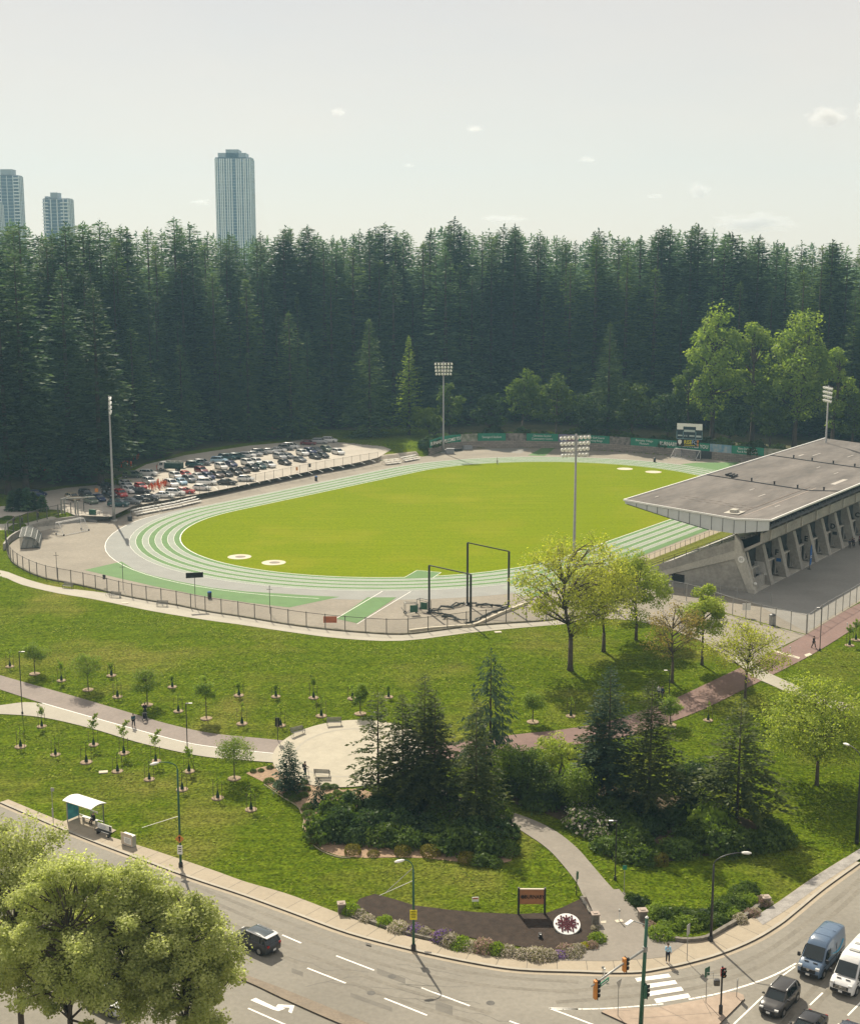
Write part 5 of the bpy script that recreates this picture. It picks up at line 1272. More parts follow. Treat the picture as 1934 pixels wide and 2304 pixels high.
def van(col, label, swoosh=False, vents=False, L=6.0, H=2.75, front='dark'):
    h = L / 2; w = 1.03
    m = paint('van_paint', col, .3, .6)
    t = empty('delivery_van', (0, 0, 0), 0, label, 'van')
    mb = MB()
    st = [(h, w * .72, .40, .78, .10, .95), (h - .07, w * .90, .30, .92, .14, .95), (h - .30, w * .97, .26, 1.16, .18, .95), (h - .85, w, .24, 1.36, .14, .95), (h - 1.00, w, .24, 1.42, .10, .95, 0, w * .97), (h - 1.45, w, .24, 1.92, .16, .95, .02, w * .92), (h - 1.80, w, .24, 2.28, .18, .95, .03, w * .88), (h - 2.05, w, .24, 2.52, .20, .95, .04, w * .86), (h - 2.45, w, .24, H - .06, .20, .95, .05, w * .86), (h - 3.2, w, .24, H, .18, .95, .05, w * .86), (-h + .5, w, .24, H, .18, .95, .05, w * .86), (-h + .10, w * .98, .26, H - .05, .18, .95, .04, w * .85), (-h, w * .94, .34, H - .14, .16, .95, .03, w * .83)]
    mb.loft(hull(st)); body = mb.build('body', m, t, smooth=True)
    mb = MB()
    mb.quad((h - .92, -w * .84, 1.44), (h - .92, w * .84, 1.44), (h - 1.74, w * .78, 2.30), (h - 1.74, -w * .78, 2.30)); mb.v = [(x + .05, y, z + .03) for x, y, z in mb.v]
    mb.build('windscreen', M['glassc'], t, fix=False)
    for s in (1, -1):
        mb = MB(); mb.add([(h - 1.12, s * (w + .0), 1.44), (h - 1.72, s * (w * .93 + .035), 2.08), (h - 2.35, s * (w * .93 + .035), 2.08), (h - 2.35, s * (w + .008), 1.40)], [(0, 1, 2, 3)]); mb.build('side_window', M['glassc'], t, fix=False)
        mb = MB(); mb.box((h - 1.05, s * (w + .20), 1.50), (.16, .24, .34)); mb.beam((h - 1.1, s * w, 1.45), (h - 1.05, s * (w + .2), 1.45), .07); mb.build('mirror', M['plastic'], t, bevel=.04)
        mb = MB(); mb.box((h - .22, s * w * .72, 1.02), (.34, .34, .22)); mb.build('headlight', M['lampc'], t, bevel=.05)
        mb = MB(); mb.box((-h + .02, s * w * .88, 1.2), (.08, .14, .5)); mb.build('tail_light', M['tail'], t)
        mb = MB(); mb.beam((h - 2.45, s * (w + .012), .5), (h - 2.45, s * (w * .95), 2.1), .03); mb.beam((h - 3.7, s * (w + .012), .5), (h - 3.7, s * (w + .0), 2.1), .03); mb.box((-.2, s * (w + .01), 1.0), (L * .8, .03, .05)); mb.box((0, s * (w + .015), .42), (L * .55, .04, .18)); mb.build('side_trim', M['plastic'], t)
    mb = MB(); mb.box((h - .04, 0, .80), (.14, 1.25, .32)); mb.box((h - .02, 0, .48), (.10, 1.75, .26)); mb.build('grille', M['plastic'], t, bevel=.04)
    mb = MB(); mb.box((h - .60, .38, 1.32), (.10, .38, .03)); mb.box((h - .60, -.38, 1.32), (.10, .38, .03)); mb.build('hood_vent', M['plastic'], t)
    if front != 'dark':
        mb = MB()
        for k in range(3): mb.box((h + .035, 0, .70 + k * .10), (.03, 1.15 - .1 * k, .035))
        mb.build('grille_bar', M['chrome'], t)
    mb = MB(); mb.lathe((h + .04, 0, .92), [(.02, -.01), (.12, 0), (.02, .01)], 12, axis='x'); mb.build('badge', M['chrome'], t)
    mb = MB(); mb.box((h + .05, 0, .50), (.03, .32, .17)); mb.build('number_plate', M['plate'], t)
    mb = MB()
    for x in (1.5, .3, -.9, -2.1): mb.box((h - 3.0 + x - .3, 0, H + .045), (.03, 1.5, .02))
    mb.build('roof_rib', m, t)
    if vents:
        for x in (.2, -1.1, -2.2):
            mb = MB(); mb.box((h - 3.2 + x, 0, H + .07), (.34, .85, .07)); mb.build('roof_vent', M['signgrey'], t, bevel=.02)
    if swoosh:
        mb = MB()
        for s in (1, -1):
            pts = [(-h + .7 + 2.6 * k, s * (w * .985 + .025), 1.25 + .55 * (2 * abs(k - .5)) ** 1.6 * (1 if k < .5 else .5)) for k in np.linspace(0, 1, 12)]
            for i, (a, b) in enumerate(zip(pts[:-1], pts[1:])): mb.beam(a, b, .06 + .10 * math.sin(i / 11 * math.pi), .012)
        mb.build('side_emblem', surf('light_blue_decal', (.03, .33, .52), .5, .05, 2, coords='obj'), t)
    wheel_set(t, (h - 1.02, -h + 1.35), w, .35, .24)
    for x in (h - 1.02, -h + 1.35):
        for s in (1, -1): mb = MB(); mb.lathe((x, s * (w - .08), .38), [(.47, -.09), (.47, .095)], 18, axis='y'); mb.build('wheel_arch', M['plastic'], t)
    return t

def park(o, p, ang, z): o.location = (p[0], p[1], z); o.rotation_euler = (0, 0, ang); return o
RZ = ZS + .024
a_, b_ = rf_(1763, 1040), rf_(1690, 1122); LD = (b_ - a_) / np.linalg.norm(b_ - a_); LA = math.atan2(LD[1], LD[0])
park(van((.085, .135, .21), 'steel blue high-roof delivery van with a pale blue curve on its side', swoosh=True), rf_(1452, 912) - LD * 3.0, LA + .02, RZ)
park(van((.70, .70, .68), 'white high-roof passenger van with roof vents beside the blue van', vents=True, L=6.6, front='bars'), rf_(1640, 1012) - LD * 3.3, LA + .02, RZ)
park(car('suv', (.036, .034, .033), 'dark grey sport utility car ahead of the blue van at the island'), rf_(1222, 1136) - LD * 2.35, LA + .03, RZ)
park(car('sedan', (.020, .020, .022), 'black sedan cut by the bottom edge beside the grey sport utility car'), G(1250 + 1462 / 2.577, 1850 + 1135 / 2.577, ZS + 1.4) + LD * .2, LA + .02, RZ)
park(car('sedan', (.035, .045, .065), 'dark blue car roof at the bottom edge in front of the white van'), G(1250 + 1690 / 2.577, 1850 + 1195 / 2.577, ZS + 1.4) + LD * .3, LA + .02, RZ)
ra1, rb1 = re_(300, 758), re_(200, 715); LL = (rb1 - ra1) / np.linalg.norm(rb1 - ra1)
ds_ = car('suv', (.022, .024, .028), 'dark sport utility car with glass roof and silver roof edges, driving left along the street', roofcol=paint('roof_glass', (.05, .065, .07), .12))
for s_ in (-1, 1): mb = MB(); mb.beam((.40, s_ * .68, 1.66), (-1.95, s_ * .68, 1.67), .13, .06); mb.build('roof_edge', paint('silver_edge', (.55, .56, .56), .25), ds_)
mb = MB(); mb.box((-1.98, 0, 1.66), (.42, 1.42, .07)); mb.build('spoiler', paint('silver_edge', (.55, .56, .56), .25), ds_, bevel=.03)
park(ds_, re_(98, 792) + LL * .9, math.atan2(LL[1], LL[0]), RZ)
park(car('sedan', (.72, .72, .70), 'white car half hidden under the left street tree'), G(25, 2120, ZS) , math.atan2(-LL[1], -LL[0]), RZ)
park(car('hatch', (.62, .63, .65), 'silver hatchback half hidden under the right street tree'), G(245, 2268, ZS), math.atan2(-LL[1], -LL[0]), RZ)

# ---- the car park: one proto per kind and colour, copied
FAR = {}
CC = {'white': (.74, .74, .72), 'silver': (.42, .43, .44), 'grey': (.15, .16, .17), 'black': (.015, .015, .017), 'red': (.42, .03, .025), 'maroon': (.16, .02, .025), 'navy': (.015, .025, .09), 'teal': (.012, .060, .065), 'blue': (.03, .07, .30), 'brown': (.075, .05, .035), 'green': (.10, .13, .09), 'gold': (.36, .30, .20), 'lightblue': (.30, .46, .58)}
SA_ = math.atan2(-.16, 1.0); PA_ = R_(-52)
CARS = []
def lot(pt, row):
    for (x, y, kind, col, o) in pt: CARS.append((*(z3(x, y) if row[0] == '3' else (z4(x, y) if row[0] == '4' else z5(x, y))), kind, col, o, row[1:]))
def z4(x, y): return 480 + x / 5.509, 960 + y / 5.509
lot([(395, 1003, 'suv', 'teal', 'S'), (560, 968, 'sedan', 'grey', 'S'), (690, 935, 'sedan', 'black', 'S'), (815, 925, 'hatch', 'black', 'S'), (1000, 885, 'sedan', 'white', 'S'), (1140, 855, 'suv', 'white', 'S'), (1270, 830, 'sedan', 'red', 'S'), (1500, 785, 'hatch', 'white', 'S')], '3front')
lot([(425, 870, 'suv', 'red', 'P'), (545, 820, 'suv', 'white', 'P'), (515, 770, 'hatch', 'silver', 'P'), (490, 730, 'hatch', 'white', 'P'), (690, 770, 'hatch', 'red', 'P'), (800, 700, 'suv', 'silver', 'P'), (1095, 735, 'minivan', 'white', 'P'), (690, 830, 'sedan', 'black', 'S'), (1150, 630, 'suv', 'white', 'P'), (1220, 710, 'hatch', 'lightblue', 'P'), (1285, 610, 'hatch', 'red', 'P'), (1330, 675, 'suv', 'grey', 'P'), (1450, 635, 'sedan', 'white', 'P'), (1580, 640, 'suv', 'navy', 'P'), (1490, 560, 'suv', 'maroon', 'P'), (1690, 615, 'suv', 'brown', 'P'), (1560, 715, 'minivan', 'white', 'S'), (30, 960, 'suv', 'green', 'P'), (140, 930, 'hatch', 'navy', 'P'), (255, 790, 'suv', 'black', 'P'), (275, 880, 'suv', 'black', 'P')], '3middle')
lot([(470, 760, 'hatch', 'navy', 'S'), (905, 805, 'suv', 'gold', 'P'), (1065, 760, 'suv', 'black', 'P')], '5left')
lot([(585, 620, 'minivan', 'green', 'S'), (790, 595, 'suv', 'white', 'S'), (1400, 480, 'suv', 'teal', 'S'), (1500, 455, 'suv', 'grey', 'S')], '3back')
lot([(75, 450, 'suv', 'lightblue', 'S'), (170, 415, 'minivan', 'teal', 'S'), (300, 405, 'suv', 'teal', 'S'), (425, 390, 'suv', 'white', 'S'), (510, 370, 'sedan', 'silver', 'S'), (575, 350, 'suv', 'grey', 'S'), (695, 335, 'sedan', 'white', 'S'), (805, 318, 'sedan', 'white', 'S'), (900, 295, 'suv', 'grey', 'S'), (965, 275, 'minivan', 'white', 'S'), (1180, 232, 'sedan', 'maroon', 'S'), (1320, 215, 'suv', 'silver', 'S'), (1440, 198, 'suv', 'white', 'S')], '4back')
lot([(100, 530, 'suv', 'white', 'P'), (225, 500, 'hatch', 'navy', 'P'), (55, 632, 'suv', 'brown', 'P'), (170, 620, 'hatch', 'black', 'P'), (280, 600, 'suv', 'black', 'P'), (380, 575, 'hatch', 'brown', 'P'), (425, 480, 'suv', 'white', 'P'), (485, 550, 'suv', 'black', 'P'), (540, 470, 'suv', 'white', 'P'), (585, 525, 'hatch', 'teal', 'P'), (690, 508, 'suv', 'white', 'P'), (825, 405, 'suv', 'silver', 'P'), (930, 398, 'hatch', 'grey', 'P'), (885, 475, 'sedan', 'black', 'P'), (1070, 438, 'sedan', 'grey', 'P'), (1105, 360, 'suv', 'white', 'P'), (1200, 340, 'suv', 'navy', 'P'), (1260, 402, 'sedan', 'black', 'P'), (1280, 320, 'hatch', 'grey', 'P'), (1360, 390, 'hatch', 'black', 'P'), (1405, 312, 'suv', 'green', 'P'), (1545, 348, 'suv', 'white', 'P')], '4middle')
lot([(170, 722, 'sedan', 'black', 'S'), (405, 680, 'hatch', 'white', 'S')], '4front')
CNT = {}
for u, v, kind, col, o, row in sorted(CARS, key=lambda c: (c[5], c[0])):
    k = (kind, col)
    nm = {'suv': 'SUV', 'hatch': 'hatchback', 'sedan': 'sedan', 'minivan': 'minivan'}[kind]
    kk = (row, k); CNT[kk] = CNT.get(kk, 0) + 1; tot = sum(1 for c in CARS if (c[5], (c[2], c[3])) == kk)
    where = {'front': 'in the row along the car park fence', 'middle': 'in the middle rows of the car park', 'back': 'in the back row of the car park', 'left': 'at the left entrance of the car park'}[row]
    colw = {'grey': 'dark grey', 'lightblue': 'pale blue', 'gold': 'pale gold', 'green': 'grey green', 'teal': 'dark teal'}.get(col, col)
    lab = f'{colw} {nm} {where}' + (f', {ordn[CNT[kk]-1]} from the left' if tot > 1 else '')
    p = G(u, v - 1, 1.25)
    ang = (SA_ if o == 'S' else PA_) + random.uniform(-.05, .05)
    if k not in FAR: c = FAR[k] = car(kind, CC[col], lab, 'car', 'cars in the car park', far=True)
    else: c = copy_tree(FAR[k]); c['label'] = lab
    park(c, p, ang, 1.255)
# light truck with a green box
t = empty('box_truck', (*G(*z3(1080, 525), 1.25), 1.25), math.pi + SA_, 'small truck with white cab and dark green open box in the car park', 'truck')
mb = MB(); mb.loft([[(x, y, z) for y, z in ((-w, .5), (w, .5), (w * k, zt), (-w * k, zt))] for x, w, zt, k in ((3.1, .95, 1.2, .95), (2.95, 1.0, 1.5, .93), (2.6, 1.0, 2.3, .88), (1.5, 1.0, 2.4, .88), (1.4, 1.0, 2.35, .88))]); mb.build('cab', paint('cab_white', (.72, .72, .70)), t)
mb = MB(); mb.quad((3.0, -.85, 1.5), (3.0, .85, 1.5), (2.66, .8, 2.25), (2.66, -.8, 2.25))
for s in (-1, 1): mb.quad((2.75, s * 1.0, 1.5), (1.7, s * 1.0, 1.5), (1.7, s * .93, 2.2), (2.5, s * .93, 2.2))
mb.build('window', M['glassc'], t, fix=False)
mb = MB(); mb.box((-1.0, 0, 1.5), (4.4, 2.1, 1.4)); mb.box((-1.0, 0, .7), (6, .9, .2)); mb.build('cargo_box', surf('dark_green_truck_box', (.012, .045, .03), .6, .15, 1, coords='obj'), t)
mb = MB()
for k in range(6): mb.blob((-2.6 + k * .65, 0, 2.3), .45, .4, 1, seed=k)
mb.build('load', surf('pale_load', (.45, .44, .40), .9, .3, 3, coords='obj', col2=(.04, .08, .05)), t)
wheel_set(t, (2.2, -2.0), 1.0, .42)

# ================================================================== PEOPLE
M['skin'] = surf('skin', (.42, .26, .19), .6, .06, 4, coords='obj')
M['hair'] = surf('dark_hair', (.03, .022, .016), .8, .15, 8, coords='obj')
def skinned(name, verts, edges, rad, m, parent=None, sub=1):
    me = bpy.data.meshes.new(name); me.from_pydata(verts, edges, []); me.update()
    o = bpy.data.objects.new(name, me); COL.objects.link(o)
    md = o.modifiers.new('s', 'SKIN'); md.use_smooth_shade = True
    for d, r in zip(me.skin_vertices[0].data, rad): d.radius = (r, r) if not hasattr(r, '__len__') else r
    me.skin_vertices[0].data[0].use_root = True
    if sub: s_ = o.modifiers.new('u', 'SUBSURF'); s_.levels = sub; s_.render_levels = sub
    dg_ = bpy.context.evaluated_depsgraph_get(); ev = o.evaluated_get(dg_)
    m2 = bpy.data.meshes.new_from_object(ev); m2.name = name; o.modifiers.clear()
    old = o.data; o.data = m2; bpy.data.meshes.remove(old)
    m2.materials.clear(); m2.materials.append(m)
    m2.polygons.foreach_set('use_smooth', [True] * len(m2.polygons))
    if parent is not None: o.parent = parent
    return o
def cloth(name, col): return surf(name, col, .85, .12, 5, coords='obj')
def person(label, top=(.05, .05, .06), legs=(.03, .03, .04), pose='stand', hat=None, group=None, pack=None, hair=(.03, .022, .016), stride=.16, detail=True, skirt=False):
    """one continuous body built along its bones; clothes follow it. faces -y"""
    st = stride
    J = {'pel': (0, 0, .93), 'spine': (0, .01, 1.15), 'chest': (0, .01, 1.36), 'neck': (0, 0, 1.50), 'chin': (0, -.015, 1.56), 'head': (0, -.02, 1.66), 'crown': (0, -.005, 1.74)}
    for s, k in (('l', 1), ('r', -1)):
        J.update({s + 'hip': (.10 * k, 0, .90), s + 'knee': (.105 * k, -.10 * k * st * 5 - .03, .50), s + 'ank': (.105 * k, (-st if k > 0 else st * 1.2), .09), s + 'toe': (.115 * k, (-st if k > 0 else st * 1.2) - .15, .035),
                  s + 'sh': (.19 * k, .01, 1.42), s + 'elb': (.25 * k, .05 * k * st * 6 + .02, 1.14), s + 'wri': (.255 * k, (.12 if k > 0 else -.12) * st * 6 - .06, .90)})
    if pose == 'sit':
        for s, k in (('l', 1), ('r', -1)):
            J.update({s + 'knee': (.12 * k, -.44, .88), s + 'ank': (.12 * k, -.42, .47), s + 'toe': (.13 * k, -.57, .42), s + 'wri': (.16 * k, -.32, .98), s + 'elb': (.26 * k, -.04, 1.12)})
    if pose == 'hold':
        for s, k in (('l', 1), ('r', -1)): J.update({s + 'elb': (.25 * k, -.06, 1.14), s + 'wri': (.20 * k, -.34, 1.10)})
    if pose == 'phone': J.update({'relb': (-.24, -.04, 1.16), 'rwri': (-.10, -.22, 1.30)})
    dz = .46 if pose == 'sit' else 0
    names = ['pel', 'spine', 'chest', 'neck', 'chin', 'head', 'crown']; V = [J[n] for n in names]; E = [(i, i + 1) for i in range(6)]
    rad = [(.155, .115), (.135, .10), (.165, .115), (.058, .058), (.065, .075), (.082, .098), (.055, .065)]
    for s, k in (('l', 1), ('r', -1)):
        b = len(V); V += [J[s + n] for n in ('hip', 'knee', 'ank', 'toe')]; rad += [.088, .058, .042, .036]; E += [(0, b), (b, b + 1), (b + 1, b + 2), (b + 2, b + 3)]
        b = len(V); V += [J[s + n] for n in ('sh', 'elb', 'wri')]; rad += [.058, .042, .030]; E += [(2, b), (b, b + 1), (b + 1, b + 2)]
        wv, ev = Vector(J[s + 'wri']), Vector(J[s + 'elb']); d = (wv - ev).normalized()
        side = d.cross(Vector((1, 0, 0))).normalized()
        pb = len(V); V.append(tuple(wv + d * .07)); rad.append((.036, .018)); E.append((b + 2, pb))
        if detail:
            for f, (off, ln) in enumerate(((-.030, .065), (-.010, .078), (.010, .074), (.028, .058))):
                p1 = wv + d * .085 + side * off; p2 = p1 + d * ln * .55; p3 = p2 + (d * .8 + Vector((-k * .5, 0, 0))).normalized() * ln * .45
                q = len(V); V += [tuple(p1), tuple(p2), tuple(p3)]; rad += [.010, .009, .008]; E += [(pb, q), (q, q + 1), (q + 1, q + 2)]
            p1 = wv + d * .035 + side * -.035; p2 = p1 + (d * .7 - side * .6).normalized() * .045
            q = len(V); V += [tuple(p1), tuple(p2)]; rad += [.011, .009]; E += [(b + 2, q), (q, q + 1)]
    V = [(x, y, z - dz) for x, y, z in V]
    o = skinned('person', V, E, rad, M['skin'], None, 1); tag(o, label, 'person', group)
    S = lambda n: (J[n][0], J[n][1], J[n][2] - dz)
    # clothes
    tv = [S('pel'), S('spine'), S('chest'), (0, 0, 1.46 - dz)]; te = [(0, 1), (1, 2), (2, 3)]; tr = [(.175, .135), (.16, .125), (.185, .135), (.08, .075)]
    for s in 'lr':
        b = len(tv); wv, ev = Vector(S(s + 'wri')), Vector(S(s + 'elb')); tv += [S(s + 'sh'), S(s + 'elb'), tuple(ev + (wv - ev) * .9)]; tr += [.078, .062, .050]; te += [(2, b), (b, b + 1), (b + 1, b + 2)]
    skinned('jacket', tv, te, tr, cloth('jacket_cloth', top), o, 1)
    lv = [S('pel')]; le = []; lr = [(.17, .13)]
    for s in 'lr':
        b = len(lv); a_ = Vector(S(s + 'ank')); kn = Vector(S(s + 'knee')); lv += [S(s + 'hip'), S(s + 'knee'), tuple(kn + (a_ - kn) * .95)]; lr += [.108, .078, .066]; le += [(0, b), (b, b + 1), (b + 1, b + 2)]
    skinned('trousers', lv, le, lr, cloth('trouser_cloth', legs), o, 1)
    mb = MB(); hx, hy, hz = S('head'); mb.blob((hx, hy + .02, hz + .045), .108, .08, 2, (.92, 1.08, .86), 1.0)
    if not hat: mb.build('hair', cloth('hair', hair), o, smooth=True)
    else:
        mb.lathe((hx, hy - .02, hz + .06), [(.11, 0), (.13, .0), (.115, .03)], 12); mb.build('cap', cloth('cap_cloth', hat), o, smooth=True)
    if detail:
        mb = MB()
        mb.blob((hx, hy - .104, hz - .012), .017, 0, 1, (.8, 1.0, 1.4)); 
        for s in (1, -1): mb.blob((hx + s * .083, hy + .005, hz - .01), .022, 0, 1, (.4, .8, 1.3))
        mb.build('nose_and_ears', M['skin'], o, smooth=True)
        mb = MB()
        for s in (1, -1): mb.blob((hx + s * .033, hy - .094, hz + .012), .010, 0, 1, (1.2, .5, .8))
        mb.box((hx, hy - .098, hz - .05), (.045, .012, .008)); mb.build('eyes_and_mouth', M['hair'], o)
    mb = MB()
    for s in 'lr':
        a_, t_ = Vector(S(s + 'ank')), Vector(S(s + 'toe')); c = (a_ + t_) / 2; mb.blob((c.x, c.y - .005, c.z - .015), .09, 0, 2, (.55, 1.45, .55))
    mb.build('shoes', cloth('shoe', (.5, .5, .5) if top[2] > .3 else (.03, .03, .03)), o, smooth=True)
    if pack:
        mb = MB(); mb.box((0, .20, 1.28 - dz), (.30, .18, .44)); mb.build('backpack', cloth('backpack_cloth', pack), o, bevel=.06)
    return o
def put(o, p, rz=0.0, off=0.0):
    o.location = (p[0], p[1], (p[2] if len(p) > 2 else T(p)) + off); o.rotation_euler = (0, 0, rz); return o
put(person('person in teal top and dark trousers walking along the park path', (.02, .07, .09), (.015, .018, .03), stride=.2), GT(301, 1637), R_(30), .06)
put(person('person in black pushing a dark stroller on the park path', (.012, .012, .015), (.015, .015, .02), 'hold', stride=.12), GT(327, 1612), R_(20), .06)
st_ = empty('stroller', (*GT(327, 1624)[:2], GT(327, 1624)[2] + .06), R_(20), 'dark stroller with hood pushed along the park path', 'stroller')
mb = MB(); mb.loft([[(x, y, z) for x in (-.25, .25)] + [(x, y + .03, z + .03) for x in (.25, -.25)] for y, z in ((-.35, .45), (-.1, .42), (.12, .55), (.3, .95))]); mb.blob((0, .12, .9), .3, .05, 2, (.85, .8, .75)); mb.build('seat_and_hood', cloth('stroller_cloth', (.025, .022, .028)), st_, smooth=True)
mb = MB()
for s in (-.27, .27): mb.tube([(s, -.35, .12), (s, .0, .5), (s, .5, 1.0)], .018, 5); mb.tube([(s, .4, .15), (s, .0, .5)], .018, 5)
mb.tube([(-.27, .5, 1.0), (.27, .5, 1.0)], .02, 5); mb.build('frame', M['steel'], st_)
for x, y in ((-.28, -.38), (.28, -.38), (-.28, .42), (.28, .42)):
    mb = MB(); mb.lathe((x, y, .13), [(.08, -.03), (.13, 0), (.08, .03)], 10, axis='x'); mb.build('wheel', M['rubber'], st_)
put(person('person in a dark jacket with backpack riding a kick scooter on the round plaza', (.045, .03, .035), (.03, .05, .07), 'hold', stride=.08, pack=(.02, .02, .02), hat=(.02, .02, .02)), (*G(686, 1730, -2.35), T(G(686, 1730, -2.35)) + .22), R_(75))
ks = empty('kick_scooter', (*G(686, 1730, -2.35), T(G(686, 1730, -2.35)) + .09), R_(75), 'black kick scooter under the rider on the round plaza', 'scooter')
mb = MB(); mb.box((0, .02, .13), (.16, .9, .04)); mb.tube([(0, -.45, .15), (0, -.36, 1.15)], .022, 6); mb.tube([(-.26, -.36, 1.15), (.26, -.36, 1.15)], .018, 6); mb.build('frame', M['darkmetal'], ks)
for y in (-.5, .46):
    mb = MB(); mb.lathe((0, y, .10), [(.06, -.025), (.10, 0), (.06, .025)], 10, axis='x'); mb.build('wheel', M['rubber'], ks)
put(person('person in a pale blue top and dark leggings waiting at the crosswalk', (.33, .55, .70), (.012, .014, .025), 'phone', stride=.05, hair=(.05, .03, .02)), (*G(1501, 2166, ZS + .15), ZS + .155), R_(0))
put(person('person in black shorts running on the red path under a path lamp', (.015, .015, .018), (.03, .025, .025), stride=.26), GT(1829, 1459), R_(40), .06)
put(person('person in a white top beside a second walker on the shaded red path', (.55, .55, .55), (.02, .02, .03), stride=.15), GT(1481, 1572), R_(-60), .07)
put(person('person in dark clothes beside the white-topped walker on the red path', (.03, .05, .09), (.02, .02, .03), stride=.15), GT(1489, 1574), R_(-60), .07)
put(person('person in white standing on the inner lane of the far bend', (.70, .70, .68), (.30, .30, .30), stride=.2), (*G(1118, 1045), .03), R_(100))
for i, (u, v, c) in enumerate(((87, 1174, (.02, .02, .03)), (51, 1180, (.10, .11, .10)), (32, 1181, (.02, .025, .02)))):
    put(person(f'person in dark clothing on the path outside the left fence, {ordn[i]} from the gate', c, (.02, .02, .02), stride=.18), GT(u, v), R_(-90 + 30 * i), .05)
for i, (x, y) in enumerate(((2.5, -82.2), (3.8, -82.6), (5.0, -81.9), (6.0, -83.0), (8.2, -82.3))):
    p = LW(x, y); put(person(f'dark-clothed person under the grandstand between letters D and C, {ordn[i]} from the left', (.03 + .02 * i, .03, .05), (.02, .02, .02), stride=.06), (*p, .02), R_(50 * i))
o0 = None; OR = [(3, 430, 490), (3, 455, 475), (3, 480, 470), (3, 512, 470), (3, 560, 475), (3, 592, 385), (3, 640, 385), (3, 655, 370), (3, 908, 525), (3, 800, 790), (3, 830, 770), (3, 850, 790), (3, 880, 765), (3, 905, 740), (3, 925, 760), (3, 940, 790), (3, 960, 745), (3, 985, 725), (3, 1000, 745), (3, 1020, 735), (3, 1035, 715), (3, 920, 715), (5, 470, 415), (5, 500, 425), (5, 540, 460), (5, 560, 470), (5, 590, 462), (5, 620, 468)]
for i, (k, x, y) in enumerate(OR):
    u, v = z3(x, y) if k == 3 else z5(x, y); p = G(u, v, 1.25)
    wh = 'by the grass island' if x < 700 and k == 3 else ('in the crowd between the parked cars' if k == 3 else 'under the trees left of the car park')
    grp = [q for q in OR if (q[0] == k and (q[1] < 700) == (x < 700))]; idx_ = sorted(grp, key=lambda q: q[1]).index((k, x, y))
    lab = f'person in orange {wh}, {ordn[idx_]} from the left'
    if x == 908: lab = 'person in orange in front of the small truck'
    if o0 is None: o0 = person(lab, (.62, .10, .02), (.55, .09, .02), group='people in orange', detail=False, stride=.1); q = o0
    else: q = copy_tree(o0); q['label'] = lab
    put(q, (*p, 1.26), random.uniform(0, 6))
# ================================================================== STREET LAMPS, SIGNALS, SIGNS
def street_lamp(u, v, vtop, side, label, arm=2.2, z=ZS + .15, m='dkgreen', rods=(), r0=.13):
    p = G(u, v, z); H_ = zat(vtop, p[1]) - z
    t = empty('street_lamp', (*p, z), 0, label, 'street lamp', 'tall street lamps')
    mb = MB(); mb.lathe((0, 0, 0), [(.22, 0), (.22, .35), (.16, .5)], 12); mb.build('base', M['darkmetal'], t)
    mb = MB(); mb.tube([(0, 0, .3), (0, 0, H_ * .6), (0, 0, H_ - 1.0)], [r0, r0 * .8, r0 * .62], 10); mb.build('pole', M[m], t, smooth=True)
    mb = MB(); pts = [(0, 0, H_ - 1.05)] + [(side[0] * arm * (1 - math.cos(a)), side[1] * arm * (1 - math.cos(a)), H_ - 1.0 + 1.0 * math.sin(a)) for a in np.linspace(.1, math.pi / 2, 8)]
    mb.tube(pts, .05, 8); mb.build('arm', M[m], t, smooth=True)
    e = pts[-1]; mb = MB(); d = Vector((side[0], side[1], -.08)).normalized(); s_ = Vector((-side[1], side[0], 0))
    rings = []
    for k, (w, h) in ((-.1, (.07, .06)), (.15, (.17, .12)), (.5, (.19, .13)), (.78, (.10, .06))):
        c = Vector(e) + d * k; rings.append([c + s_ * w * math.cos(a) + Vector((0, 0, h * math.sin(a) - .02)) for a in np.linspace(0, 2 * math.pi, 11)[:-1]])
    mb.loft(rings); mb.build('lamp_head', M['white'], t, smooth=True)
    for (za, dx, dy, zb) in rods:
        mb = MB(); mb.tube([(0, 0, za), (dx, dy, zb)], .03, 5); mb.build('stay_rod', M['steel'], t)
    return t
l1 = street_lamp(930, 2136, 1932, (-.95, -.3), 'green street lamp with a yellow notice beside the mulch bed', arm=.9, rods=((6.4, -2.9, -.6, 5.3), (7.6, -2.3, -.5, 5.6)))
mb = MB(); mb.box((.0, -.17, 3.3), (.62, .03, .9)); yp = mb.build('yellow_notice', M['yellow'], l1)
mb = MB()
for k, w in enumerate((.42, .3, .45, .4, .35)): mb.box((0, -.19, 3.62 - k * .14), (w, .01, .045))
mb.build('print_line', M['black'], yp)
l2 = street_lamp(407, 1950, 1709, (-.9, -.43), 'green street lamp with an orange diamond sign by the left pavement', arm=1.9, rods=((5.3, -3.4, -1.2, 4.6),))
mb = MB(); mb.prism([(x, -.17, z) for x, z in ((0, 2.55), (.45, 3.0), (0, 3.45), (-.45, 3.0))], (0, -.03, 0)); om = mb.build('diamond_sign', M['amber'], l2)
mb = MB(); mb.prism([(.0, -.205, 3.3), (.14, -.205, 3.08), (.05, -.205, 3.08), (.05, -.205, 2.75), (-.05, -.205, 2.75), (-.05, -.205, 3.08), (-.14, -.205, 3.08)], (0, -.008, 0)); mb.build('arrow', M['black'], om)
mb = MB(); mb.box((0, -.17, 1.85), (.5, .03, .95)); ws = mb.build('white_sign', M['white'], l2)
mb = MB()
for k in range(3): mb.box((0, -.19, 2.1 - k * .22), (.3, .01, .08))
mb.build('print_line', M['black'], ws)
street_lamp(1598, 2117, 1921, (.97, .1), 'dark street lamp arching right over the corner pavement', arm=2.6, m='darkmetal')
street_lamp(1926, 1897, 1690, (-.4, .9), 'dark street lamp at the right edge of the lawn', arm=2.0, m='darkmetal', r0=.2)

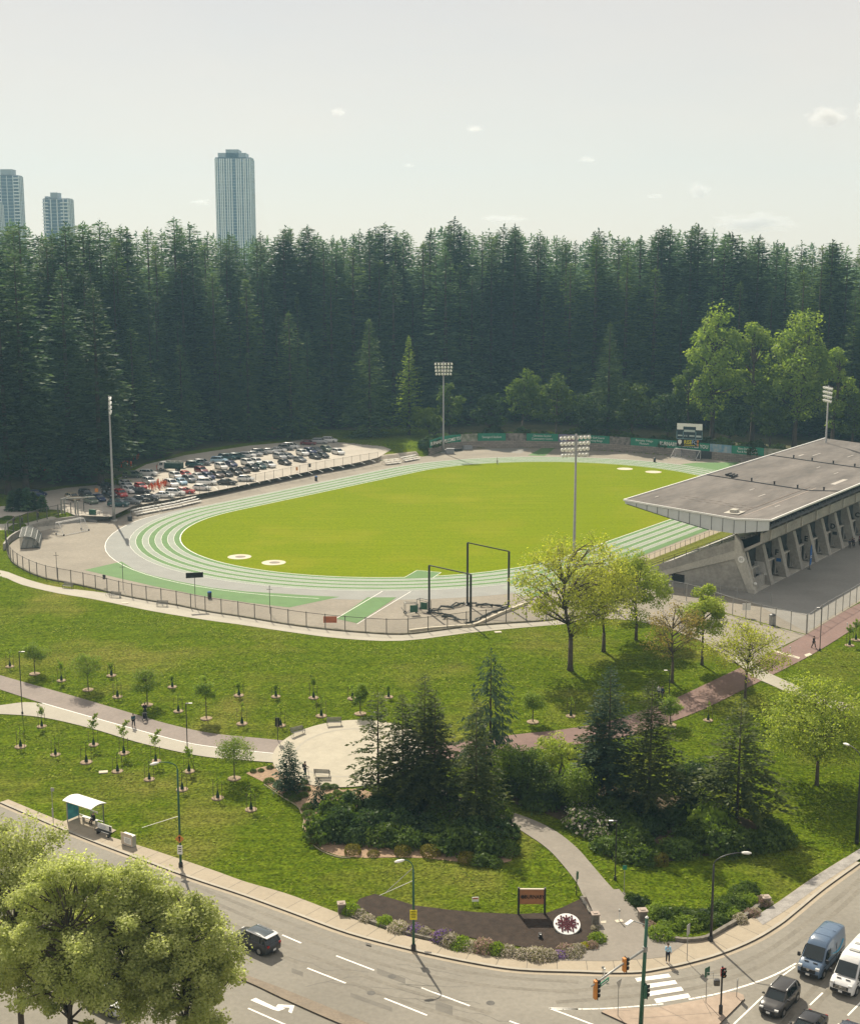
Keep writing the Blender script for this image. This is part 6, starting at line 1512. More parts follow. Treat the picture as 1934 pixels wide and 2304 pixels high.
def path_lamp(u, v, vtop, side, label, two=True):
    p = GT(u, v); H_ = zat(vtop, p[1]) - p[2]
    t = empty('path_lamp', tuple(p), 0, label, 'path lamp', 'black path lamps')
    mb = MB(); mb.lathe((0, 0, 0), [(.14, 0), (.14, .3), (.08, .36)], 10); mb.build('base', M['darkmetal'], t)
    mb = MB(); mb.tube([(0, 0, 0), (0, 0, H_)], .06, 8); mb.build('pole', M['darkmetal'], t)
    mb = MB(); mb.beam((0, 0, H_ - .05), (side * .75, -.1, H_ - .02), .26, .09); mb.build('lamp_head', M['darkmetal'], t)
    mb = MB(); mb.box((side * .55, -.07, H_ + .02), (.42, .24, .03)); mb.build('lamp_cover', M['white'], t)
    return t
path_lamp(51, 1607, 1466, 1, 'black path lamp at the left end of the park path')
path_lamp(422, 1690, 1582, 1, 'black path lamp in the middle of the park path')
path_lamp(1504, 1571, 1508, -1, 'black path lamp beside the shaded red path')
path_lamp(1843, 1464, 1367, -1, 'black path lamp beside the runner on the red path')
path_lamp(1383, 1980, 1846, -1, 'black path lamp beside the curved walkway')
t = empty('banner_post', tuple(GT(625, 1666)), 0, 'thin dark post with a tall double banner by the round plaza', 'post')
mb = MB(); mb.tube([(0, 0, 0), (0, 0, 2.9)], .05, 6); mb.build('shaft', M['darkmetal'], t)
mb = MB(); mb.box((-.17, 0, 2.3), (.22, .05, 1.1)); mb.box((.17, 0, 2.3), (.22, .05, 1.1)); mb.build('banner', M['black'], t)

def signal_head(parent, loc, face, n=3, m='amber', scale=1.0):
    """housing with visored lamps; FACE is the compass angle the lamps look to"""
    mb = MB(); hh_ = .36 * n * scale
    mb.box((0, 0, 0), (.34 * scale, .22 * scale, hh_)); h_ = mb.build('signal_head', M[m], parent, bevel=.03)
    h_.location = loc; h_.rotation_euler = (0, 0, face + math.pi / 2)
    mb = MB(); mb.box((0, -.12 * scale, 0), (.42 * scale, .03, hh_ + .12)); mb.build('back_board', M['black'], h_)
    for k in range(n):
        z = hh_ / 2 - .18 * scale - k * .36 * scale
        mb = MB(); vs = []
        A = np.linspace(-.35, math.pi + .35, 9)
        ri = [[(.155 * scale * math.cos(a), y, z + .155 * scale * math.sin(a)) for a in A] for y in (-.13 * scale, -.40 * scale)]
        mb.v = ri[0] + [(x, y + .14 * (1 - (zz - z + .16) / .32), zz) for x, y, zz in ri[1]]; nA = len(A)
        mb.f = [(i, i + 1, nA + i + 1, nA + i) for i in range(nA - 1)]; mb.m = [0] * len(mb.f); mb.build('visor', M['black'], h_, fix=False)
        mb = MB(); mb.lathe((0, -.15 * scale, z), [(.01, -.02), (.13 * scale, 0), (.01, .02)], 12, axis='y'); mb.build('lens', [M['tail'], M['amber'], M['dkgreen']][k % 3], h_)
    return h_
zI = ZS + .15
tp_ = G(1440, 2318, zI); zt = zat(2066, tp_[1]); za = zat(2136, tp_[1])
ts = empty('traffic_signal', (*tp_, zI), 0, 'tall green traffic signal pole with a long arm carrying two signal heads', 'traffic signal')
mb = MB(); mb.tube([(0, 0, 0), (.25, .1, zt - zI)], [.19, .12], 12); mb.lathe((0, 0, 0), [(.34, 0), (.34, .2), (.24, .35)], 12); mb.build('pole', M['dkgreen'], ts, smooth=True)
mb = MB(); mb.lathe((.25, .1, zt - zI), [(.13, -.02), (.14, .02), (.05, .12)], 12); mb.build('pole_cap', M['white'], ts)
e_ = G(1330, 2219, za + .15) - tp_; a0 = np.array([.17, .07]); hz_ = za - zI
mb = MB(); mb.tube([(a0[0], a0[1], hz_), (*((a0 + e_) / 2), hz_ + .12), (*e_, hz_ + .15)], [.11, .085, .06], 10); mb.build('arm', M['steel'], ts, smooth=True)
mb = MB(); mb.lathe((*a0, hz_), [(.2, -.2), (.2, .2)], 12); mb.build('arm_clamp', M['steel'], ts)
FA = R_(20)
signal_head(ts, (*(a0 + (e_ - a0) * .93), hz_ - .35), FA, 4)
signal_head(ts, (*(a0 + (e_ - a0) * .40), hz_ - .05), FA, 3)
hq = signal_head(ts, (.24, -.12, zat(2229, tp_[1]) - zI), FA, 3, 'dkgreen')
q = a0 + (e_ - a0) * .77
mb = MB(); mb.box((0, 0, 0), (1.25, .05, .30)); sn = mb.build('street_name_sign', surf('green_street_sign', (.03, .22, .12), .5, .06, 2, coords='obj'), ts); sn.location = (q[0], q[1], hz_ - .28); sn.rotation_euler = (0, 0, math.atan2(e_[1], e_[0]) + math.pi)
mb = MB(); mb.box((0, -.035, 0), (.9, .01, .10)); mb.build('sign_print', M['white'], sn)
mb = MB(); mb.tube([(*q, hz_ + .1), (*q, hz_ + .75)], .04, 6); mb.lathe((*q, hz_ + .7), [(.07, 0), (.07, .14)], 8); mb.build('camera_mount', M['white'], ts)
mb = MB(); mb.tube([(0.2, .1, zt - zI - .6), (-.8, .6, zt - zI - .5)], .04, 6); mb.build('luminaire_arm', M['steel'], ts)
mb = MB(); mb.beam((-.8, .6, zt - zI - .5), (-1.35, .1, zt - zI - .62), .3, .12); mb.build('luminaire', M['white'], ts)
# pedestrian signal
pp = G(1620, 2281, zI); ht = zat(2174, pp[1]) - zI
ps = empty('pedestrian_signal', (*pp, zI), 0, 'black pedestrian signal post with a small box and wire-framed sign on the island', 'traffic signal')
mb = MB(); mb.tube([(0, 0, 0), (0, 0, ht)], .075, 8); mb.lathe((0, 0, 0), [(.16, 0), (.16, .7), (.08, .8)], 10); mb.build('post', M['darkmetal'], ps)
signal_head(ps, (.02, -.15, ht - .45), R_(-70), 2, 'tail')
mb = MB(); mb.box((-.42, -.05, ht - 1.35), (.46, .36, .50)); mb.build('walk_box', M['darkmetal'], ps, bevel=.05)
mb = MB(); mb.box((-.42, -.24, ht - 1.35), (.34, .03, .36)); mb.build('walk_screen', surf('dim_walk_screen', (.10, .09, .07), .4, .2, 4, coords='obj'), ps)
mb = MB()
for a, b in (((-1.2, 0, ht - .55), (-.7, 0, ht - .55)), ((-1.2, 0, ht - 1.05), (-.7, 0, ht - 1.05)), ((-1.2, 0, ht - .55), (-1.2, 0, ht - 1.05)), ((-.7, 0, ht - .55), (-.7, 0, ht - 1.05)), ((-1.2, 0, ht - .8), (0, 0, ht - .8))): mb.beam(a, b, .03)
mb.build('sign_frame', M['steel'], ps)
def road_sign(u, v, vtop, w, h, label, m='signgrey', rz=0.0, shape='rect', z=None, face=None):
    p = G(u, v, z if z is not None else zI); zz = z if z is not None else zI; H_ = zat(vtop, p[1]) - zz
    t = empty('road_sign', (*p, zz), rz, label, 'road sign')
    mb = MB(); mb.tube([(0, .03, 0), (0, .03, H_)], .035, 6); mb.build('post', M['steel'], t)
    mb = MB()
    if shape == 'rect': mb.box((0, 0, H_ - h / 2), (w, .025, h))
    elif shape == 'tri': mb.prism([(-w / 2, 0, H_), (w / 2, 0, H_), (.03, 0, H_ - h), (-.03, 0, H_ - h)], (0, -.025, 0))
    mb.build('face', M[m], t, bevel=.008)
    return t
R4B = lambda x, y: (1310 + x / 4.765, 2020 + y / 4.765)
road_sign(*R4B(1120, 672), R4B(0, 285)[1], .62, .95, 'tall bare-backed road sign at the corner pavement edge', rz=R_(55))
road_sign(*R4B(1322, 1125), R4B(0, 745)[1], .62, .80, 'road sign with a dark green back at the crosswalk end of the island', 'dkgreen', R_(40))
road_sign(*R4B(1652, 1062), R4B(0, 872)[1], .55, .85, 'short grey road sign at the nose of the island', rz=R_(68))
road_sign(*R4B(380, 1265), R4B(0, 880)[1], .85, .75, 'grey triangular yield sign seen from behind on the island', rz=R_(50), shape='tri')
road_sign(*R4B(215, 862), R4B(0, 735)[1], .25, .20, 'short thin marker post at the kerb behind the arm', z=ZS + .03)
road_sign(1403, 2012, 1947, .40, .42, 'slim post with a small green sign and white notice beside the curved walkway', surf and 'bgreen', R_(0), z=T(G(1403, 2012, ZS + .4)))
o = COL.objects[-1]
t = empty('info_post', tuple(GT(1296, 2014)), R_(60), 'short dark notice post at the left edge of the curved walkway', 'post')
mb = MB(); mb.tube([(0, 0, 0), (0, 0, 2.4)], .05, 6); mb.build('shaft', M['darkmetal'], t)
mb = MB(); mb.box((0, -.06, 1.95), (.45, .05, .75)); mb.build('notice', M['dkgreen'], t)
t = empty('bus_stop_pole', (*G(121, 1861, ZS + .15), ZS + .15), 0, 'thin grey bus stop pole left of the shelter', 'post')
mb = MB(); mb.tube([(0, 0, 0), (0, 0, 2.6)], .045, 6); mb.box((0, -.05, 1.6), (.16, .1, 1.0)); mb.build('shaft', M['signgrey'], t)
mb = MB(); mb.box((.1, -.06, 4.2), (.35, .04, .38)); mb.tube([(0, 0, 2.6), (0, 0, 4.4)], .03, 6); mb.build('flag_sign', M['steel'], t)
def bollard(u, v, label, z=None, plate=True):
    p = GT(u, v); t = empty('bollard', (p[0], p[1], p[2] + (.165 if z is None else z)), 0, label, 'bollard')
    mb = MB(); mb.tube([(0, 0, 0), (0, 0, 1.05)], .055, 8); mb.lathe((0, 0, 1.05), [(.06, 0), (.08, .06), (.03, .12)], 8); mb.build('shaft', M['white'], t)
    mb = MB(); mb.box((0, 0, .99), (.125, .125, .08)); mb.build('band', M['black'], t)
    if plate:
        mb = MB(); mb.box((0, 0, .012), (.7, .5, .02), .3); mb.build('base_plate', M['padconc'], t)
bollard(1392, 2076, 'white bollard on a pale plate in the park entrance')
bollard(1757, 1469, 'white bollard at the near end of the red path crossing', .07, False); bollard(1776, 1474, 'white bollard at the far end of the red path crossing', .07, False)
bollard(1904, 1419, 'dark-topped bollard beside the upper red path', .05, False)
sheet('entrance_plate', [G(1250 + x / 2.577, 1850 + y / 2.577, ZS + .2) for x, y in ((258, 588), (290, 585), (290, 598), (262, 600))], .185, M['padconc'], 1)

# ================================================================== PARK SIGN, EMBLEM, PILLARS
def r3b(x, y, z=None):
    u, v = 1130 + x / 5.8767, 1960 + y / 5.8767
    return GT(u, v) if z is None else G(u, v, z)
p1, p2 = r3b(210, 572), r3b(556, 572); d = p2 - p1; a = math.atan2(d[1], d[0]); Ls = np.linalg.norm(d[:2])
sg = empty('park_sign', tuple(p1), a, 'brown wooden park sign reading BURNABY on two dark posts', 'sign')
hs = zat(1960 + 240 / 5.8767, p1[1]) - p1[2]; hb = zat(1960 + 432 / 5.8767, p1[1]) - p1[2]
for x in (0, Ls):
    mb = MB(); mb.box((x, 0, hs / 2 + .08), (.18, .24, hs + .16)); mb.build('post', M['darkmetal'], sg)
mb = MB(); mb.box((Ls / 2, 0, (hs + hb) / 2), (Ls - .1, .12, hs - hb)); bd = mb.build('board', M['wood'], sg)
mb = MB(); mb.box((Ls / 2, 0, hs + .03), (Ls - .1, .2, .07)); mb.build('cap', M['padconc'], sg)
text_obj('lettering', 'BURNABY', M['black'], .50, (Ls * .60, -.075, (hs + hb) / 2), (math.pi / 2, 0, 0), sg, xs=.80, bold=.012)
def flake(mb, c, r, y0, thick, plane='xz'):
    """six-armed flower-like snow crystal of lozenge loops"""
    def P(ang, rad): return (c[0] + rad * math.sin(ang), y0, c[1] + rad * math.cos(ang))
    def bar(a, b, w):
        a, b = Vector(a), Vector(b); d_ = b - a; n_ = Vector((d_.z, 0, -d_.x)).normalized() * w / 2
        mb.prism([a - n_, b - n_, b + n_, a + n_], (0, -thick, 0))
    for k in range(6):
        a_ = k * math.pi / 3
        bar(P(a_, r * .04), P(a_, r * .95), r * .13)
        for s in (1, -1):
            bar(P(a_, r * .44), P(a_ + s * .40, r * .82), r * .15); bar(P(a_, r * .20), P(a_ + s * .52, r * .50), r * .09)
        q = P(a_ + math.pi / 6, r * .95); mb.prism([(q[0] + r * .09 * math.sin(t_), y0, q[2] + r * .09 * math.cos(t_)) for t_ in np.linspace(0, 2 * math.pi, 9)[:-1]], (0, -thick, 0))
mb = MB(); flake(mb, (Ls * .155, (hs + hb) / 2), .23, -.065, .012); mb.build('emblem', M['black'], sg)
ec = r3b(850, 765)
em = empty('floral_emblem', (ec[0], ec[1], ec[2] + .50), 0, 'round white tilted disc with a dark maroon snow crystal on the mulch bed', 'emblem'); em.rotation_euler = (R_(-67), 0, 0)
mb = MB(); mb.lathe((0, 0, 0), [(1.18, 0), (1.2, .04), (1.2, .16), (1.16, .2)], 40, axis='y'); mb.build('disc', surf('white_gravel_disc', (.80, .79, .76), .8, .04, 5, coords='obj'), em)
mb = MB(); flake(mb, (0, 0), 1.0, 0, .06); mb.build('snow_crystal', surf('maroon_bedding', (.075, .014, .022), .9, .4, 9, coords='obj'), em)
t = empty('small_sign', tuple(GT(1069, 2036)), R_(6), 'small red and white sign board on the lawn behind the mulch bed', 'sign')
mb = MB(); mb.box((0, 0, .55), (.62, .05, .44)); mb.build('board', M['white'], t)
mb = MB(); mb.box((0, -.03, .65), (.5, .02, .12)); mb.build('red_band', M['redsign'], t)
mb = MB(); mb.box((-.22, .04, .3), (.05, .05, .6)); mb.box((.22, .04, .3), (.05, .05, .6)); mb.build('leg', M['darkmetal'], t)
t = empty('spotlight', tuple(r3b(500, 890)), 0, 'small dark ground spotlight in the mulch left of the emblem', 'lamp')
mb = MB(); mb.box((0, 0, .12), (.35, .3, .24)); mb.box((0, .1, .35), (.3, .2, .25)); mb.build('housing', M['darkmetal'], t, bevel=.02)
mb = MB(); mb.lathe((0, -.05, .38), [(.08, 0), (.09, .05)], 10); mb.build('lens', M['lampc'], t)
M['pstone'] = surf('grey_field_stone', (.16, .145, .12), .9, .35, 2.2, 8, coords='obj', bump=.04, bscale=4)
M['capm'] = surf('pinkish_capstone', (.34, .28, .235), .9, .15, 3, coords='obj')
def pillar(u, v, label, w=.62, h=1.05):
    p = GT(u, v); t = empty('stone_pillar', (p[0], p[1], p[2] - .05), R_(8), label, 'pillar', 'stone pillars of the park entrance')
    mb = MB(); mb.box((0, 0, h / 2), (w, w, h)); mb.build('shaft', M['pstone'], t, bevel=.04)
    mb = MB(); mb.box((0, 0, h + .06), (w + .14, w + .14, .11)); mb.box((0, 0, h + .15), (w * .6, w * .6, .06)); mb.build('capstone', M['capm'], t, bevel=.02)
pillar(1338, 2080, 'stone pillar at the left side of the park entrance by the emblem'); pillar(1444, 2072, 'stone pillar at the right side of the park entrance', .72)
pillar(768, 2056, 'stone pillar at the left end of the flower bushes'); pillar(1721, 2036, 'stone pillar at the right end of the pavement wall', .68, .8)
lw1 = [G(550 + x / 2.351, 1800 + y / 2.351, ZS) for x, y in ((525, 605), (620, 640), (750, 690), (900, 730), (1050, 765), (1200, 795), (1400, 825), (1600, 840), (1763, 832))] + [G(1250 + x / 2.577, 1850 + y / 2.577, ZS) for x, y in ((120, 770), (200, 745), (262, 705), (275, 660), (262, 615))]
o = wall_strip('low_stone_wall', spline(lw1, 3), ZS - .1, ZS + .36, .35, M['pstone']); tag(o, 'low stone wall edging the mulch bed along the pavement', 'wall')
lw2 = [G(1250 + x / 2.577, 1850 + y / 2.577, ZS) for x, y in ((525, 600), (570, 655), (650, 690), (760, 705), (880, 690), (990, 630), (1060, 590), (1130, 545), (1200, 485))]
o = wall_strip('low_stone_wall', spline(lw2, 3), ZS - .1, ZS + .45, .35, M['pstone']); tag(o, 'low stone wall holding the planting at the right corner', 'wall')
random.seed(5)
def kerbstones(L, label):
    mb = MB(); Pp = spline(L, 6)
    for p in Pp: mb.blob((p[0], p[1], T(p) + .12), random.uniform(.14, .24), .35, 1, (1, 1, .8), random.uniform(0, 9))
    tag(mb.build('edging_stones', surf('mixed_edging_stones', (.14, .13, .11), .9, .3, 2, col2=(.36, .33, .28)), None), label, 'edging stones')
kerbstones([G(1250 + x / 2.577, 1850 + y / 2.577, ZS + .3) for x, y in ((148, 455), (175, 490), (200, 530))], 'short row of edging stones left of the park entrance')
kerbstones([G(1250 + x / 2.577, 1850 + y / 2.577, ZS + .3) for x, y in ((392, 425), (430, 480), (462, 530), (485, 560))], 'row of rough edging stones right of the park entrance')

# ================================================================== BUS SHELTER AND AD FURNITURE
sw = G(317, 1920, ZS) - G(155, 1865, ZS); wa = math.atan2(sw[1], sw[0])
bl, br_ = G(178, 1838, ZS + .15), G(229, 1853, ZS + .15)
sheet('shelter_pad', [G(u, v, ZS + .15) for u, v in ((140, 1850), (176, 1833), (262, 1868), (225, 1890))], .160, M['walk'], 1.5, flat=ZS)
Lb = 3.9; bs_ = empty('bus_shelter', (*bl, ZS + .16), wa, 'bus shelter with a white curved roof, blue end poster and glass back', 'bus shelter')
D_ = 1.55; hB = 2.35
M['clear'] = veil('clear_shelter_glass', (.25, .36, .30), .16)
mb = MB(); ys_ = np.linspace(.25, -D_ - .35, 8)
top_ = [(y, hB + .12 + .22 * math.sin((.25 - y) / (D_ + .6) * math.pi)) for y in ys_]
mb.loft([[(x, y, z) for y, z in top_] + [(x, y, z - .07) for y, z in top_[::-1]] for x in (-.25, Lb + .25)]); mb.build('roof', M['white'], bs_)
mb = MB()
for x, y in ((0, 0), (Lb, 0), (0, -D_), (Lb, -D_ * .0)): mb.beam((x, y, 0), (x, y, hB + .1), .09)
mb.beam((0, 0, hB), (Lb, 0, hB), .08); mb.beam((0, 0, .35), (Lb, 0, .35), .06); mb.beam((0, 0, hB), (0, -D_, hB), .08); mb.beam((Lb, 0, hB), (Lb, -D_ * .5, hB + .12), .08); mb.beam((Lb / 2, 0, 0), (Lb / 2, 0, hB), .06)
mb.build('frame', M['steel'], bs_)
mb = MB(); mb.quad((0, .0, .4), (Lb, 0, .4), (Lb, 0, hB - .05), (0, 0, hB - .05)); mb.build('glass_panel', M['clear'], bs_, fix=False)
mb = MB()
for k in range(9): mb.box((.7 + k * .28, -.02, 1.45 - k * .035), (.24, .01, .13 + .05 * (k % 3)))
mb.prism([(.35, -.02, 1.5), (.55, -.02, 2.1), (.8, -.02, 1.5)], (0, -.01, 0)); mb.build('etched_pattern', M['white'], bs_)
mb = MB(); mb.box((0, -D_ / 2, 1.2), (.12, D_ - .2, 2.0)); mb.build('poster', M['teal'], bs_)
mb = MB(); mb.box((Lb * .55, -.35, .45), (2.3, .36, .06)); mb.box((Lb * .55 - 1, -.35, .22), (.08, .3, .44)); mb.box((Lb * .55 + 1, -.35, .22), (.08, .3, .44)); mb.build('bench', M['signgrey'], bs_)
ca_, sa_ = math.cos(wa), math.sin(wa)
bx = lambda x, y: np.array([bl[0] + x * ca_ - y * sa_, bl[1] + x * sa_ + y * ca_])
put(person('person in black with a grey cap sitting in the bus shelter', (.015, .015, .017), (.012, .012, .015), 'sit', hat=(.30, .29, .26)), (*bx(Lb * .70, -.38), ZS + .17), wa)
q = G(233, 1880, ZS + .15)
ab = empty('advert_bench', (*q, ZS + .15), wa, 'street bench with a white advert backrest beside the shelter', 'bench')
mb = MB(); mb.box((0, 0, .47), (2.1, .5, .08)); mb.build('seat', M['darkmetal'], ab)
mb = MB(); mb.box((0, .24, .85), (2.1, .08, .62)); bk = mb.build('backrest', M['white'], ab, bevel=.03)
mb = MB(); mb.box((.85, .19, .85), (.24, .02, .5)); mb.build('portrait_patch', M['hair'], ab)
mb = MB()
for k, (w_, z_) in enumerate(((.9, .98), (1.1, .85), (.7, .72))): mb.box((-.25, .19, z_), (w_, .015, .05))
mb.build('print_line', surf('grey_print', (.35, .36, .40), .6, coords='obj'), ab)
for x in (-.8, .8):
    mb = MB(); mb.box((x, .05, .22), (.12, .4, .44)); mb.build('leg', M['darkmetal'], ab)
q = G(291, 1902, ZS + .15)
ad = empty('recycling_box', (*q, ZS + .15), wa, 'grey street recycling box with advert panel right of the advert bench', 'bin')
mb = MB(); mb.box((0, 0, .62), (1.55, .55, 1.2)); mb.build('body', M['signgrey'], ad, bevel=.04)
mb = MB(); mb.box((-.02, -.30, .75), (1.6, .05, 1.25)); mb.build('advert_panel', surf('beige_advert', (.50, .42, .33), .6, .2, 2, coords='obj'), ad)
mb = MB(); mb.box((.15, -.335, .66), (1.0, .02, .66)); fp_ = mb.build('white_field', M['white'], ad)
mb = MB()
for k in range(4): mb.box((.15, -.35, .86 - k * .13), (.75 - .1 * (k % 2), .012, .05))
mb.build('print_line', M['steel'], ad)

def bench(p, rz, label, z=0.0):
    t = empty('park_bench', (p[0], p[1], T(p) + z), rz, label, 'bench', 'slatted park benches')
    mb = MB()
    for k in range(4): mb.box((0, -.18 + k * .13, .45), (1.8, .10, .04))
    mb.build('seat', M['conc'], t)
    mb = MB()
    for k in range(4): mb.box((0, .30 + k * .02, .56 + k * .12), (1.8, .035, .09))
    mb.build('backrest', M['conc'], t)
    for x in (-.85, .85):
        mb = MB(); mb.tube([(x, -.2, 0), (x, -.2, .62), (x, .28, .62)], .03, 6); mb.tube([(x, .28, 0), (x, .28, .45), (x, .38, .98)], .03, 6); mb.build('leg', M['darkmetal'], t)
bench(GT(752, 1634), R_(4), 'park bench at the back rim of the round plaza', .09); bench(GT(671, 1655), R_(40), 'park bench at the left rim of the round plaza', .09)
bench(GT(725, 1748), R_(172), 'park bench at the near rim of the round plaza behind the weeping shrub', .09)
bench(GT(153, 1324), R_(-17), 'bench by the perimeter path, leftmost of three outside the near fence'); bench(GT(260, 1345), R_(-14), 'bench by the perimeter path, middle of three outside the near fence'); bench(GT(365, 1365), R_(-10), 'bench by the perimeter path, rightmost of three outside the near fence')
t = empty('bicycle', tuple(GT(250, 1341)), R_(20), 'bicycle leaning by the middle perimeter bench', 'bicycle')
for x in (-.52, .52):
    mb = MB(); mb.tube([(x + .33 * math.cos(a), 0, .34 + .33 * math.sin(a)) for a in np.linspace(0, 2 * math.pi, 17)], .02, 5, cap=False); mb.build('wheel', M['rubber'], t)
mb = MB()
for a, b in (((-.52, 0, .34), (-.15, 0, .34)), ((-.15, 0, .34), (-.25, 0, .8)), ((-.25, 0, .8), (.38, 0, .82)), ((.38, 0, .85), (.52, 0, .34)), ((-.15, 0, .34), (.38, 0, .75)), ((-.52, 0, .34), (-.25, 0, .75))): mb.tube([a, b], .02, 5)
mb.box((-.26, 0, .88), (.24, .1, .05)); mb.tube([(.36, -.25, .98), (.36, .25, .98)], .015, 5); mb.build('frame', M['steel'], t)
for i, (u, v) in enumerate(((1120, 1423), (233, 1738), (282, 1358))):
    p = GT(u, v); mb = MB(); mb.box((p[0], p[1], p[2] + .05), (1.0, .7, .12), .2); tag(mb.build('utility_slab', M['padconc'], None), ['pale utility slab in the grass below the throwing cage', 'small pale slab in the lawn among the saplings', 'pale slab in the grass near the middle perimeter bench'][i], 'slab')
# ================================================================== VEGETATION
def cards(name, C, D, U, ln, wd, m, parent=None):
    """many leaf or frond faces: centre C, length axis D, width axis U; each a bent diamond of two triangles"""
    n = len(C); ln = np.broadcast_to(ln, n)[:, None]; wd = np.broadcast_to(wd, n)[:, None]
    V = np.empty((n, 4, 3)); V[:, 0] = C - D * ln * .5; V[:, 1] = C + U * wd * .5 + D * ln * .05; V[:, 2] = C + D * ln * .5; V[:, 3] = C - U * wd * .5 + D * ln * .05
    me = bpy.data.meshes.new(name); me.vertices.add(n * 4); me.vertices.foreach_set('co', V.ravel())
    me.loops.add(n * 4); me.loops.foreach_set('vertex_index', np.arange(n * 4)); me.polygons.add(n); me.polygons.foreach_set('loop_start', np.arange(n) * 4)
    me.update(); me.materials.append(m); return link_mesh(name, me, parent)
def unit(a): return a / np.maximum(np.linalg.norm(a, axis=1, keepdims=True), 1e-9)
def rand_dirs(r, n): return unit(r.normal(size=(n, 3)))
M['bark'] = surf('brown_bark', (.075, .055, .04), .95, .25, 1.2, 6, coords='obj', bump=.03, bscale=4)
M['barkgrey'] = surf('grey_brown_bark', (.085, .068, .050), .95, .25, 1.5, 6, coords='obj', bump=.02, bscale=5)
M['fir'] = leafmat('forest_fir_needles', (.022, .060, .036), (.125, .190, .075), .38, .28, (1.2, 1.25, .8), .55)  # needle contrast and per-tree spread paint in the light's modelling of crowns
M['fir2'] = leafmat('park_fir_needles', (.038, .064, .020), (.125, .150, .044), .42, .7, (1.3, 1.25, .7), .25)
M['firblue'] = leafmat('blue_spruce_needles', (.030, .062, .036), (.080, .125, .062), .36, .5, None, .2)
M['firpale'] = leafmat('paler_fir_needles', (.034, .080, .030), (.150, .225, .060), .40, .35, (1.3, 1.25, .7), .25)
M['leafbig'] = leafmat('olive_spring_leaves', (.32, .355, .115), (.60, .63, .30), .60, .5, (1.15, 1.2, .70), .12)
M['leafyel'] = leafmat('young_yellow_green_leaves', (.32, .36, .045), (.48, .50, .09), .58, .6, (1.15, 1.15, .6), .15)
M['leafgrn'] = leafmat('fresh_green_leaves', (.16, .25, .03), (.28, .37, .055), .55, .6, (1.2, 1.2, .5), .15)
M['leafmaple'] = leafmat('bright_maple_leaves', (.26, .35, .045), (.44, .50, .09), .58, .6, (1.15, 1.15, .6), .1)
M['leafmid'] = leafmat('mid_green_leaves', (.06, .11, .02), (.13, .19, .035), .48, .6, (1.2, 1.2, .5), .25)
M['leafdark'] = leafmat('dark_green_leaves', (.030, .066, .020), (.078, .125, .032), .42, .8, (1.2, 1.2, .6), .25)
M['leafred'] = leafmat('bronze_young_leaves', (.20, .17, .05), (.34, .28, .09), .5, .6, (1.2, 1.1, .6), .15)
M['boxyel'] = leafmat('golden_box_leaves', (.13, .12, .012), (.20, .18, .02), .40, 1.2, None, .2)
M['bloompale'] = leafmat('pale_heather_bloom', (.50, .44, .37), (.66, .60, .50), .45, 3.0, None, .15)
M['bloompurple'] = leafmat('purple_aubrieta_bloom', (.22, .11, .38), (.34, .22, .52), .4, 3.0, None, .15)
M['bloomyel'] = leafmat('yellow_alyssum_bloom', (.42, .30, .015), (.52, .40, .03), .3, 3.0, None, .1)
M['bloompink'] = leafmat('dusty_pink_bloom', (.40, .26, .24), (.54, .38, .33), .4, 3.0, None, .15)
M['heather'] = leafmat('grey_green_heather', (.20, .20, .08), (.34, .32, .15), .45, 2.5, None, .2)

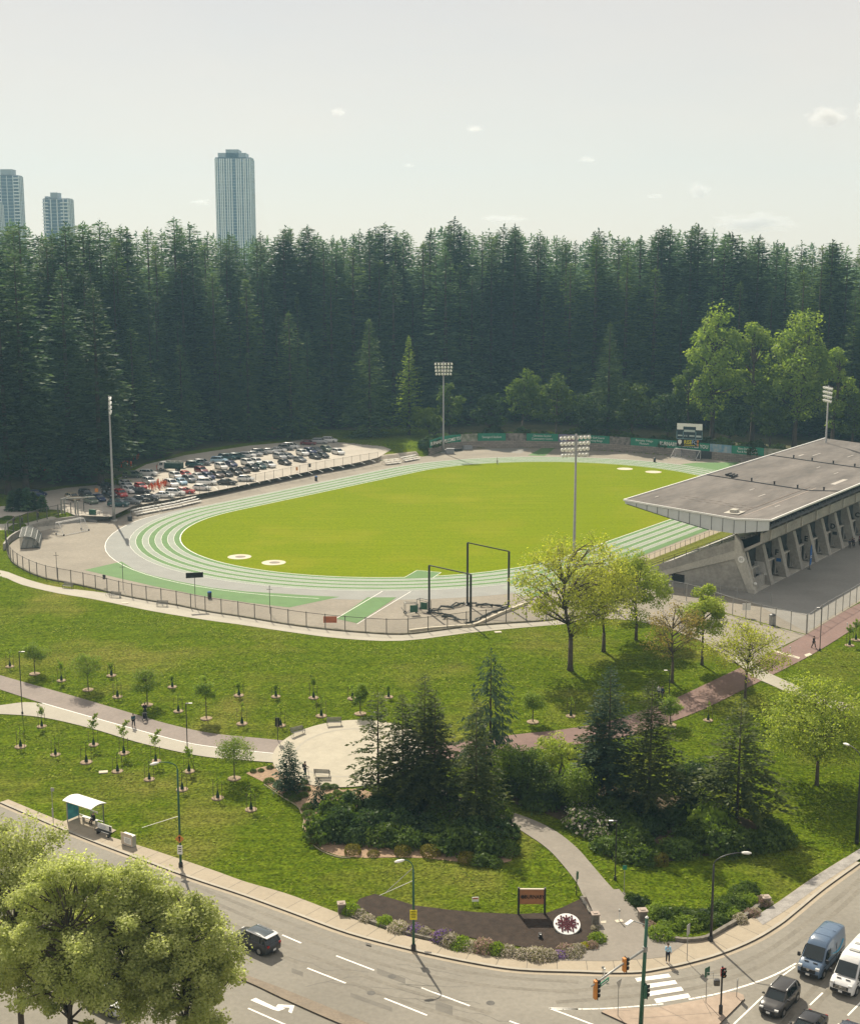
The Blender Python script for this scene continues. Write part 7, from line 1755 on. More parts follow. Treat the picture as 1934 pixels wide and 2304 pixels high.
def conifer_parts(parent, h, r, seed, m, cb=.12, whorl=.55, per=6, fl=.9, fw=.34, droop=.25, k=7, sparse=0.0, power=.85, trunk_r=None, weep=0.0, dens=0.0):
    g = np.random.default_rng(seed)
    C, D, U, LN = [], [], [], []
    z = h * cb; a0 = 0.0
    while z < h * .985:
        t = (z - h * cb) / (h * (1 - cb))
        prof = (1 - t) ** power * (1.0 if t > .10 else .55 + 4.5 * t)
        nb = max(3, int(per * (1 - .35 * t)))
        a0 += 2.4
        for b in range(nb):
            if g.random() < sparse: continue
            az = a0 + b * 2 * math.pi / nb + g.normal(0, .25)
            L = r * prof * g.uniform(.62, 1.18) + .25
            el = -.10 + .55 * t + g.normal(0, .10) - weep * .3
            d = np.array([math.cos(az) * math.cos(el), math.sin(az) * math.cos(el), math.sin(el)])
            side = np.array([-math.sin(az), math.cos(az), 0])
            n = max(2, int(k * L / max(r, .1)) + 1) if not dens else max(2, int(L * dens))
            for f in (np.arange(n) + g.random(n) * .9) / n:
                f = min(1.0, .12 + f * .88)
                p = np.array([0, 0, z + g.normal(0, .10)]) + d * L * f - np.array([0, 0, droop * L * f * f])
                for s in ((-1, 1) if f < .93 else (0,)):
                    ang = s * g.uniform(.45, 1.0)
                    dd = d * math.cos(ang) + side * math.sin(ang); dd[2] -= droop * f * .9 + weep * g.uniform(.6, 1.4)
                    dd /= np.linalg.norm(dd)
                    up = np.array([0, 0, 1.0]) + g.normal(0, .45, 3); u = np.cross(dd, up); u /= np.linalg.norm(u) + 1e-9
                    l = fl * g.uniform(.7, 1.3) * (.36 + .64 * prof) 
                    C.append(p + dd * l * .42); D.append(dd); U.append(u); LN.append(l)
        z += whorl * g.uniform(.75, 1.25) * (1 - .45 * t)
    C, D, U, LN = map(np.array, (C, D, U, LN))
    # leader
    n = 10; zz = np.linspace(h * .955, h, n)
    az = g.uniform(0, 6.28, n); dd = unit(np.stack([np.cos(az) * .6, np.sin(az) * .6, np.full(n, .8)], 1)); 
    C = np.concatenate([C, np.stack([np.zeros(n), np.zeros(n), zz], 1) + dd * fl * .15]); D = np.concatenate([D, dd]); U = np.concatenate([U, unit(np.cross(dd, g.normal(size=(n, 3))))]); LN = np.concatenate([LN, np.full(n, fl * .45)])
    cr = cards('crown', C, D, U, LN, LN * (fw / fl), m, parent)
    tr = trunk_r or h * .013
    mb = MB(); mb.tube([(0, 0, -.3), (0, 0, h * .05), (0, 0, h * .5), (0, 0, h * .97)], [tr * 1.5, tr, tr * .62, tr * .1], 8); mb.build('trunk', M['bark'], parent, smooth=True)
    return cr

def limb(mb, p, q, r0, r1, g, bend=.12, n=5, sides=6):
    p, q = np.asarray(p, float), np.asarray(q, float); L = np.linalg.norm(q - p); o = g.normal(0, bend * L, 3); pts = []
    for i in range(n + 1):
        t = i / n; pts.append(p + (q - p) * t + o * math.sin(t * math.pi) + np.array([0, 0, L * .10 * math.sin(t * math.pi)]))
    mb.tube(pts, [r0 + (r1 - r0) * i / n for i in range(n + 1)], sides); return pts

def broadleaf_parts(parent, h, r, seed, m, cb=.28, clumps=16, per=700, leaf=.22, bark='barkgrey', fork=.24, tr=None, fill=.55, cr_=None, flat=1.0, twigs=3, shape=1.0, limbs=True, multi=1):
    """trunk, limbs and twigs reaching every clump; leaves spread through the clumps"""
    g = np.random.default_rng(seed); tr = tr or h * .017
    cz = h * (cb + (1 - cb) * .52); hz = h * (1 - cb) * .5
    pts = []
    tries = 0
    while len(pts) < clumps and tries < 4000:
        tries += 1
        d = rand_dirs(g, 1)[0]; q = d * g.uniform(.25, 1) ** .5
        if q[2] < -.55 and g.random() < .6: continue
        kx = 1 - max(0, q[2]) * .25 * shape
        p = np.array([q[0] * r * .84 * kx, q[1] * r * .84 * kx, cz + q[2] * hz * .82])
        if all(np.linalg.norm((p - o) / np.array([1, 1, .8])) > r * .34 * (16 / clumps) ** .33 for o in pts): pts.append(p)
    cr0 = cr_ or r * .40
    C, Nn = [], []
    for p in pts:
        k = cr0 * g.uniform(.65, 1.25); n = int(per * g.uniform(.6, 1.3))
        d = rand_dirs(g, n); rad = k * (fill + (1 - fill) * g.random(n) ** .6) * (1 + .22 * np.sin(d[:, 0] * 5 + p[0]) * np.cos(d[:, 1] * 4 + p[1]))
        C.append(p + d * rad[:, None] * np.array([1, 1, .78 * flat])); Nn.append(d)
    if not limbs and False: pass
    C = np.concatenate(C); n = len(C)
    nrm = unit(np.concatenate(Nn) * .4 + np.array([0, 0, .95]) + g.normal(0, .6, (n, 3)))
    D = unit(np.cross(nrm, g.normal(size=(n, 3)))); U = np.cross(nrm, D); ln = leaf * g.uniform(.6, 1.35, n)
    cards('crown', C, D, U, ln, ln * .72, m, parent)
    mb = MB()
    if limbs:
        for s in range(multi):
            base = np.array([0, 0, -.2]); off = np.array([math.cos(s * 2.4), math.sin(s * 2.4), 0]) * (0 if multi == 1 else r * .14)
            fk = np.array([0, 0, h * fork]) + off * 2
            mb.tube([base + off * .3, base * 0 + off * .5 + (0, 0, h * .04), fk], [tr * 1.45, tr * 1.05, tr * .85], 8)
            top = np.array([off[0] * 2, off[1] * 2, h * .80]); lead = limb(mb, fk, top, tr * .75, tr * .12, g, .05, 7)
            mine = pts[s::multi]
            for p in mine:
                zt_ = np.clip(p[2] - .55 * math.hypot(p[0], p[1]), h * fork * .95, h * .62)
                a = min(lead, key=lambda q: abs(q[2] - zt_))
                L = limb(mb, a, p, tr * .42, tr * .10, g, .09, 6, 5)
                for _ in range(twigs):
                    q = L[g.integers(2, 7)]; limb(mb, q, p + rand_dirs(g, 1)[0] * cr0 * .85, tr * .14, tr * .04, g, .1, 3, 4)
    else:
        mb.tube([(0, 0, -.2), (0, 0, h * .5)], [tr, tr * .5], 6)
    mb.build('trunk', M[bark], parent, smooth=True)

def tree(name, p, label, cat='tree', group=None, rz=0.0):
    return empty(name, (p[0], p[1], p[2] if len(p) > 2 else T(p)), rz, label, cat, group)
def hgt(u, vb, vt):
    p = GT(u, vb); return p, zat(vt, p[1]) - p[2], FPX / (p[1] * cp + (CAMH - p[2]) * sp)

# ---- park conifers  (base u, v; top v; crown width px; kind)
def park_conifer(u, vb, vt, wpx_, label, seed, m='fir2', **kw):
    p, h, k = hgt(u, vb, vt); t = tree('conifer_tree', p, label, 'conifer', None, seed * .7)
    a = dict(cb=.06, whorl=.28, per=8, fl=.60, fw=.22, droop=.22, dens=4.2); a.update(kw)
    conifer_parts(t, h, wpx_ / k / 2 * 1.42, seed, M[m], **a); return t
park_conifer(652, 1778, 1669, 54, 'small dense dark cone-shaped conifer at the left of the round plaza', 21, 'firblue', cb=.03, whorl=.20, fl=.42, fw=.18, per=11, power=.7)
park_conifer(717, 1816, 1752, 38, 'small weeping dark conifer in the bark bed below the plaza bench', 22, 'firblue', cb=.02, whorl=.22, fl=.5, fw=.16, weep=.9, per=9)
park_conifer(851, 1795, 1553, 118, 'thin ragged conifer standing before the round plaza, sky-lit gaps between branches', 23, 'fir2', sparse=.22, per=6, whorl=.42, fl=.66, fw=.26, power=.6)
park_conifer(906, 1806, 1563, 96, 'slim conifer just right of the ragged one before the plaza', 24, 'fir2', power=.7)
park_conifer(955, 1812, 1514, 122, 'tallest conifer of the group before the round plaza', 25, 'fir2', power=.75)
park_conifer(978, 1822, 1567, 112, 'dark conifer overlapping the tallest one on its right', 26, 'fir2', power=.75)
park_conifer(1102, 1742, 1462, 138, 'weeping dark spruce with a bare spire behind the plaza group', 27, 'firblue', weep=.95, sparse=.18, whorl=.6, per=6, fl=.95, fw=.26, power=.62, cb=.03)
park_conifer(1070, 1846, 1572, 112, 'brownish dense conifer right of the tallest one by the curved walkway', 28, 'fir2', power=.8)
park_conifer(1366, 1812, 1499, 112, 'dark blue-green tall conifer in the right-hand planting', 29, 'firblue', power=.7, cb=.14)
park_conifer(1338, 1795, 1566, 96, 'paler conifer touching the left side of the dark blue-green one', 30, 'fir2', power=.7, cb=.15)
park_conifer(1458, 1836, 1527, 140, 'broad conifer in the middle of the right-hand planting', 31, 'fir2', power=.8, cb=.14)
park_conifer(1656, 1850, 1565, 190, 'wide layered spruce with drooping lower boughs at the right of the planting', 32, 'fir2', power=.95, cb=.12, sparse=.08, whorl=.42, per=9, fl=.75, fw=.27)

# ---- park broadleaf trees
def park_tree(name, u, vb, vt, wpx_, label, seed, m, rz=0.0, **kw):
    p, h, k = hgt(u, vb, vt); t = tree(name, p, label, 'tree', None, rz)
    broadleaf_parts(t, h, wpx_ / k / 2, seed, M[m], **kw); return t
park_tree('maple_tree', 1282, 1508, 1176, 290, 'big open yellow-green maple with a thick trunk in front of the throwing cage', 41, 'leafyel', cb=.17, clumps=40, per=330, leaf=.30, fill=.25, fork=.22, twigs=5, cr_=2.3)
park_tree('maple_tree', 1357, 1466, 1228, 190, 'yellow-green maple between the big open maple and the greener one', 42, 'leafyel', cb=.16, fork=.18, clumps=26, per=420, leaf=.28, fill=.3, twigs=4, cr_=1.9)
park_tree('maple_tree', 1430, 1440, 1234, 165, 'greener dense maple beside the grandstand side wall', 43, 'leafmaple', cb=.17, fork=.18, clumps=24, per=650, leaf=.26, fill=.4, cr_=1.7)
park_tree('young_tree', 1511, 1536, 1340, 150, 'bronze twiggy tree with sparse leaves by the red path', 44, 'leafred', cb=.22, clumps=22, per=130, leaf=.24, fill=.2, twigs=7, cr_=1.6)
park_tree('young_tree', 1578, 1496, 1310, 120, 'bright green upright tree in front of the forecourt fence', 45, 'leafmaple', cb=.22, clumps=20, per=520, leaf=.26, fill=.35, cr_=1.35, shape=.2)
park_tree('young_tree', 1675, 1572, 1392, 205, 'spreading twiggy tree with pale yellow leaves over the path fork', 46, 'leafyel', cb=.24, clumps=28, per=190, leaf=.26, fill=.2, twigs=7, cr_=1.9)
park_tree('maple_tree', 1836, 1766, 1522, 310, 'round leafy green maple on the right lawn', 47, 'leafmaple', cb=.20, clumps=44, per=420, leaf=.28, fill=.3, cr_=2.3)
park_tree('small_tree', 1253, 1762, 1650, 120, 'pale green multi-stemmed small tree below the red path', 48, 'leafmaple', cb=.25, clumps=18, per=260, leaf=.22, fill=.4, multi=4, cr_=1.0)
park_tree('small_tree', 1556, 1818, 1712, 115, 'dark glossy small tree between the two right conifers', 49, 'leafdark', cb=.18, clumps=18, per=330, leaf=.24, fill=.5, cr_=1.1)
park_tree('small_tree', 1185, 1800, 1665, 84, 'pale loose small tree right of the brownish conifer', 50, 'leafmid', cb=.15, clumps=16, per=200, leaf=.22, fill=.4, multi=3, cr_=1.1)

park_tree('small_tree', 1140, 1780, 1668, 90, 'fresh green small tree left of the pale multi-stemmed one', 51, 'leafgrn', cb=.12, clumps=18, per=260, leaf=.22, fill=.35, multi=3, cr_=1.1)
park_tree('small_tree', 1222, 1818, 1712, 90, 'mid green bushy small tree at the bend of the curved walkway', 52, 'leafmid', cb=.08, clumps=18, per=300, leaf=.22, fill=.35, multi=3, cr_=1.1)
park_tree('small_tree', 1300, 1830, 1722, 84, 'light green bushy small tree left of the dark blue-green conifer', 53, 'leafgrn', cb=.08, clumps=16, per=260, leaf=.22, fill=.35, multi=3, cr_=1.0)
# ---- foreground street trees at lower left (their foot is below the picture)
def street_tree(u, vb, h, r, label, seed, per, clumps=40):
    p = G(u, vb, ZS + .1); t = tree('plane_tree', (*p, ZS), label, 'tree', 'street trees in the lower left', 0)
    broadleaf_parts(t, h, r, seed, M['leafbig'], cb=.10, clumps=clumps, per=per, leaf=.215, fill=.05, fork=.26, twigs=2, cr_=r * .20, tr=.24, shape=.6)
street_tree(50, 2330, 18.9, 6.9, 'leafy street tree at the left edge, tallest of the lower left group', 61, 640, 92)
street_tree(165, 2430, 18.9, 5.8, 'leafy street tree between the left edge tree and the broad one', 64, 600, 78)
street_tree(292, 2400, 17.2, 6.0, 'broad leafy street tree in the middle of the lower left group', 62, 640, 92)
street_tree(425, 2420, 15.6, 5.0, 'leafy street tree at the right of the lower left group beside the roadway', 63, 600, 78)

# ---- shrubs
def shrub_proto(name, m, n, leaf, seed, sq=(1, 1, .8), rag=.25, box=False, flecks=None, key_f=''):
    """a mound of leaves with an uneven outline, unit radius"""
    g = np.random.default_rng(seed); d = rand_dirs(g, n); d[:, 2] = np.abs(d[:, 2]) * 1.0 - .12
    if box: d = d / ((np.abs(d) ** 3.2).sum(1, keepdims=True)) ** (1 / 3.2)
    bump_ = np.array([1 + rag * mnoise.noise(Vector(q) * 2.2 + Vector((seed, 0, 0))) + rag * .6 * mnoise.noise(Vector(q) * 5 + Vector((0, seed, 0))) for q in d])
    rad = bump_ * (.62 + .38 * g.random(n) ** .5) if not box else bump_ * (.85 + .15 * g.random(n))
    C = d * rad[:, None] * np.array(sq); C[:, 2] += .12
    nrm = unit(d * .7 + g.normal(0, .55, (n, 3)) + np.array([0, 0, .3])); D = unit(np.cross(nrm, g.normal(size=(n, 3)))); U = np.cross(nrm, D); ln = leaf * g.uniform(.6, 1.4, n)
    o = cards(name, C, D, U, ln, ln * .7, m)
    if flecks:
        o.data.materials.append(flecks); k = (g.random(n) < (.55 if key_f != 'white' else .28)) & (d[:, 2] > -.05); o.data.polygons.foreach_set('material_index', k.astype(np.int32))
    return o
SHR = {}
def sproto(key):
    if key in SHR: return copy_tree(SHR[key][0]), SHR
    a = {'dark': ('shrub', 'leafdark', 1500, .16, .34), 'mid': ('shrub', 'leafmid', 1500, .16, .34), 'pale': ('shrub', 'leafgrn', 1300, .16, .36), 'round': ('clipped_shrub', 'leafmid', 1300, .13, .12), 'box': ('clipped_shrub', 'boxyel', 1500, .12, .08),
         'olive': ('shrub', 'leafmid', 1300, .16, .34), 'white': ('flowering_shrub', 'leafmid', 1400, .15, .34), 'heather': ('flowering_bush', 'heather', 1300, .14, .28), 'purple': ('flowering_bush', 'heather', 1300, .14, .28), 'yellow': ('flowering_bush', 'leafgrn', 1200, .14, .22), 'pink': ('flowering_bush', 'heather', 1300, .14, .26), 'green': ('flowering_bush', 'leafgrn', 1300, .14, .25), 'cream': ('flowering_bush', 'heather', 1300, .14, .26)}[key]
    fk = {'white': M['bloompale'], 'heather': M['bloompale'], 'purple': M['bloompurple'], 'yellow': M['bloomyel'], 'pink': M['bloompink'], 'cream': M['bloompale']}.get(key)
    o = shrub_proto(a[0], M[a[1]], a[2], a[3], len(SHR) * 7 + 3, rag=a[4], box=(key == 'box'), flecks=fk, key_f=key)
    SHR[key] = (o,); return o, SHR
def rbx(x, y): return GT(550 + x / 2.938, 1400 + y / 2.938)
def rcx(x, y): return GT(1100 + x / 2.114, 1300 + y / 2.114)
def rex(x, y): return GT(550 + x / 2.351, 1800 + y / 2.351)
def rfx(x, y): return GT(1250 + x / 2.577, 1850 + y / 2.577)
SC = []
def sh(key, p, w, hh, place): SC.append((key, p, w, hh, place))
B1 = 'in the bark bed around the small cone conifer'
for x, y, w in ((60, 990, 40), (110, 985, 40), (170, 965, 45), (165, 1055, 66), (222, 1085, 60), (300, 1150, 80), (335, 1175, 76), (390, 1150, 64), (378, 1100, 50), (412, 1112, 50), (395, 1065, 50)): sh('round', rbx(x, y), w / 2.938, .9, B1)
for x, y, w in ((540, 1100, 66), (590, 1095, 60), (570, 1155, 56), (612, 1130, 50), (640, 1150, 60), (690, 1155, 80), (545, 1160, 60)): sh('round', rbx(x, y), w / 2.938, .9, 'between the plaza bench and the ragged conifer')
for x, y, w in ((420, 1240, 76), (424, 1285, 84)): sh('round', rbx(x, y), w / 2.938, .95, 'at the left edge of the bark bed')
for x, y, w, k in ((475, 1455, 84, 'box'), (715, 1525, 92, 'box'), (852, 1540, 64, 'box'), (1045, 1530, 90, 'box'), (1232, 1535, 112, 'box'), (1470, 1580, 100, 'box')): sh(k, rbx(x, y), w / 2.938, 1.0, 'along the lawn edge of the conifer bed')
for x, y, w, k in ((520, 1420, 190, 'mid'), (640, 1400, 210, 'dark'), (600, 1310, 190, 'mid'), (740, 1440, 170, 'dark'), (820, 1390, 210, 'dark'), (930, 1450, 180, 'mid'), (1010, 1370, 200, 'dark'), (1080, 1470, 170, 'olive'), (1180, 1400, 230, 'dark'), (1300, 1440, 230, 'mid'), (1400, 1490, 220, 'mid'), (1500, 1440, 230, 'dark'), (1580, 1520, 170, 'olive'), (1640, 1500, 150, 'mid'), (1690, 1420, 170, 'dark'), (1740, 1530, 110, 'olive'), (1560, 1590, 110, 'mid'), (1640, 1600, 90, 'mid'), (700, 1250, 150, 'dark'), (880, 1230, 160, 'dark'), (1330, 1280, 170, 'olive'), (1500, 1280, 160, 'dark'), (1090, 1250, 150, 'dark'), (1650, 1280, 160, 'mid')): sh(k, rbx(x, y), w / 2.938, .95, 'under the conifers left of the curved walkway')
for x, y, w, k in ((150, 930, 140, 'mid'), (230, 1000, 120, 'dark'), (110, 1010, 130, 'mid'), (240, 1080, 140, 'mid'), (330, 1060, 140, 'dark'), (420, 1050, 130, 'mid'), (400, 960, 110, 'pale'), (470, 1190, 150, 'white'), (440, 1110, 120, 'white'), (520, 1240, 90, 'white'), (570, 1130, 120, 'mid'), (640, 1190, 150, 'mid'), (560, 1290, 110, 'mid'), (690, 1290, 130, 'olive'), (760, 1200, 120, 'dark'), (880, 1160, 130, 'dark'), (960, 1130, 120, 'dark'), (1050, 1190, 170, 'pale'), (980, 1250, 140, 'mid'), (900, 1310, 130, 'mid'), (1090, 1290, 150, 'mid'), (1200, 1290, 130, 'olive'), (1300, 1270, 140, 'olive'), (1380, 1260, 110, 'mid'), (1350, 1200, 90, 'olive'), (650, 1330, 100, 'mid'), (740, 1350, 100, 'mid'), (720, 1120, 120, 'dark'), (620, 1080, 110, 'dark')): sh(k, rcx(x, y), w / 2.114, .95, 'under the conifers right of the curved walkway')
sh('box', rcx(812, 1362), 66 / 2.114, 1.45, 'alone in the shaded bed right of the curved walkway')
for x, y, w, k in ((440, 450, 70, 'mid'), (480, 480, 90, 'dark'), (540, 540, 90, 'pale'), (590, 520, 100, 'pale'), (650, 560, 110, 'mid'), (640, 610, 90, 'pale'), (700, 590, 110, 'pale'), (720, 540, 100, 'mid'), (780, 600, 110, 'pale'), (800, 555, 100, 'mid'), (850, 590, 100, 'mid'), (860, 545, 90, 'dark'), (940, 570, 100, 'mid'), (960, 520, 110, 'mid'), (1010, 545, 90, 'pale'), (1040, 490, 100, 'mid'), (1080, 450, 100, 'pale'), (1110, 400, 100, 'mid'), (1060, 420, 90, 'mid'), (990, 480, 100, 'mid'), (1130, 470, 80, 'pale')): sh(k, rfx(x, y), w / 2.577, .85, 'in the corner planting behind the right stone wall')
FL = [(560, 600, 80, 'green'), (600, 612, 70, 'heather'), (650, 640, 66, 'cream'), (745, 660, 70, 'green'), (815, 688, 90, 'heather'), (905, 700, 80, 'purple'), (955, 715, 60, 'heather'), (1010, 735, 60, 'pink'), (1045, 745, 90, 'purple'), (1090, 765, 84, 'heather'), (1145, 780, 96, 'green'), (1200, 790, 90, 'heather'), (1262, 800, 90, 'pink'), (1330, 810, 84, 'green'), (1385, 815, 80, 'heather'), (1465, 830, 84, 'cream'), (1545, 838, 100, 'heather'), (1612, 842, 70, 'cream'), (1675, 830, 70, 'purple'), (1735, 825, 80, 'heather')]
for x, y, w, k in FL: sh(k, rex(x, y), w / 2.351, 1.0, 'along the low stone wall by the pavement')
for x, y, w, k in ((60, 757, 90, 'pink'), (125, 748, 76, 'cream'), (172, 730, 56, 'yellow'), (208, 728, 56, 'pink'), (240, 690, 80, 'green')): sh(k, rfx(x, y), w / 2.577, 1.0, 'at the right end of the bed wall')
sh('cream', rfx(232, 620), 56 / 2.577, .95, 'at the foot of the left entrance pillar')
for x, y, w, k in ((600, 665, 116, 'green'), (545, 610, 60, 'pink'), (660, 680, 60, 'green'), (1065, 580, 70, 'cream'), (1130, 540, 70, 'pink'), (1155, 525, 50, 'cream'), (1195, 478, 66, 'pink'), (1232, 470, 40, 'cream')): sh(k, rfx(x, y), w / 2.577, 1.0, 'along the wall at the right corner pavement')
desc = {'dark': 'dark green shrub', 'mid': 'mid green shrub', 'pale': 'bright green shrub', 'round': 'small rounded shrub', 'box': 'clipped golden shrub', 'olive': 'leafy green shrub', 'white': 'white flecked shrub', 'heather': 'beige flowering bush', 'purple': 'purple flowering bush', 'yellow': 'yellow flowering bush', 'pink': 'dusty pink flowering bush', 'green': 'fresh green low bush', 'cream': 'pale cream flowering bush'}
cnt = {}
random.seed(9)
for key, p, w, hh, place in sorted(SC, key=lambda s: (s[4], s[0], wpx(s[1][:2], s[1][2])[0])):
    kk = (key, place); cnt[kk] = cnt.get(kk, 0) + 1; tot = sum(1 for s in SC if (s[0], s[4]) == kk)
    o, _ = sproto(key); k = FPX / (p[1] * cp + (CAMH - p[2]) * sp); r = w / k / 2 * (1.42 if 'stone wall' in place or 'bed wall' in place or 'corner' in place else (1.5 if 'under the conifers' in place else 1.2))
    o.location = (p[0], p[1], p[2] + .02); o.rotation_euler = (0, 0, random.uniform(0, 6.28)); o.scale = (r, r, r * hh * random.uniform(.8, 1.35))
    tag(o, f'{desc[key]} {place}' + (f', {ordn[cnt[kk]-1]} from the left' if tot > 1 else ''), 'shrub' if key in ('dark', 'mid', 'pale', 'round', 'box', 'olive', 'white') else 'flower bush', 'shrubs ' + place)
# bark beds under the planting
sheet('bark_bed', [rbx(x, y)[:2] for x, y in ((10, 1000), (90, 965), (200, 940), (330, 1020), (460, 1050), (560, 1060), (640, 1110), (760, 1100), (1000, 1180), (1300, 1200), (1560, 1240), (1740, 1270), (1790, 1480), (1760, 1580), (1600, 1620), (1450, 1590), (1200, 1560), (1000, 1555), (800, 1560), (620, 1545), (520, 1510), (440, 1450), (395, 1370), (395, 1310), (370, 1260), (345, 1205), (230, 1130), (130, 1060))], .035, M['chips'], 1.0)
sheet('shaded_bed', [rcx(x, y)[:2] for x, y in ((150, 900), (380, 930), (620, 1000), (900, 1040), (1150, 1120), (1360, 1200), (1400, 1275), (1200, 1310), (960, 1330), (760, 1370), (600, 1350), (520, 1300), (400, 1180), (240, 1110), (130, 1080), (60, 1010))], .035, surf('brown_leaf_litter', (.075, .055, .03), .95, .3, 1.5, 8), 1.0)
M['edgetimber'] = surf('pale_timber_edging', (.34, .29, .2), .9, .15, 2)
mb = MB(); L = spline([rbx(x, y)[:2] for x, y in ((130, 1075), (240, 1150), (345, 1215), (372, 1260), (392, 1310), (388, 1370), (436, 1455), (520, 1520), (620, 1555), (700, 1560))], 4)
for a, b in zip(L[:-1], L[1:]): mb.beam((*a, T(a) + .05), (*b, T(b) + .05), .07, .12)
tag(mb.build('timber_edging', M['edgetimber'], None), 'pale timber edging round the left end of the conifer bed', 'edging')

# ---- staked saplings and small round trees on the lawns
M['stake'] = surf('dark_timber_stake', (.11, .09, .06), .9, .2, 3, coords='obj')
M['bag'] = surf('dark_green_watering_bag', (.012, .035, .018), .7, .2, 3, coords='obj')
def mulch_ring(t, r=.65):
    mb = MB(); mb.lathe((0, 0, -.03), [(r * 1.05, 0), (r, .10), (r * .5, .13), (.05, .10)], 16); mb.build('mulch_ring', surf('pale_mulch', (.36, .27, .19), .95, .25, 4, coords='obj', bump=.03) if 'ringm' not in M else M['ringm'], t)
M['ringm'] = surf('pale_mulch_ring', (.27, .205, .14), .95, .25, 4, coords='obj')
def sapling_proto(h, dens, seed, tuft):
    t = empty('staked_sapling', (0, 0, 0)); g = np.random.default_rng(seed); mulch_ring(t)
    mb = MB()
    for s in (-.55, .55): mb.beam((s, .05 * s, -.2), (s, .05 * s, 1.9 if h > 2.2 else 1.5), .042)
    if h > 2.2: mb.beam((-.55, 0, 1.55), (.55, 0, 1.55), .03)
    mb.build('stake', M['stake'], t)
    mb = MB(); mb.lathe((0, 0, 0), [(.20, .02), (.17, .35), (.07, .8), (.05, .85)], 10); mb.build('watering_bag', M['bag'], t)
    mb = MB(); limb(mb, (0, 0, 0), (0, 0, h * .93), .045, .012, g, .01); 
    n = dens; C = []
    for b in range(9):
        a = g.uniform(0, 6.28); z = h * g.uniform(.50, .88); L = tuft * g.uniform(.5, 1.1); e = np.array([math.cos(a) * L, math.sin(a) * L, z + L * .75]); limb(mb, (0, 0, z), e, .016, .006, g, .05, 3, 4)
        k = n // 9; s = g.random(k) ** .7; C.append(np.array([0, 0, z]) + (e - np.array([0, 0, z])) * s[:, None] + g.normal(0, .09, (k, 3)))
    mb.build('trunk', M['barkgrey'], t)
    C = np.concatenate(C); m_ = len(C); D = rand_dirs(g, m_); U = unit(np.cross(D, g.normal(size=(m_, 3)))); ln = .20 * g.uniform(.6, 1.3, m_)
    cards('crown', C, D, U, ln, ln * .6, M['leafgrn'], t); return t
def ravx(x, y): return GT(x / 2.938, 1380 + y / 2.938)
ROWS = {
 'on the slope above the path': [(ravx(x, y), k) for x, y, k in ((68, 352, 1), (408, 445, 2), (738, 412, 0), (778, 552, 1), (1140, 487, 0), (1180, 648, 1), (1580, 543, 0), (1600, 730, 1))] + [(rbx(x, y), k) for x, y, k in ((208, 492, 0), (240, 683, 1), (457, 500, 2), (508, 620, 1), (715, 505, 0), (952, 495, 0))] + [(rcx(388, 658), 1), (rcx(1040, 678), 1)],
 'between path and bus shelter': [(ravx(x, y), k) for x, y, k in ((278, 748, 2), (138, 882, 1), (368, 935, 1), (620, 870, 3), (572, 985, 1), (820, 925, 3), (778, 1045, 1), (1030, 978, 3), (988, 1098, 1), (1250, 1045, 2), (1205, 1165, 1), (1440, 1222, 1), (1660, 1298, 1))],
 'right of the red path': [(rcx(1712, 322), 2), (GT(1924, 1440), 2)]}
PRO = [sapling_proto(1.7, 240, 71, .45), sapling_proto(2.7, 70, 72, .38), sapling_proto(3.1, 330, 73, .55), sapling_proto(3.9, 420, 74, .85)]
used = [False] * 4
for place, L in ROWS.items():
    L = sorted(L, key=lambda q: wpx(q[0][:2], q[0][2])[0])
    for i, (p, k) in enumerate(L):
        o = PRO[k] if not used[k] else copy_tree(PRO[k]); used[k] = True
        put(o, p, random.uniform(-.5, .5)); s = random.uniform(.92, 1.1); o.scale = (s, s, s)
        tag(o, f'{["short bushy", "thin bare", "leafy", "tall vase-shaped"][k]} staked sapling {place}, {ordn[i]} of {len(L)} from the left', 'sapling', 'staked saplings ' + place)
def round_tree(u, vb, vt, w, label, seed, m='leafgrn'):
    p, h, k = hgt(u, vb, vt); t = tree('small_round_tree', p, label, 'tree', 'small round lawn trees'); mulch_ring(t, .75)
    broadleaf_parts(t, h, w / k / 2, seed, M[m], cb=.30, clumps=18, per=210, leaf=.17, fill=.30, fork=.36, twigs=3, cr_=w / k / 2 * .46, tr=.07, flat=.9)
RT = [(232, 400, 185, 190, 'first small round tree from the left on the slope, behind the left path lamp'), (585, 505, 265, 230, 'second small round tree from the left on the slope, broadest crown there'), (975, 605, 360, 205, 'third small round tree on the slope, above the walkers'), (1365, 695, 405, 140, 'slim tree with two tiers of leaves on the slope right of the walkers'), (1550, 1092, 805, 285, 'broad small tree beside the concrete path next to the bark bed')]
for i, (x, y, t_, w, lab) in enumerate(RT): round_tree(x / 2.938, 1380 + y / 2.938, 1380 + t_ / 2.938, w / 2.938, lab, 80 + i, 'leafgrn')
round_tree(550 + 765 / 2.938, 1400 + 605 / 2.938, 1400 + 400 / 2.938, 44, 'airy small tree on the slope above the plaza bench', 88, 'leafgrn')
round_tree(1100 + 207 / 2.114, 1300 + 686 / 2.114, 1300 + 535 / 2.114, 60, 'airy small tree on the lawn right of the weeping spruce', 89, 'leafgrn')
round_tree(1100 + 860 / 2.114, 1300 + 700 / 2.114, 1300 + 565 / 2.114, 55, 'pale small tree beside the shaded red path', 90, 'leafgrn')

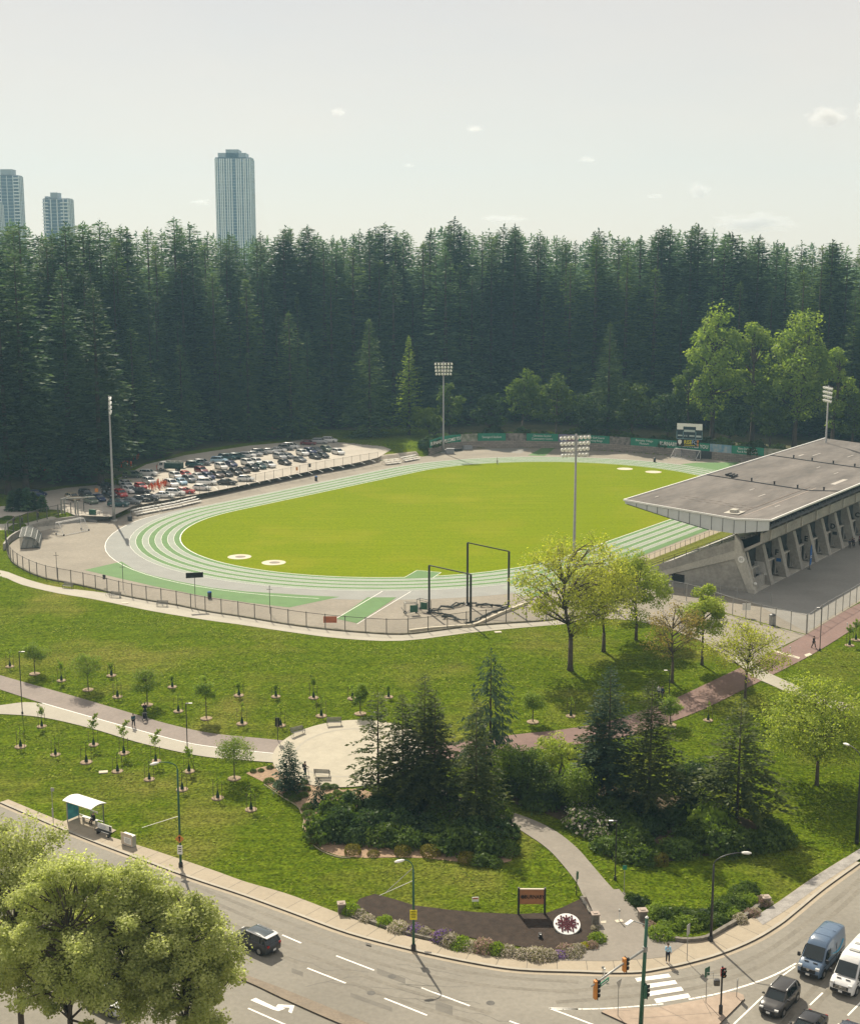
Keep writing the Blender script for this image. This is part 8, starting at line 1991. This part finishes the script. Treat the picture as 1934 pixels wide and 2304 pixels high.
# ---- lawn tufts: uneven grass, coloured lighter to imitate lit highlights
g = np.random.default_rng(5); n = 70000
x = g.uniform(-75, 75, n); y = g.uniform(100, 212, n)
P = np.stack([x, y], 1); dB = -sdist(P, BR); dS = sdist(P, SW_IN)
nz = np.array([mnoise.noise(Vector((a * .16, b * .16, 3.1))) + .6 * mnoise.noise(Vector((a * .6, b * .6, 9.2))) for a, b in P])
keep = (dB > .6) & (dS > .5) & (nz > .05)
P = P[keep]
def near_path(P, L, w): 
    return np.abs(sdist(P, np.array(L))) < w
# keep tufts off every paved sheet
from mathutils.bvhtree import BVHTree
PAV = [o for o in COL.objects if o.get('kind') == 'structure' and o.type == 'MESH' and o.name.split('.')[0] in ('park_path', 'concrete_path', 'red_path', 'grey_path', 'round_plaza', 'curved_walkway', 'park_entrance', 'mulch_bed', 'bark_bed', 'shaded_bed', 'perimeter_path', 'stadium_forecourt', 'gravel_shoulder', 'shelter_pad')]
bad = np.zeros(len(P), bool)
for o in PAV:
    bt = BVHTree.FromPolygons([v.co for v in o.data.vertices], [list(p.vertices) for p in o.data.polygons])
    lo = np.array([v.co[:2] for v in o.data.vertices]).min(0); hi = np.array([v.co[:2] for v in o.data.vertices]).max(0)
    for i in np.nonzero((P > lo - .3).all(1) & (P < hi + .3).all(1) & ~bad)[0]:
        if bt.ray_cast(Vector((*P[i], 60)), Vector((0, 0, -1)))[0] is not None: bad[i] = True
P = P[~bad]; n = len(P)
C = np.concatenate([P, (terrain(P) + .05)[:, None]], 1); D = unit(np.stack([g.normal(0, .5, n), g.normal(0, .5, n), np.full(n, 1.0)], 1)); U = unit(np.cross(D, g.normal(size=(n, 3))))
ln = g.uniform(.10, .26, n)
M['tuft'] = leafmat('grass_tuft', (.17, .23, .03), (.27, .31, .05), .70, .3, None, 0)
o = cards('grass', C, D, U, ln, ln * 1.5, M['tuft']); tag(o, 'uneven tufts of grass scattered over the park lawn', 'grass', kind='stuff')
# ================================================================== FOREST BEYOND THE STADIUM
FV = []
for i in range(8):
    t = empty('forest_conifer', (0, 0, 0)); h = 40.0
    conifer_parts(t, h, [6.0, 5.4, 6.6, 5.2, 6.2, 5.0, 6.8, 5.8][i], 100 + i, M['fir'], cb=[.05, .14, .03, .2, .10, .12, .04, .1][i], whorl=.52, per=9, fl=1.25, fw=.50, droop=[.25, .15, .3, .2, .18, .28, .22, .2][i], k=9, sparse=[.1, .18, .05, .2, .12, .16, .08, .12][i], power=[.70, .58, .85, .55, .66, .60, .88, .62][i], trunk_r=.42)
    FV.append(t)
for i in range(3):
    t = empty('forest_conifer', (0, 0, 0)); conifer_parts(t, 40.0, 7.6, 150 + i, M['firpale'], cb=.03, whorl=.55, per=10, fl=1.2, fw=.48, droop=.22, dens=1.3, sparse=.08, power=[.85, 1.0, .9][i], trunk_r=.42); FV.append(t)
fused = [False] * 11
def forest_tree(i, x, y, h, label, group, z=None, wide=1.0):
    o = FV[i] if not fused[i] else copy_tree(FV[i]); fused[i] = True
    s = h / 40.0; w = s * wide * random.uniform(.9, 1.12)
    o.location = (x, y, (T((x, y)) if z is None else z) - .2); o.rotation_euler = (0, 0, random.uniform(0, 6.28)); w *= random.uniform(1.25, 1.6) if h > 34 else 1.15; o.scale = (w, w, s)
    return tag(o, label, 'conifer', group)
random.seed(21)
FRONT = [(-200, 1085), (0, 1072), (60, 1085), (120, 1062), (210, 1060), (250, 1030), (330, 1012), (420, 998), (520, 984), (640, 974), (760, 966), (900, 960), (1040, 958), (1200, 960), (1350, 966), (1500, 972), (1650, 982), (1800, 990), (1934, 998), (2100, 1010)]
fx = np.array([q[0] for q in FRONT], float); fy = np.array([q[1] for q in FRONT], float)
SKY = [(-200, 492), (0, 488), (90, 494), (150, 522), (180, 498), (250, 500), (300, 512), (350, 520), (410, 492), (460, 520), (520, 520), (600, 530), (660, 512), (700, 512), (760, 535), (810, 520), (880, 505), (940, 525), (1018, 492), (1070, 532), (1130, 508), (1200, 520), (1270, 540), (1340, 522), (1380, 520), (1430, 540), (1480, 512), (1560, 508), (1620, 525), (1700, 535), (1760, 540), (1840, 545), (1934, 552), (2100, 560)]
sx = np.array([q[0] for q in SKY], float); sy = np.array([q[1] for q in SKY], float)
G_F = 'tall conifers of the forest beyond the stadium'
count = 0
rows = [(4, 8.6, .80, 1.02), (12, 8.8, .86, 1.0), (22, 9.0, .93, 1.01), (35, 8.6, .96, 1.03), (50, 8.4, .95, 1.04), (68, 8.4, .95, 1.05)]
RANK = [[], [], []]
for ri, (dd, spc, lo, hi) in enumerate(rows):
    u = -90.0 if ri else -60.0
    while u < 2030:
        v = float(np.interp(u, fx, fy)); p = G(u, v, 1.5); p = p + np.array([p[0] / p[1], 1.0]) * (dd + random.uniform(-3, 3))
        q = wpx(p, 40)[0]
        if -90 < q < 2030:
            htop = zat(float(np.interp(q, sx, sy)), p[1]) - T(p)
            k = random.uniform(lo, hi)
            if ri == 0: k = random.choice((random.uniform(.42, .62), random.uniform(.6, .8), random.uniform(.75, .92)))
            elif ri == 1: k = random.uniform(.66, .97)
            elif ri > 1: k = random.uniform(.93, 1.02)
            clear = 0 if ri else (1180 < u < 1790)
            if not (ri == 0 and random.random() < .18) and not clear:
                lab = 'tall dark conifer standing within the dense forest behind the stadium' if ri > 1 else ('dark conifer at the near edge of the forest behind the stadium' if ri == 0 else 'dark conifer in the second rank of the forest behind the stadium')
                o = forest_tree(random.choice((8, 9, 10, 0, 2, 4, 6)) if ri < 2 else random.randrange(11), p[0], p[1], htop * k, lab, G_F); count += 1
                if ri < 2: RANK[ri].append((q, o))
        u += spc * FPX / (p[1] * cp) * random.uniform(.8, 1.2)
# a sprinkling of crooked tops right on the skyline
for u, v in [(6, 490), (172, 500), (246, 492), (292, 505), (408, 486), (650, 508), (700, 506), (868, 500), (1020, 488), (1128, 505), (1338, 514), (1476, 508), (1556, 505), (1630, 522), (1850, 540)]:
    p = G(u, float(np.interp(u, fx, fy)), 1.5) * 1.07
    RANK[2].append((u, forest_tree(random.choice((1, 3, 5)), p[0], p[1], zat(v, p[1]) - T(p), 'x', G_F))); count += 1
for L, nm in zip(RANK, ('dark conifer at the near edge of the forest', 'dark conifer in the second rank of the forest', 'conifer whose top rises above the forest skyline')):
    for i, (q, o) in enumerate(sorted(L, key=lambda e: e[0])): o['label'] = f'{nm}, {ordn[i]} from the left'
# the wood goes on behind: one far mass
far_p = empty('tmp', (0, 0, 0)); fc = conifer_parts(far_p, 40, 6.4, 400, M['fir'], cb=.45, whorl=1.15, per=6, fl=2.2, fw=.95, k=4, sparse=.1, power=.6)
nv = len(fc.data.vertices); base_ = np.empty(nv * 3); fc.data.vertices.foreach_get('co', base_); base_ = base_.reshape(-1, 3)
for q in list(far_p.children): bpy.data.objects.remove(q)
bpy.data.objects.remove(far_p); VV = []; g = np.random.default_rng(8)
for i in range(230):
    y = g.uniform(560, 760); u_ = g.uniform(-150, 2080); x = (u_ - CX) / FPX * y * 1.02; hh_ = (zat(float(np.interp(u_, sx, sy)) + g.uniform(2, 26), y) - T((x, y))) / 40
    a = g.uniform(0, 6.28); ca, sa2 = math.cos(a), math.sin(a); b = base_ * np.array([1.25, 1.25, hh_]); VV.append(np.stack([b[:, 0] * ca - b[:, 1] * sa2 + x, b[:, 0] * sa2 + b[:, 1] * ca + y, b[:, 2] + T((x, y))], 1))
VV = np.concatenate(VV); nq = len(VV) // 4
me = bpy.data.meshes.new('distant_forest'); me.vertices.add(nq * 4); me.vertices.foreach_set('co', VV.ravel()); me.loops.add(nq * 4); me.loops.foreach_set('vertex_index', np.arange(nq * 4)); me.polygons.add(nq); me.polygons.foreach_set('loop_start', np.arange(nq) * 4); me.update(); me.materials.append(M['fir'])
tag(link_mesh('distant_forest', me), 'far mass of dark conifer tops seen between the nearer forest crowns', 'forest', None, 'stuff')
# separate conifers in front of the mass
for i, (u, vb, vt, wide, lab) in enumerate(((412, 1006, 772, 1.5, 'shorter broad conifer at the forest edge behind the small truck'), (498, 992, 778, 1.2, 'shorter narrow conifer at the forest edge, right of the broad one'), (560, 990, 792, 1.35, 'shorter conifer at the forest edge above the middle of the car park'), (305, 1030, 735, 1.25, 'conifer at the forest edge just right of the near floodlight mast'), (228, 1092, 640, 1.1, 'dark conifer directly behind the near floodlight mast'), (160, 1075, 600, 1.2, 'dark bulky conifer left of the near floodlight mast'), (60, 1105, 560, 1.0, 'dark conifer with bare lower trunk at the far left of the car park'), (20, 1112, 640, 1.0, 'dark conifer cut by the left edge beside the entrance road'), (1366, 985, 725, .9, 'lit conifer spire left of the cottonwoods'), (832, 982, 715, 1.1, 'conifer left of the bright birch at the forest edge'), (655, 985, 700, 1.2, 'conifer at the forest edge above the back row of cars'))):
    p = GT(u, vb); forest_tree((8, 9, 10, 8, 4, 2, 3, 4, 9, 10, 8)[i], p[0], p[1], zat(vt, p[1]) - p[2], lab, None, p[2], wide)
# bright and pale broadleaf trees along the forest edge
def edge_tree(name, u, vb, vt, w, label, seed, m, **kw):
    p, h, k = hgt(u, vb, vt); t = tree(name, p, label, 'tree'); a = dict(cb=.08, clumps=26, per=260, leaf=.75, fill=.4, twigs=1, cr_=w / k / 2 * .36, shape=1.0, bark='bark'); a.update(kw)
    broadleaf_parts(t, h, w / k / 2, seed, M[m], **a)
M['leafedge'] = leafmat('cottonwood_leaves', (.16, .26, .045), (.34, .44, .09), .55, .16, (1.2, 1.2, .5), .15)
p, h, k = hgt(920, 978, 757); t = tree('birch_tree', p, 'bright green pointed birch at the forest edge left of the far floodlight mast', 'tree')
conifer_parts(t, h, 44 / k, 201, M['leafgrn'], cb=.06, whorl=.6, per=9, fl=1.0, fw=.6, droop=.1, dens=1.6, power=.85, sparse=.12)
edge_tree('cottonwood_tree', 1600, 1000, 664, 150, 'tall yellow-green cottonwood, left one of the lit pair above the scoreboard', 202, 'leafedge', clumps=40)
edge_tree('cottonwood_tree', 1690, 1000, 688, 110, 'slimmer cottonwood between the two large lit ones', 203, 'leafedge', clumps=30)
edge_tree('cottonwood_tree', 1785, 1010, 682, 165, 'tall yellow-green cottonwood, right one of the lit pair above the grandstand roof', 204, 'leafedge', clumps=42)
edge_tree('cottonwood_tree', 1870, 1012, 740, 90, 'thin-topped cottonwood at the right of the lit trees', 205, 'leafedge', clumps=22, per=150)
for i, (u, vb, vt, w, m, lab) in enumerate(((1175, 985, 818, 90, 'leafmid', 'grey-green broadleaf tree behind the left half of the banner wall'), (1250, 990, 838, 100, 'leafmid', 'mid green broadleaf tree behind the golf banner'), (1100, 985, 880, 80, 'leafdark', 'low dark tree behind the crash mats'), (1320, 992, 880, 90, 'leafdark', 'low dark tree behind the near floodlight head'), (1420, 995, 850, 100, 'leafmid', 'broadleaf tree behind the museum banner'), (1500, 998, 880, 90, 'leafdark', 'low dark tree behind the scoreboard'), (1545, 1000, 800, 80, 'leafmid', 'dull green tree beneath the left cottonwood'), (1915, 1012, 850, 120, 'leafmid', 'grey-green broadleaf tree at the right edge behind the grandstand'), (1010, 982, 860, 70, 'leafmid', 'low broadleaf tree right of the far floodlight mast'), (965, 985, 915, 60, 'leafgrn', 'small light green tree left of the far wall'), (1640, 1008, 900, 80, 'leafdark', 'low dark tree behind the leisure pool banner'), (1730, 1010, 880, 100, 'leafmid', 'dull green tree under the right cottonwood'))):
    edge_tree('broadleaf_tree', u, vb, vt, w, lab, 220 + i, m, clumps=20, per=170)
random.seed(31)
for i in range(30):
    s_ = 2 + i * (cum[-1] - 8) / 30; p = along(s_); nrm = (p - LW(34, 0)) / np.linalg.norm(p - LW(34, 0)); p = p + nrm * random.uniform(2.6, 6)
    o, _ = sproto(random.choice(('dark', 'mid', 'mid', 'olive'))); r = random.uniform(2.0, 3.6); o.location = (p[0], p[1], T(p)); o.scale = (r, r, r * random.uniform(.9, 1.3)); o.rotation_euler = (0, 0, i * 1.3)
    tag(o, f'leafy forest-edge bush behind the banner wall, {ordn[i]} from the left', 'shrub', 'bushes behind the banner wall')
t = empty('notice_kiosk', tuple(GT(612, 982)), R_(10), 'small brown roofed notice kiosk at the forest edge behind the car park', 'kiosk')
mb = MB()
for x in (-1.5, 1.5): mb.box((x, 0, 1.3), (.22, .22, 2.6))
mb.build('post', M['bark'], t)
mb = MB(); mb.box((0, 0, 1.7), (2.8, .12, 1.3)); mb.build('board', M['wood'], t)
mb = MB(); mb.prism([(-2.2, -.8, 2.5), (-2.2, 0, 3.1), (-2.2, .8, 2.5)], (4.4, 0, 0)); mb.build('roof', M['wood'], t)
# entrance island trees at far left
for i, (u, vb, vt, w) in enumerate(((30, 1150, 1105, 26), (46, 1150, 1100, 26), (62, 1150, 1098, 28), (76, 1148, 1108, 22), (96, 1150, 1116, 13))):
    p, h, k = hgt(u, vb, vt); t = tree('clipped_tree', p, f'small dark clipped tree on the car park entrance island, {ordn[i]} from the left', 'tree', 'small trees on the entrance island')
    conifer_parts(t, h, w / k / 2, 300 + i, M['fir'], cb=.12, whorl=.35, per=9, fl=.9, fw=.4, k=5, power=.5)
for i, (u, v, r) in enumerate(((18, 1168, 1.4), (240, 1088, 2.2), (262, 1088, 2.2), (278, 1085, 1.8))):
    o, _ = sproto('pale' if i else 'olive'); p = GT(u, v); o.location = p; o.scale = (r, r, r * .6); o.rotation_euler = (0, 0, i)
    tag(o, ['small yellowish bush on the entrance island', 'pale sunlit bush beside the near floodlight mast, left of three', 'pale sunlit bush beside the near floodlight mast, middle of three', 'pale sunlit bush beside the near floodlight mast, right of three'][i], 'shrub', 'bushes by the car park')

# ================================================================== TOWERS
def glass_tower(name, u0, u1, vtop, dist, label, spec, seed):
    """slab tower: floor slabs, glass bands, mullion piers and a stepped top; height from the sight line"""
    c = (u0 + u1) / 2; k = FPX / (dist * cp + 10 * sp); W = (u1 - u0) / k - 1.6; x = (c - CX) / k
    H_ = zat(vtop, dist); t = empty(name, (x, dist, 0), 0, label, 'tower')
    Dp = W * .8; fh = 3.1
    mb = MB(); mb.box((0, 0, H_ / 2), (W, Dp, H_)); mb.build('core_glazing', M['towerglass'], t)
    mb = MB(); z = fh
    while z < H_: mb.box((0, 0, z), (W + .5, Dp + .5, .55)); z += fh
    mb.build('floor_slab', M['towerpale'], t)
    mb = MB()
    for f, w in spec['piers']: mb.box((f * W, -Dp / 2 - .12, H_ / 2), (w, .7, H_))
    for s in (-1, 1):
        for q in (-.4, -.1, .2, .45): mb.box((s * (W / 2 + .1), q * Dp, H_ / 2), (.7, 1.2, H_))
    mb.build('pier', M['towerwhite'], t)
    mb = MB(); z = H_
    for fx0, fx1, hh in spec['top']: mb.box(((fx0 + fx1) / 2 * W, 0, H_ + hh / 2), ((fx1 - fx0) * W, Dp * .8, hh))
    mb.build('roof_house', M['towerpale'], t)
    if spec.get('balc'):
        for f0, f1 in spec['balc']:
            mb = MB(); z = fh
            while z < H_ - 2: mb.box(((f0 + f1) / 2 * W, -Dp / 2 - 1.0, z + .3), ((f1 - f0) * W, 2.0, .9)); z += fh
            mb.build('balcony', M['towerwhite'], t)
    return t
M['towerglass'] = surf('tower_glazing', (.018, .050, .085), .25, .2, .15, 3, coords='obj', spec=.6)
M['towerpale'] = surf('tower_grey_slab', (.30, .33, .35), .8, .08, .1, coords='obj')
M['towerwhite'] = surf('tower_white_pier', (.75, .76, .76), .8, .05, .1, coords='obj')
glass_tower('apartment_tower', 493, 575, 359, 1500, 'tall slab tower with white piers and a stepped crown above the forest', dict(piers=[(q, 1.1) for q in (-.48, -.43, -.36, -.31, -.25, -.17, -.11, -.04, .10, .16, .22, .30, .35, .42, .48)], top=[(-.5, .5, 1.5), (-.42, .36, 6), (-.20, .16, 9.5)]), 1)
glass_tower('apartment_tower', 6, 59, 397, 1350, 'glass tower with balconies at the left edge of the skyline', dict(piers=[(q, .5) for q in (-.28, 0, .28)], top=[(-.5, .5, .8), (-.30, .22, 6.3)], balc=[(-.56, -.30), (.30, .56)]), 2)
glass_tower('apartment_tower', 109, 169, 449, 1300, 'shorter flat-topped tower between the left tower and the slab tower', dict(piers=[(q, .8) for q in (-.44, -.2, .05, .3, .48)], top=[(-.5, .5, .8), (-.22, .05, 6), (-.44, -.32, 2.6)], balc=[(-.52, -.3), (.2, .52)]), 3)
glass_tower('apartment_tower', -40, 12, 460, 1250, 'tower cut off by the left edge, lowest of the skyline towers', dict(piers=[(q, .5) for q in (-.2, .2)], top=[(-.5, .5, 2)], balc=[(.1, .55)]), 4)

# ================================================================== LIGHT, SKY, AIR
SUN_AZ = math.atan2(-.315, .949)      # measured from +Y towards +X: the sun stands behind the stadium, a little left
SUN_EL = R_(46)
sd = Vector((math.sin(SUN_AZ) * math.cos(SUN_EL), math.cos(SUN_AZ) * math.cos(SUN_EL), math.sin(SUN_EL)))
sun = bpy.data.lights.new('sun', 'SUN'); sun.energy = 4.6; sun.angle = R_(0.53); sun.color = (1.0, .90, .73)
so = bpy.data.objects.new('sun', sun); COL.objects.link(so); so.rotation_euler = (-sd).to_track_quat('-Z', 'Y').to_euler(); so.location = (0, 300, 400)
w = bpy.data.worlds.new('World'); scene.world = w; w.use_nodes = True
nt = w.node_tree; nt.nodes.clear()
bg = nt.nodes.new('ShaderNodeBackground'); wo = nt.nodes.new('ShaderNodeOutputWorld'); sk = nt.nodes.new('ShaderNodeTexSky')
sk.sky_type = 'NISHITA'; sk.sun_disc = False; sk.sun_elevation = SUN_EL; sk.sun_rotation = SUN_AZ
sk.air_density = 1.0; sk.dust_density = 0.5; sk.ozone_density = 1.0; sk.altitude = 50
bg.inputs[1].default_value = 0.055
veil_ = nt.nodes.new('ShaderNodeMix'); veil_.data_type = 'RGBA'; cr_w = nt.nodes.new('ShaderNodeValToRGB'); e_w = cr_w.color_ramp.elements   # thin high cloud, whiter and warmer low down
e_w[0].position = 0.0; e_w[0].color = (1, .88, .72, 1); e_w[1].position = .22; e_w[1].color = (.81, .73, .66, 1)
sx_w = nt.nodes.new('ShaderNodeSeparateXYZ'); vm_w = nt.nodes.new('ShaderNodeVectorMath'); vm_w.operation = 'SCALE'; vm_w.inputs[3].default_value = 12.6
tcw = nt.nodes.new('ShaderNodeTexCoord'); mpw = nt.nodes.new('ShaderNodeMapping'); mpw.inputs['Scale'].default_value = (2.2, 2.2, 9.0); mpw.inputs['Rotation'].default_value = (0, .35, 0)
nzw = nt.nodes.new('ShaderNodeTexNoise'); nzw.inputs['Scale'].default_value = 1.6; nzw.inputs['Detail'].default_value = 7.0; mrw = nt.nodes.new('ShaderNodeMapRange')
mrw.inputs[1].default_value = .3; mrw.inputs[2].default_value = .72; mrw.inputs[3].default_value = .70; mrw.inputs[4].default_value = .86
for a_, b_ in ((tcw.outputs['Generated'], sx_w.inputs[0]), (sx_w.outputs[2], cr_w.inputs[0]), (cr_w.outputs[0], vm_w.inputs[0]), (vm_w.outputs[0], veil_.inputs[7]), (tcw.outputs['Generated'], mpw.inputs[0]), (mpw.outputs[0], nzw.inputs['Vector']), (nzw.outputs[0], mrw.inputs[0]), (mrw.outputs[0], veil_.inputs[0])): nt.links.new(a_, b_)

nt.links.new(sk.outputs[0], veil_.inputs[6]); nt.links.new(veil_.outputs[2], bg.inputs[0]); nt.links.new(bg.outputs[0], wo.inputs[0])

HAZE = 0.00017
if HAZE:
    mb = MB(); mb.box((0, 950, 90), (3400, 2400, 204))
    hz = mb.build('haze', None) if False else None
    me = mb.mesh('haze', []); hz = link_mesh('haze', me); hz['kind'] = 'stuff'; hz['label'] = 'thin pale summer haze over the park and forest'
    m, nt2, nd, lk = new_mat('haze_air'); out = N(nd, 'ShaderNodeOutputMaterial'); v = N(nd, 'ShaderNodeVolumePrincipled')
    v.inputs['Color'].default_value = (.44, .76, 1.0, 1); v.inputs['Density'].default_value = HAZE; v.inputs['Anisotropy'].default_value = 0.25
    lk.new(v.outputs[0], out.inputs['Volume']); me.materials.append(m)

# small fair-weather clouds, far outside the haze
def cloud_mat():
    m, nt, nd, lk = new_mat('cloud_vapour'); out = N(nd, 'ShaderNodeOutputMaterial'); v = N(nd, 'ShaderNodeVolumePrincipled')
    v.inputs['Color'].default_value = (1, 1, 1, 1); v.inputs['Anisotropy'].default_value = 0.35
    tc = N(nd, 'ShaderNodeTexCoord'); ln = N(nd, 'ShaderNodeVectorMath', operation='LENGTH'); lk.new(tc.outputs['Object'], ln.inputs[0])
    oi = N(nd, 'ShaderNodeObjectInfo'); ad = N(nd, 'ShaderNodeVectorMath', operation='ADD'); lk.new(tc.outputs['Object'], ad.inputs[0]); lk.new(oi.outputs['Location'], ad.inputs[1])
    nz = N(nd, 'ShaderNodeTexNoise', i_Scale=1.7, i_Detail=6.0, i_Roughness=0.62); lk.new(ad.outputs[0], nz.inputs['Vector'])
    a = N(nd, 'ShaderNodeMath', operation='MULTIPLY_ADD'); a.inputs[1].default_value = -0.42; lk.new(ln.outputs['Value'], a.inputs[0]); lk.new(nz.outputs[0], a.inputs[2])
    mr = N(nd, 'ShaderNodeMapRange'); mr.inputs[1].default_value = .17; mr.inputs[2].default_value = .42; mr.inputs[3].default_value = 0; mr.inputs[4].default_value = 0.022; lk.new(a.outputs[0], mr.inputs[0])
    lk.new(mr.outputs[0], v.inputs['Density']); lk.new(v.outputs[0], out.inputs['Volume']); return m
M['cloud'] = cloud_mat()
cme = None
CL = [(1845, 263, 52, 27, 'largest bright puff of cloud near the right edge'), (1930, 250, 30, 30, 'bright puff of cloud cut by the right edge'), (765, 252, 21, 12, 'small wisp of cloud above the slab tower, upper one'), (1065, 291, 24, 10, 'small flat cloud near the middle of the sky'), (1316, 359, 24, 9, 'small flat cloud right of the middle of the sky'), (1567, 428, 30, 22, 'small round cloud above the right half of the forest'), (1467, 442, 24, 8, 'thin flat cloud left of the small round cloud'), (1690, 500, 110, 26, 'long faint cloud low above the right forest'), (1130, 492, 60, 12, 'faint low streak of cloud above the middle of the forest'), (920, 372, 16, 6, 'tiny faint cloud right of the slab tower'), (458, 455, 26, 9, 'faint low cloud left of the slab tower')]
for u, v, wp, hp, lab in CL:
    d = 5200.0; k = FPX / (d * cp); zc = zat(v, d); mb = MB(); mb.blob((0, 0, 0), 1.55, 0, 3)
    if cme is None: cme = mb.mesh('cloud', M['cloud'])
    o = link_mesh('cloud', cme); o.location = ((u - CX) / k, d, zc); o.scale = (wp / k, min(wp, hp * 2.5) / k, hp / k); tag(o, lab, 'cloud', 'small clouds in the pale sky', 'stuff')

scene.view_settings.view_transform = 'Standard'; scene.view_settings.look = 'None'; scene.view_settings.gamma = 1.0
scene.view_settings.exposure = 0.60
scene.view_settings.use_curve_mapping = False
c = scene.cycles
c.max_bounces = 6; c.diffuse_bounces = 3; c.glossy_bounces = 2; c.transmission_bounces = 4; c.transparent_max_bounces = 12; c.volume_bounces = 0
c.use_denoising = True
try: c.denoiser = 'OPENIMAGEDENOISE'
except Exception: pass
c.volume_step_rate = 4.0
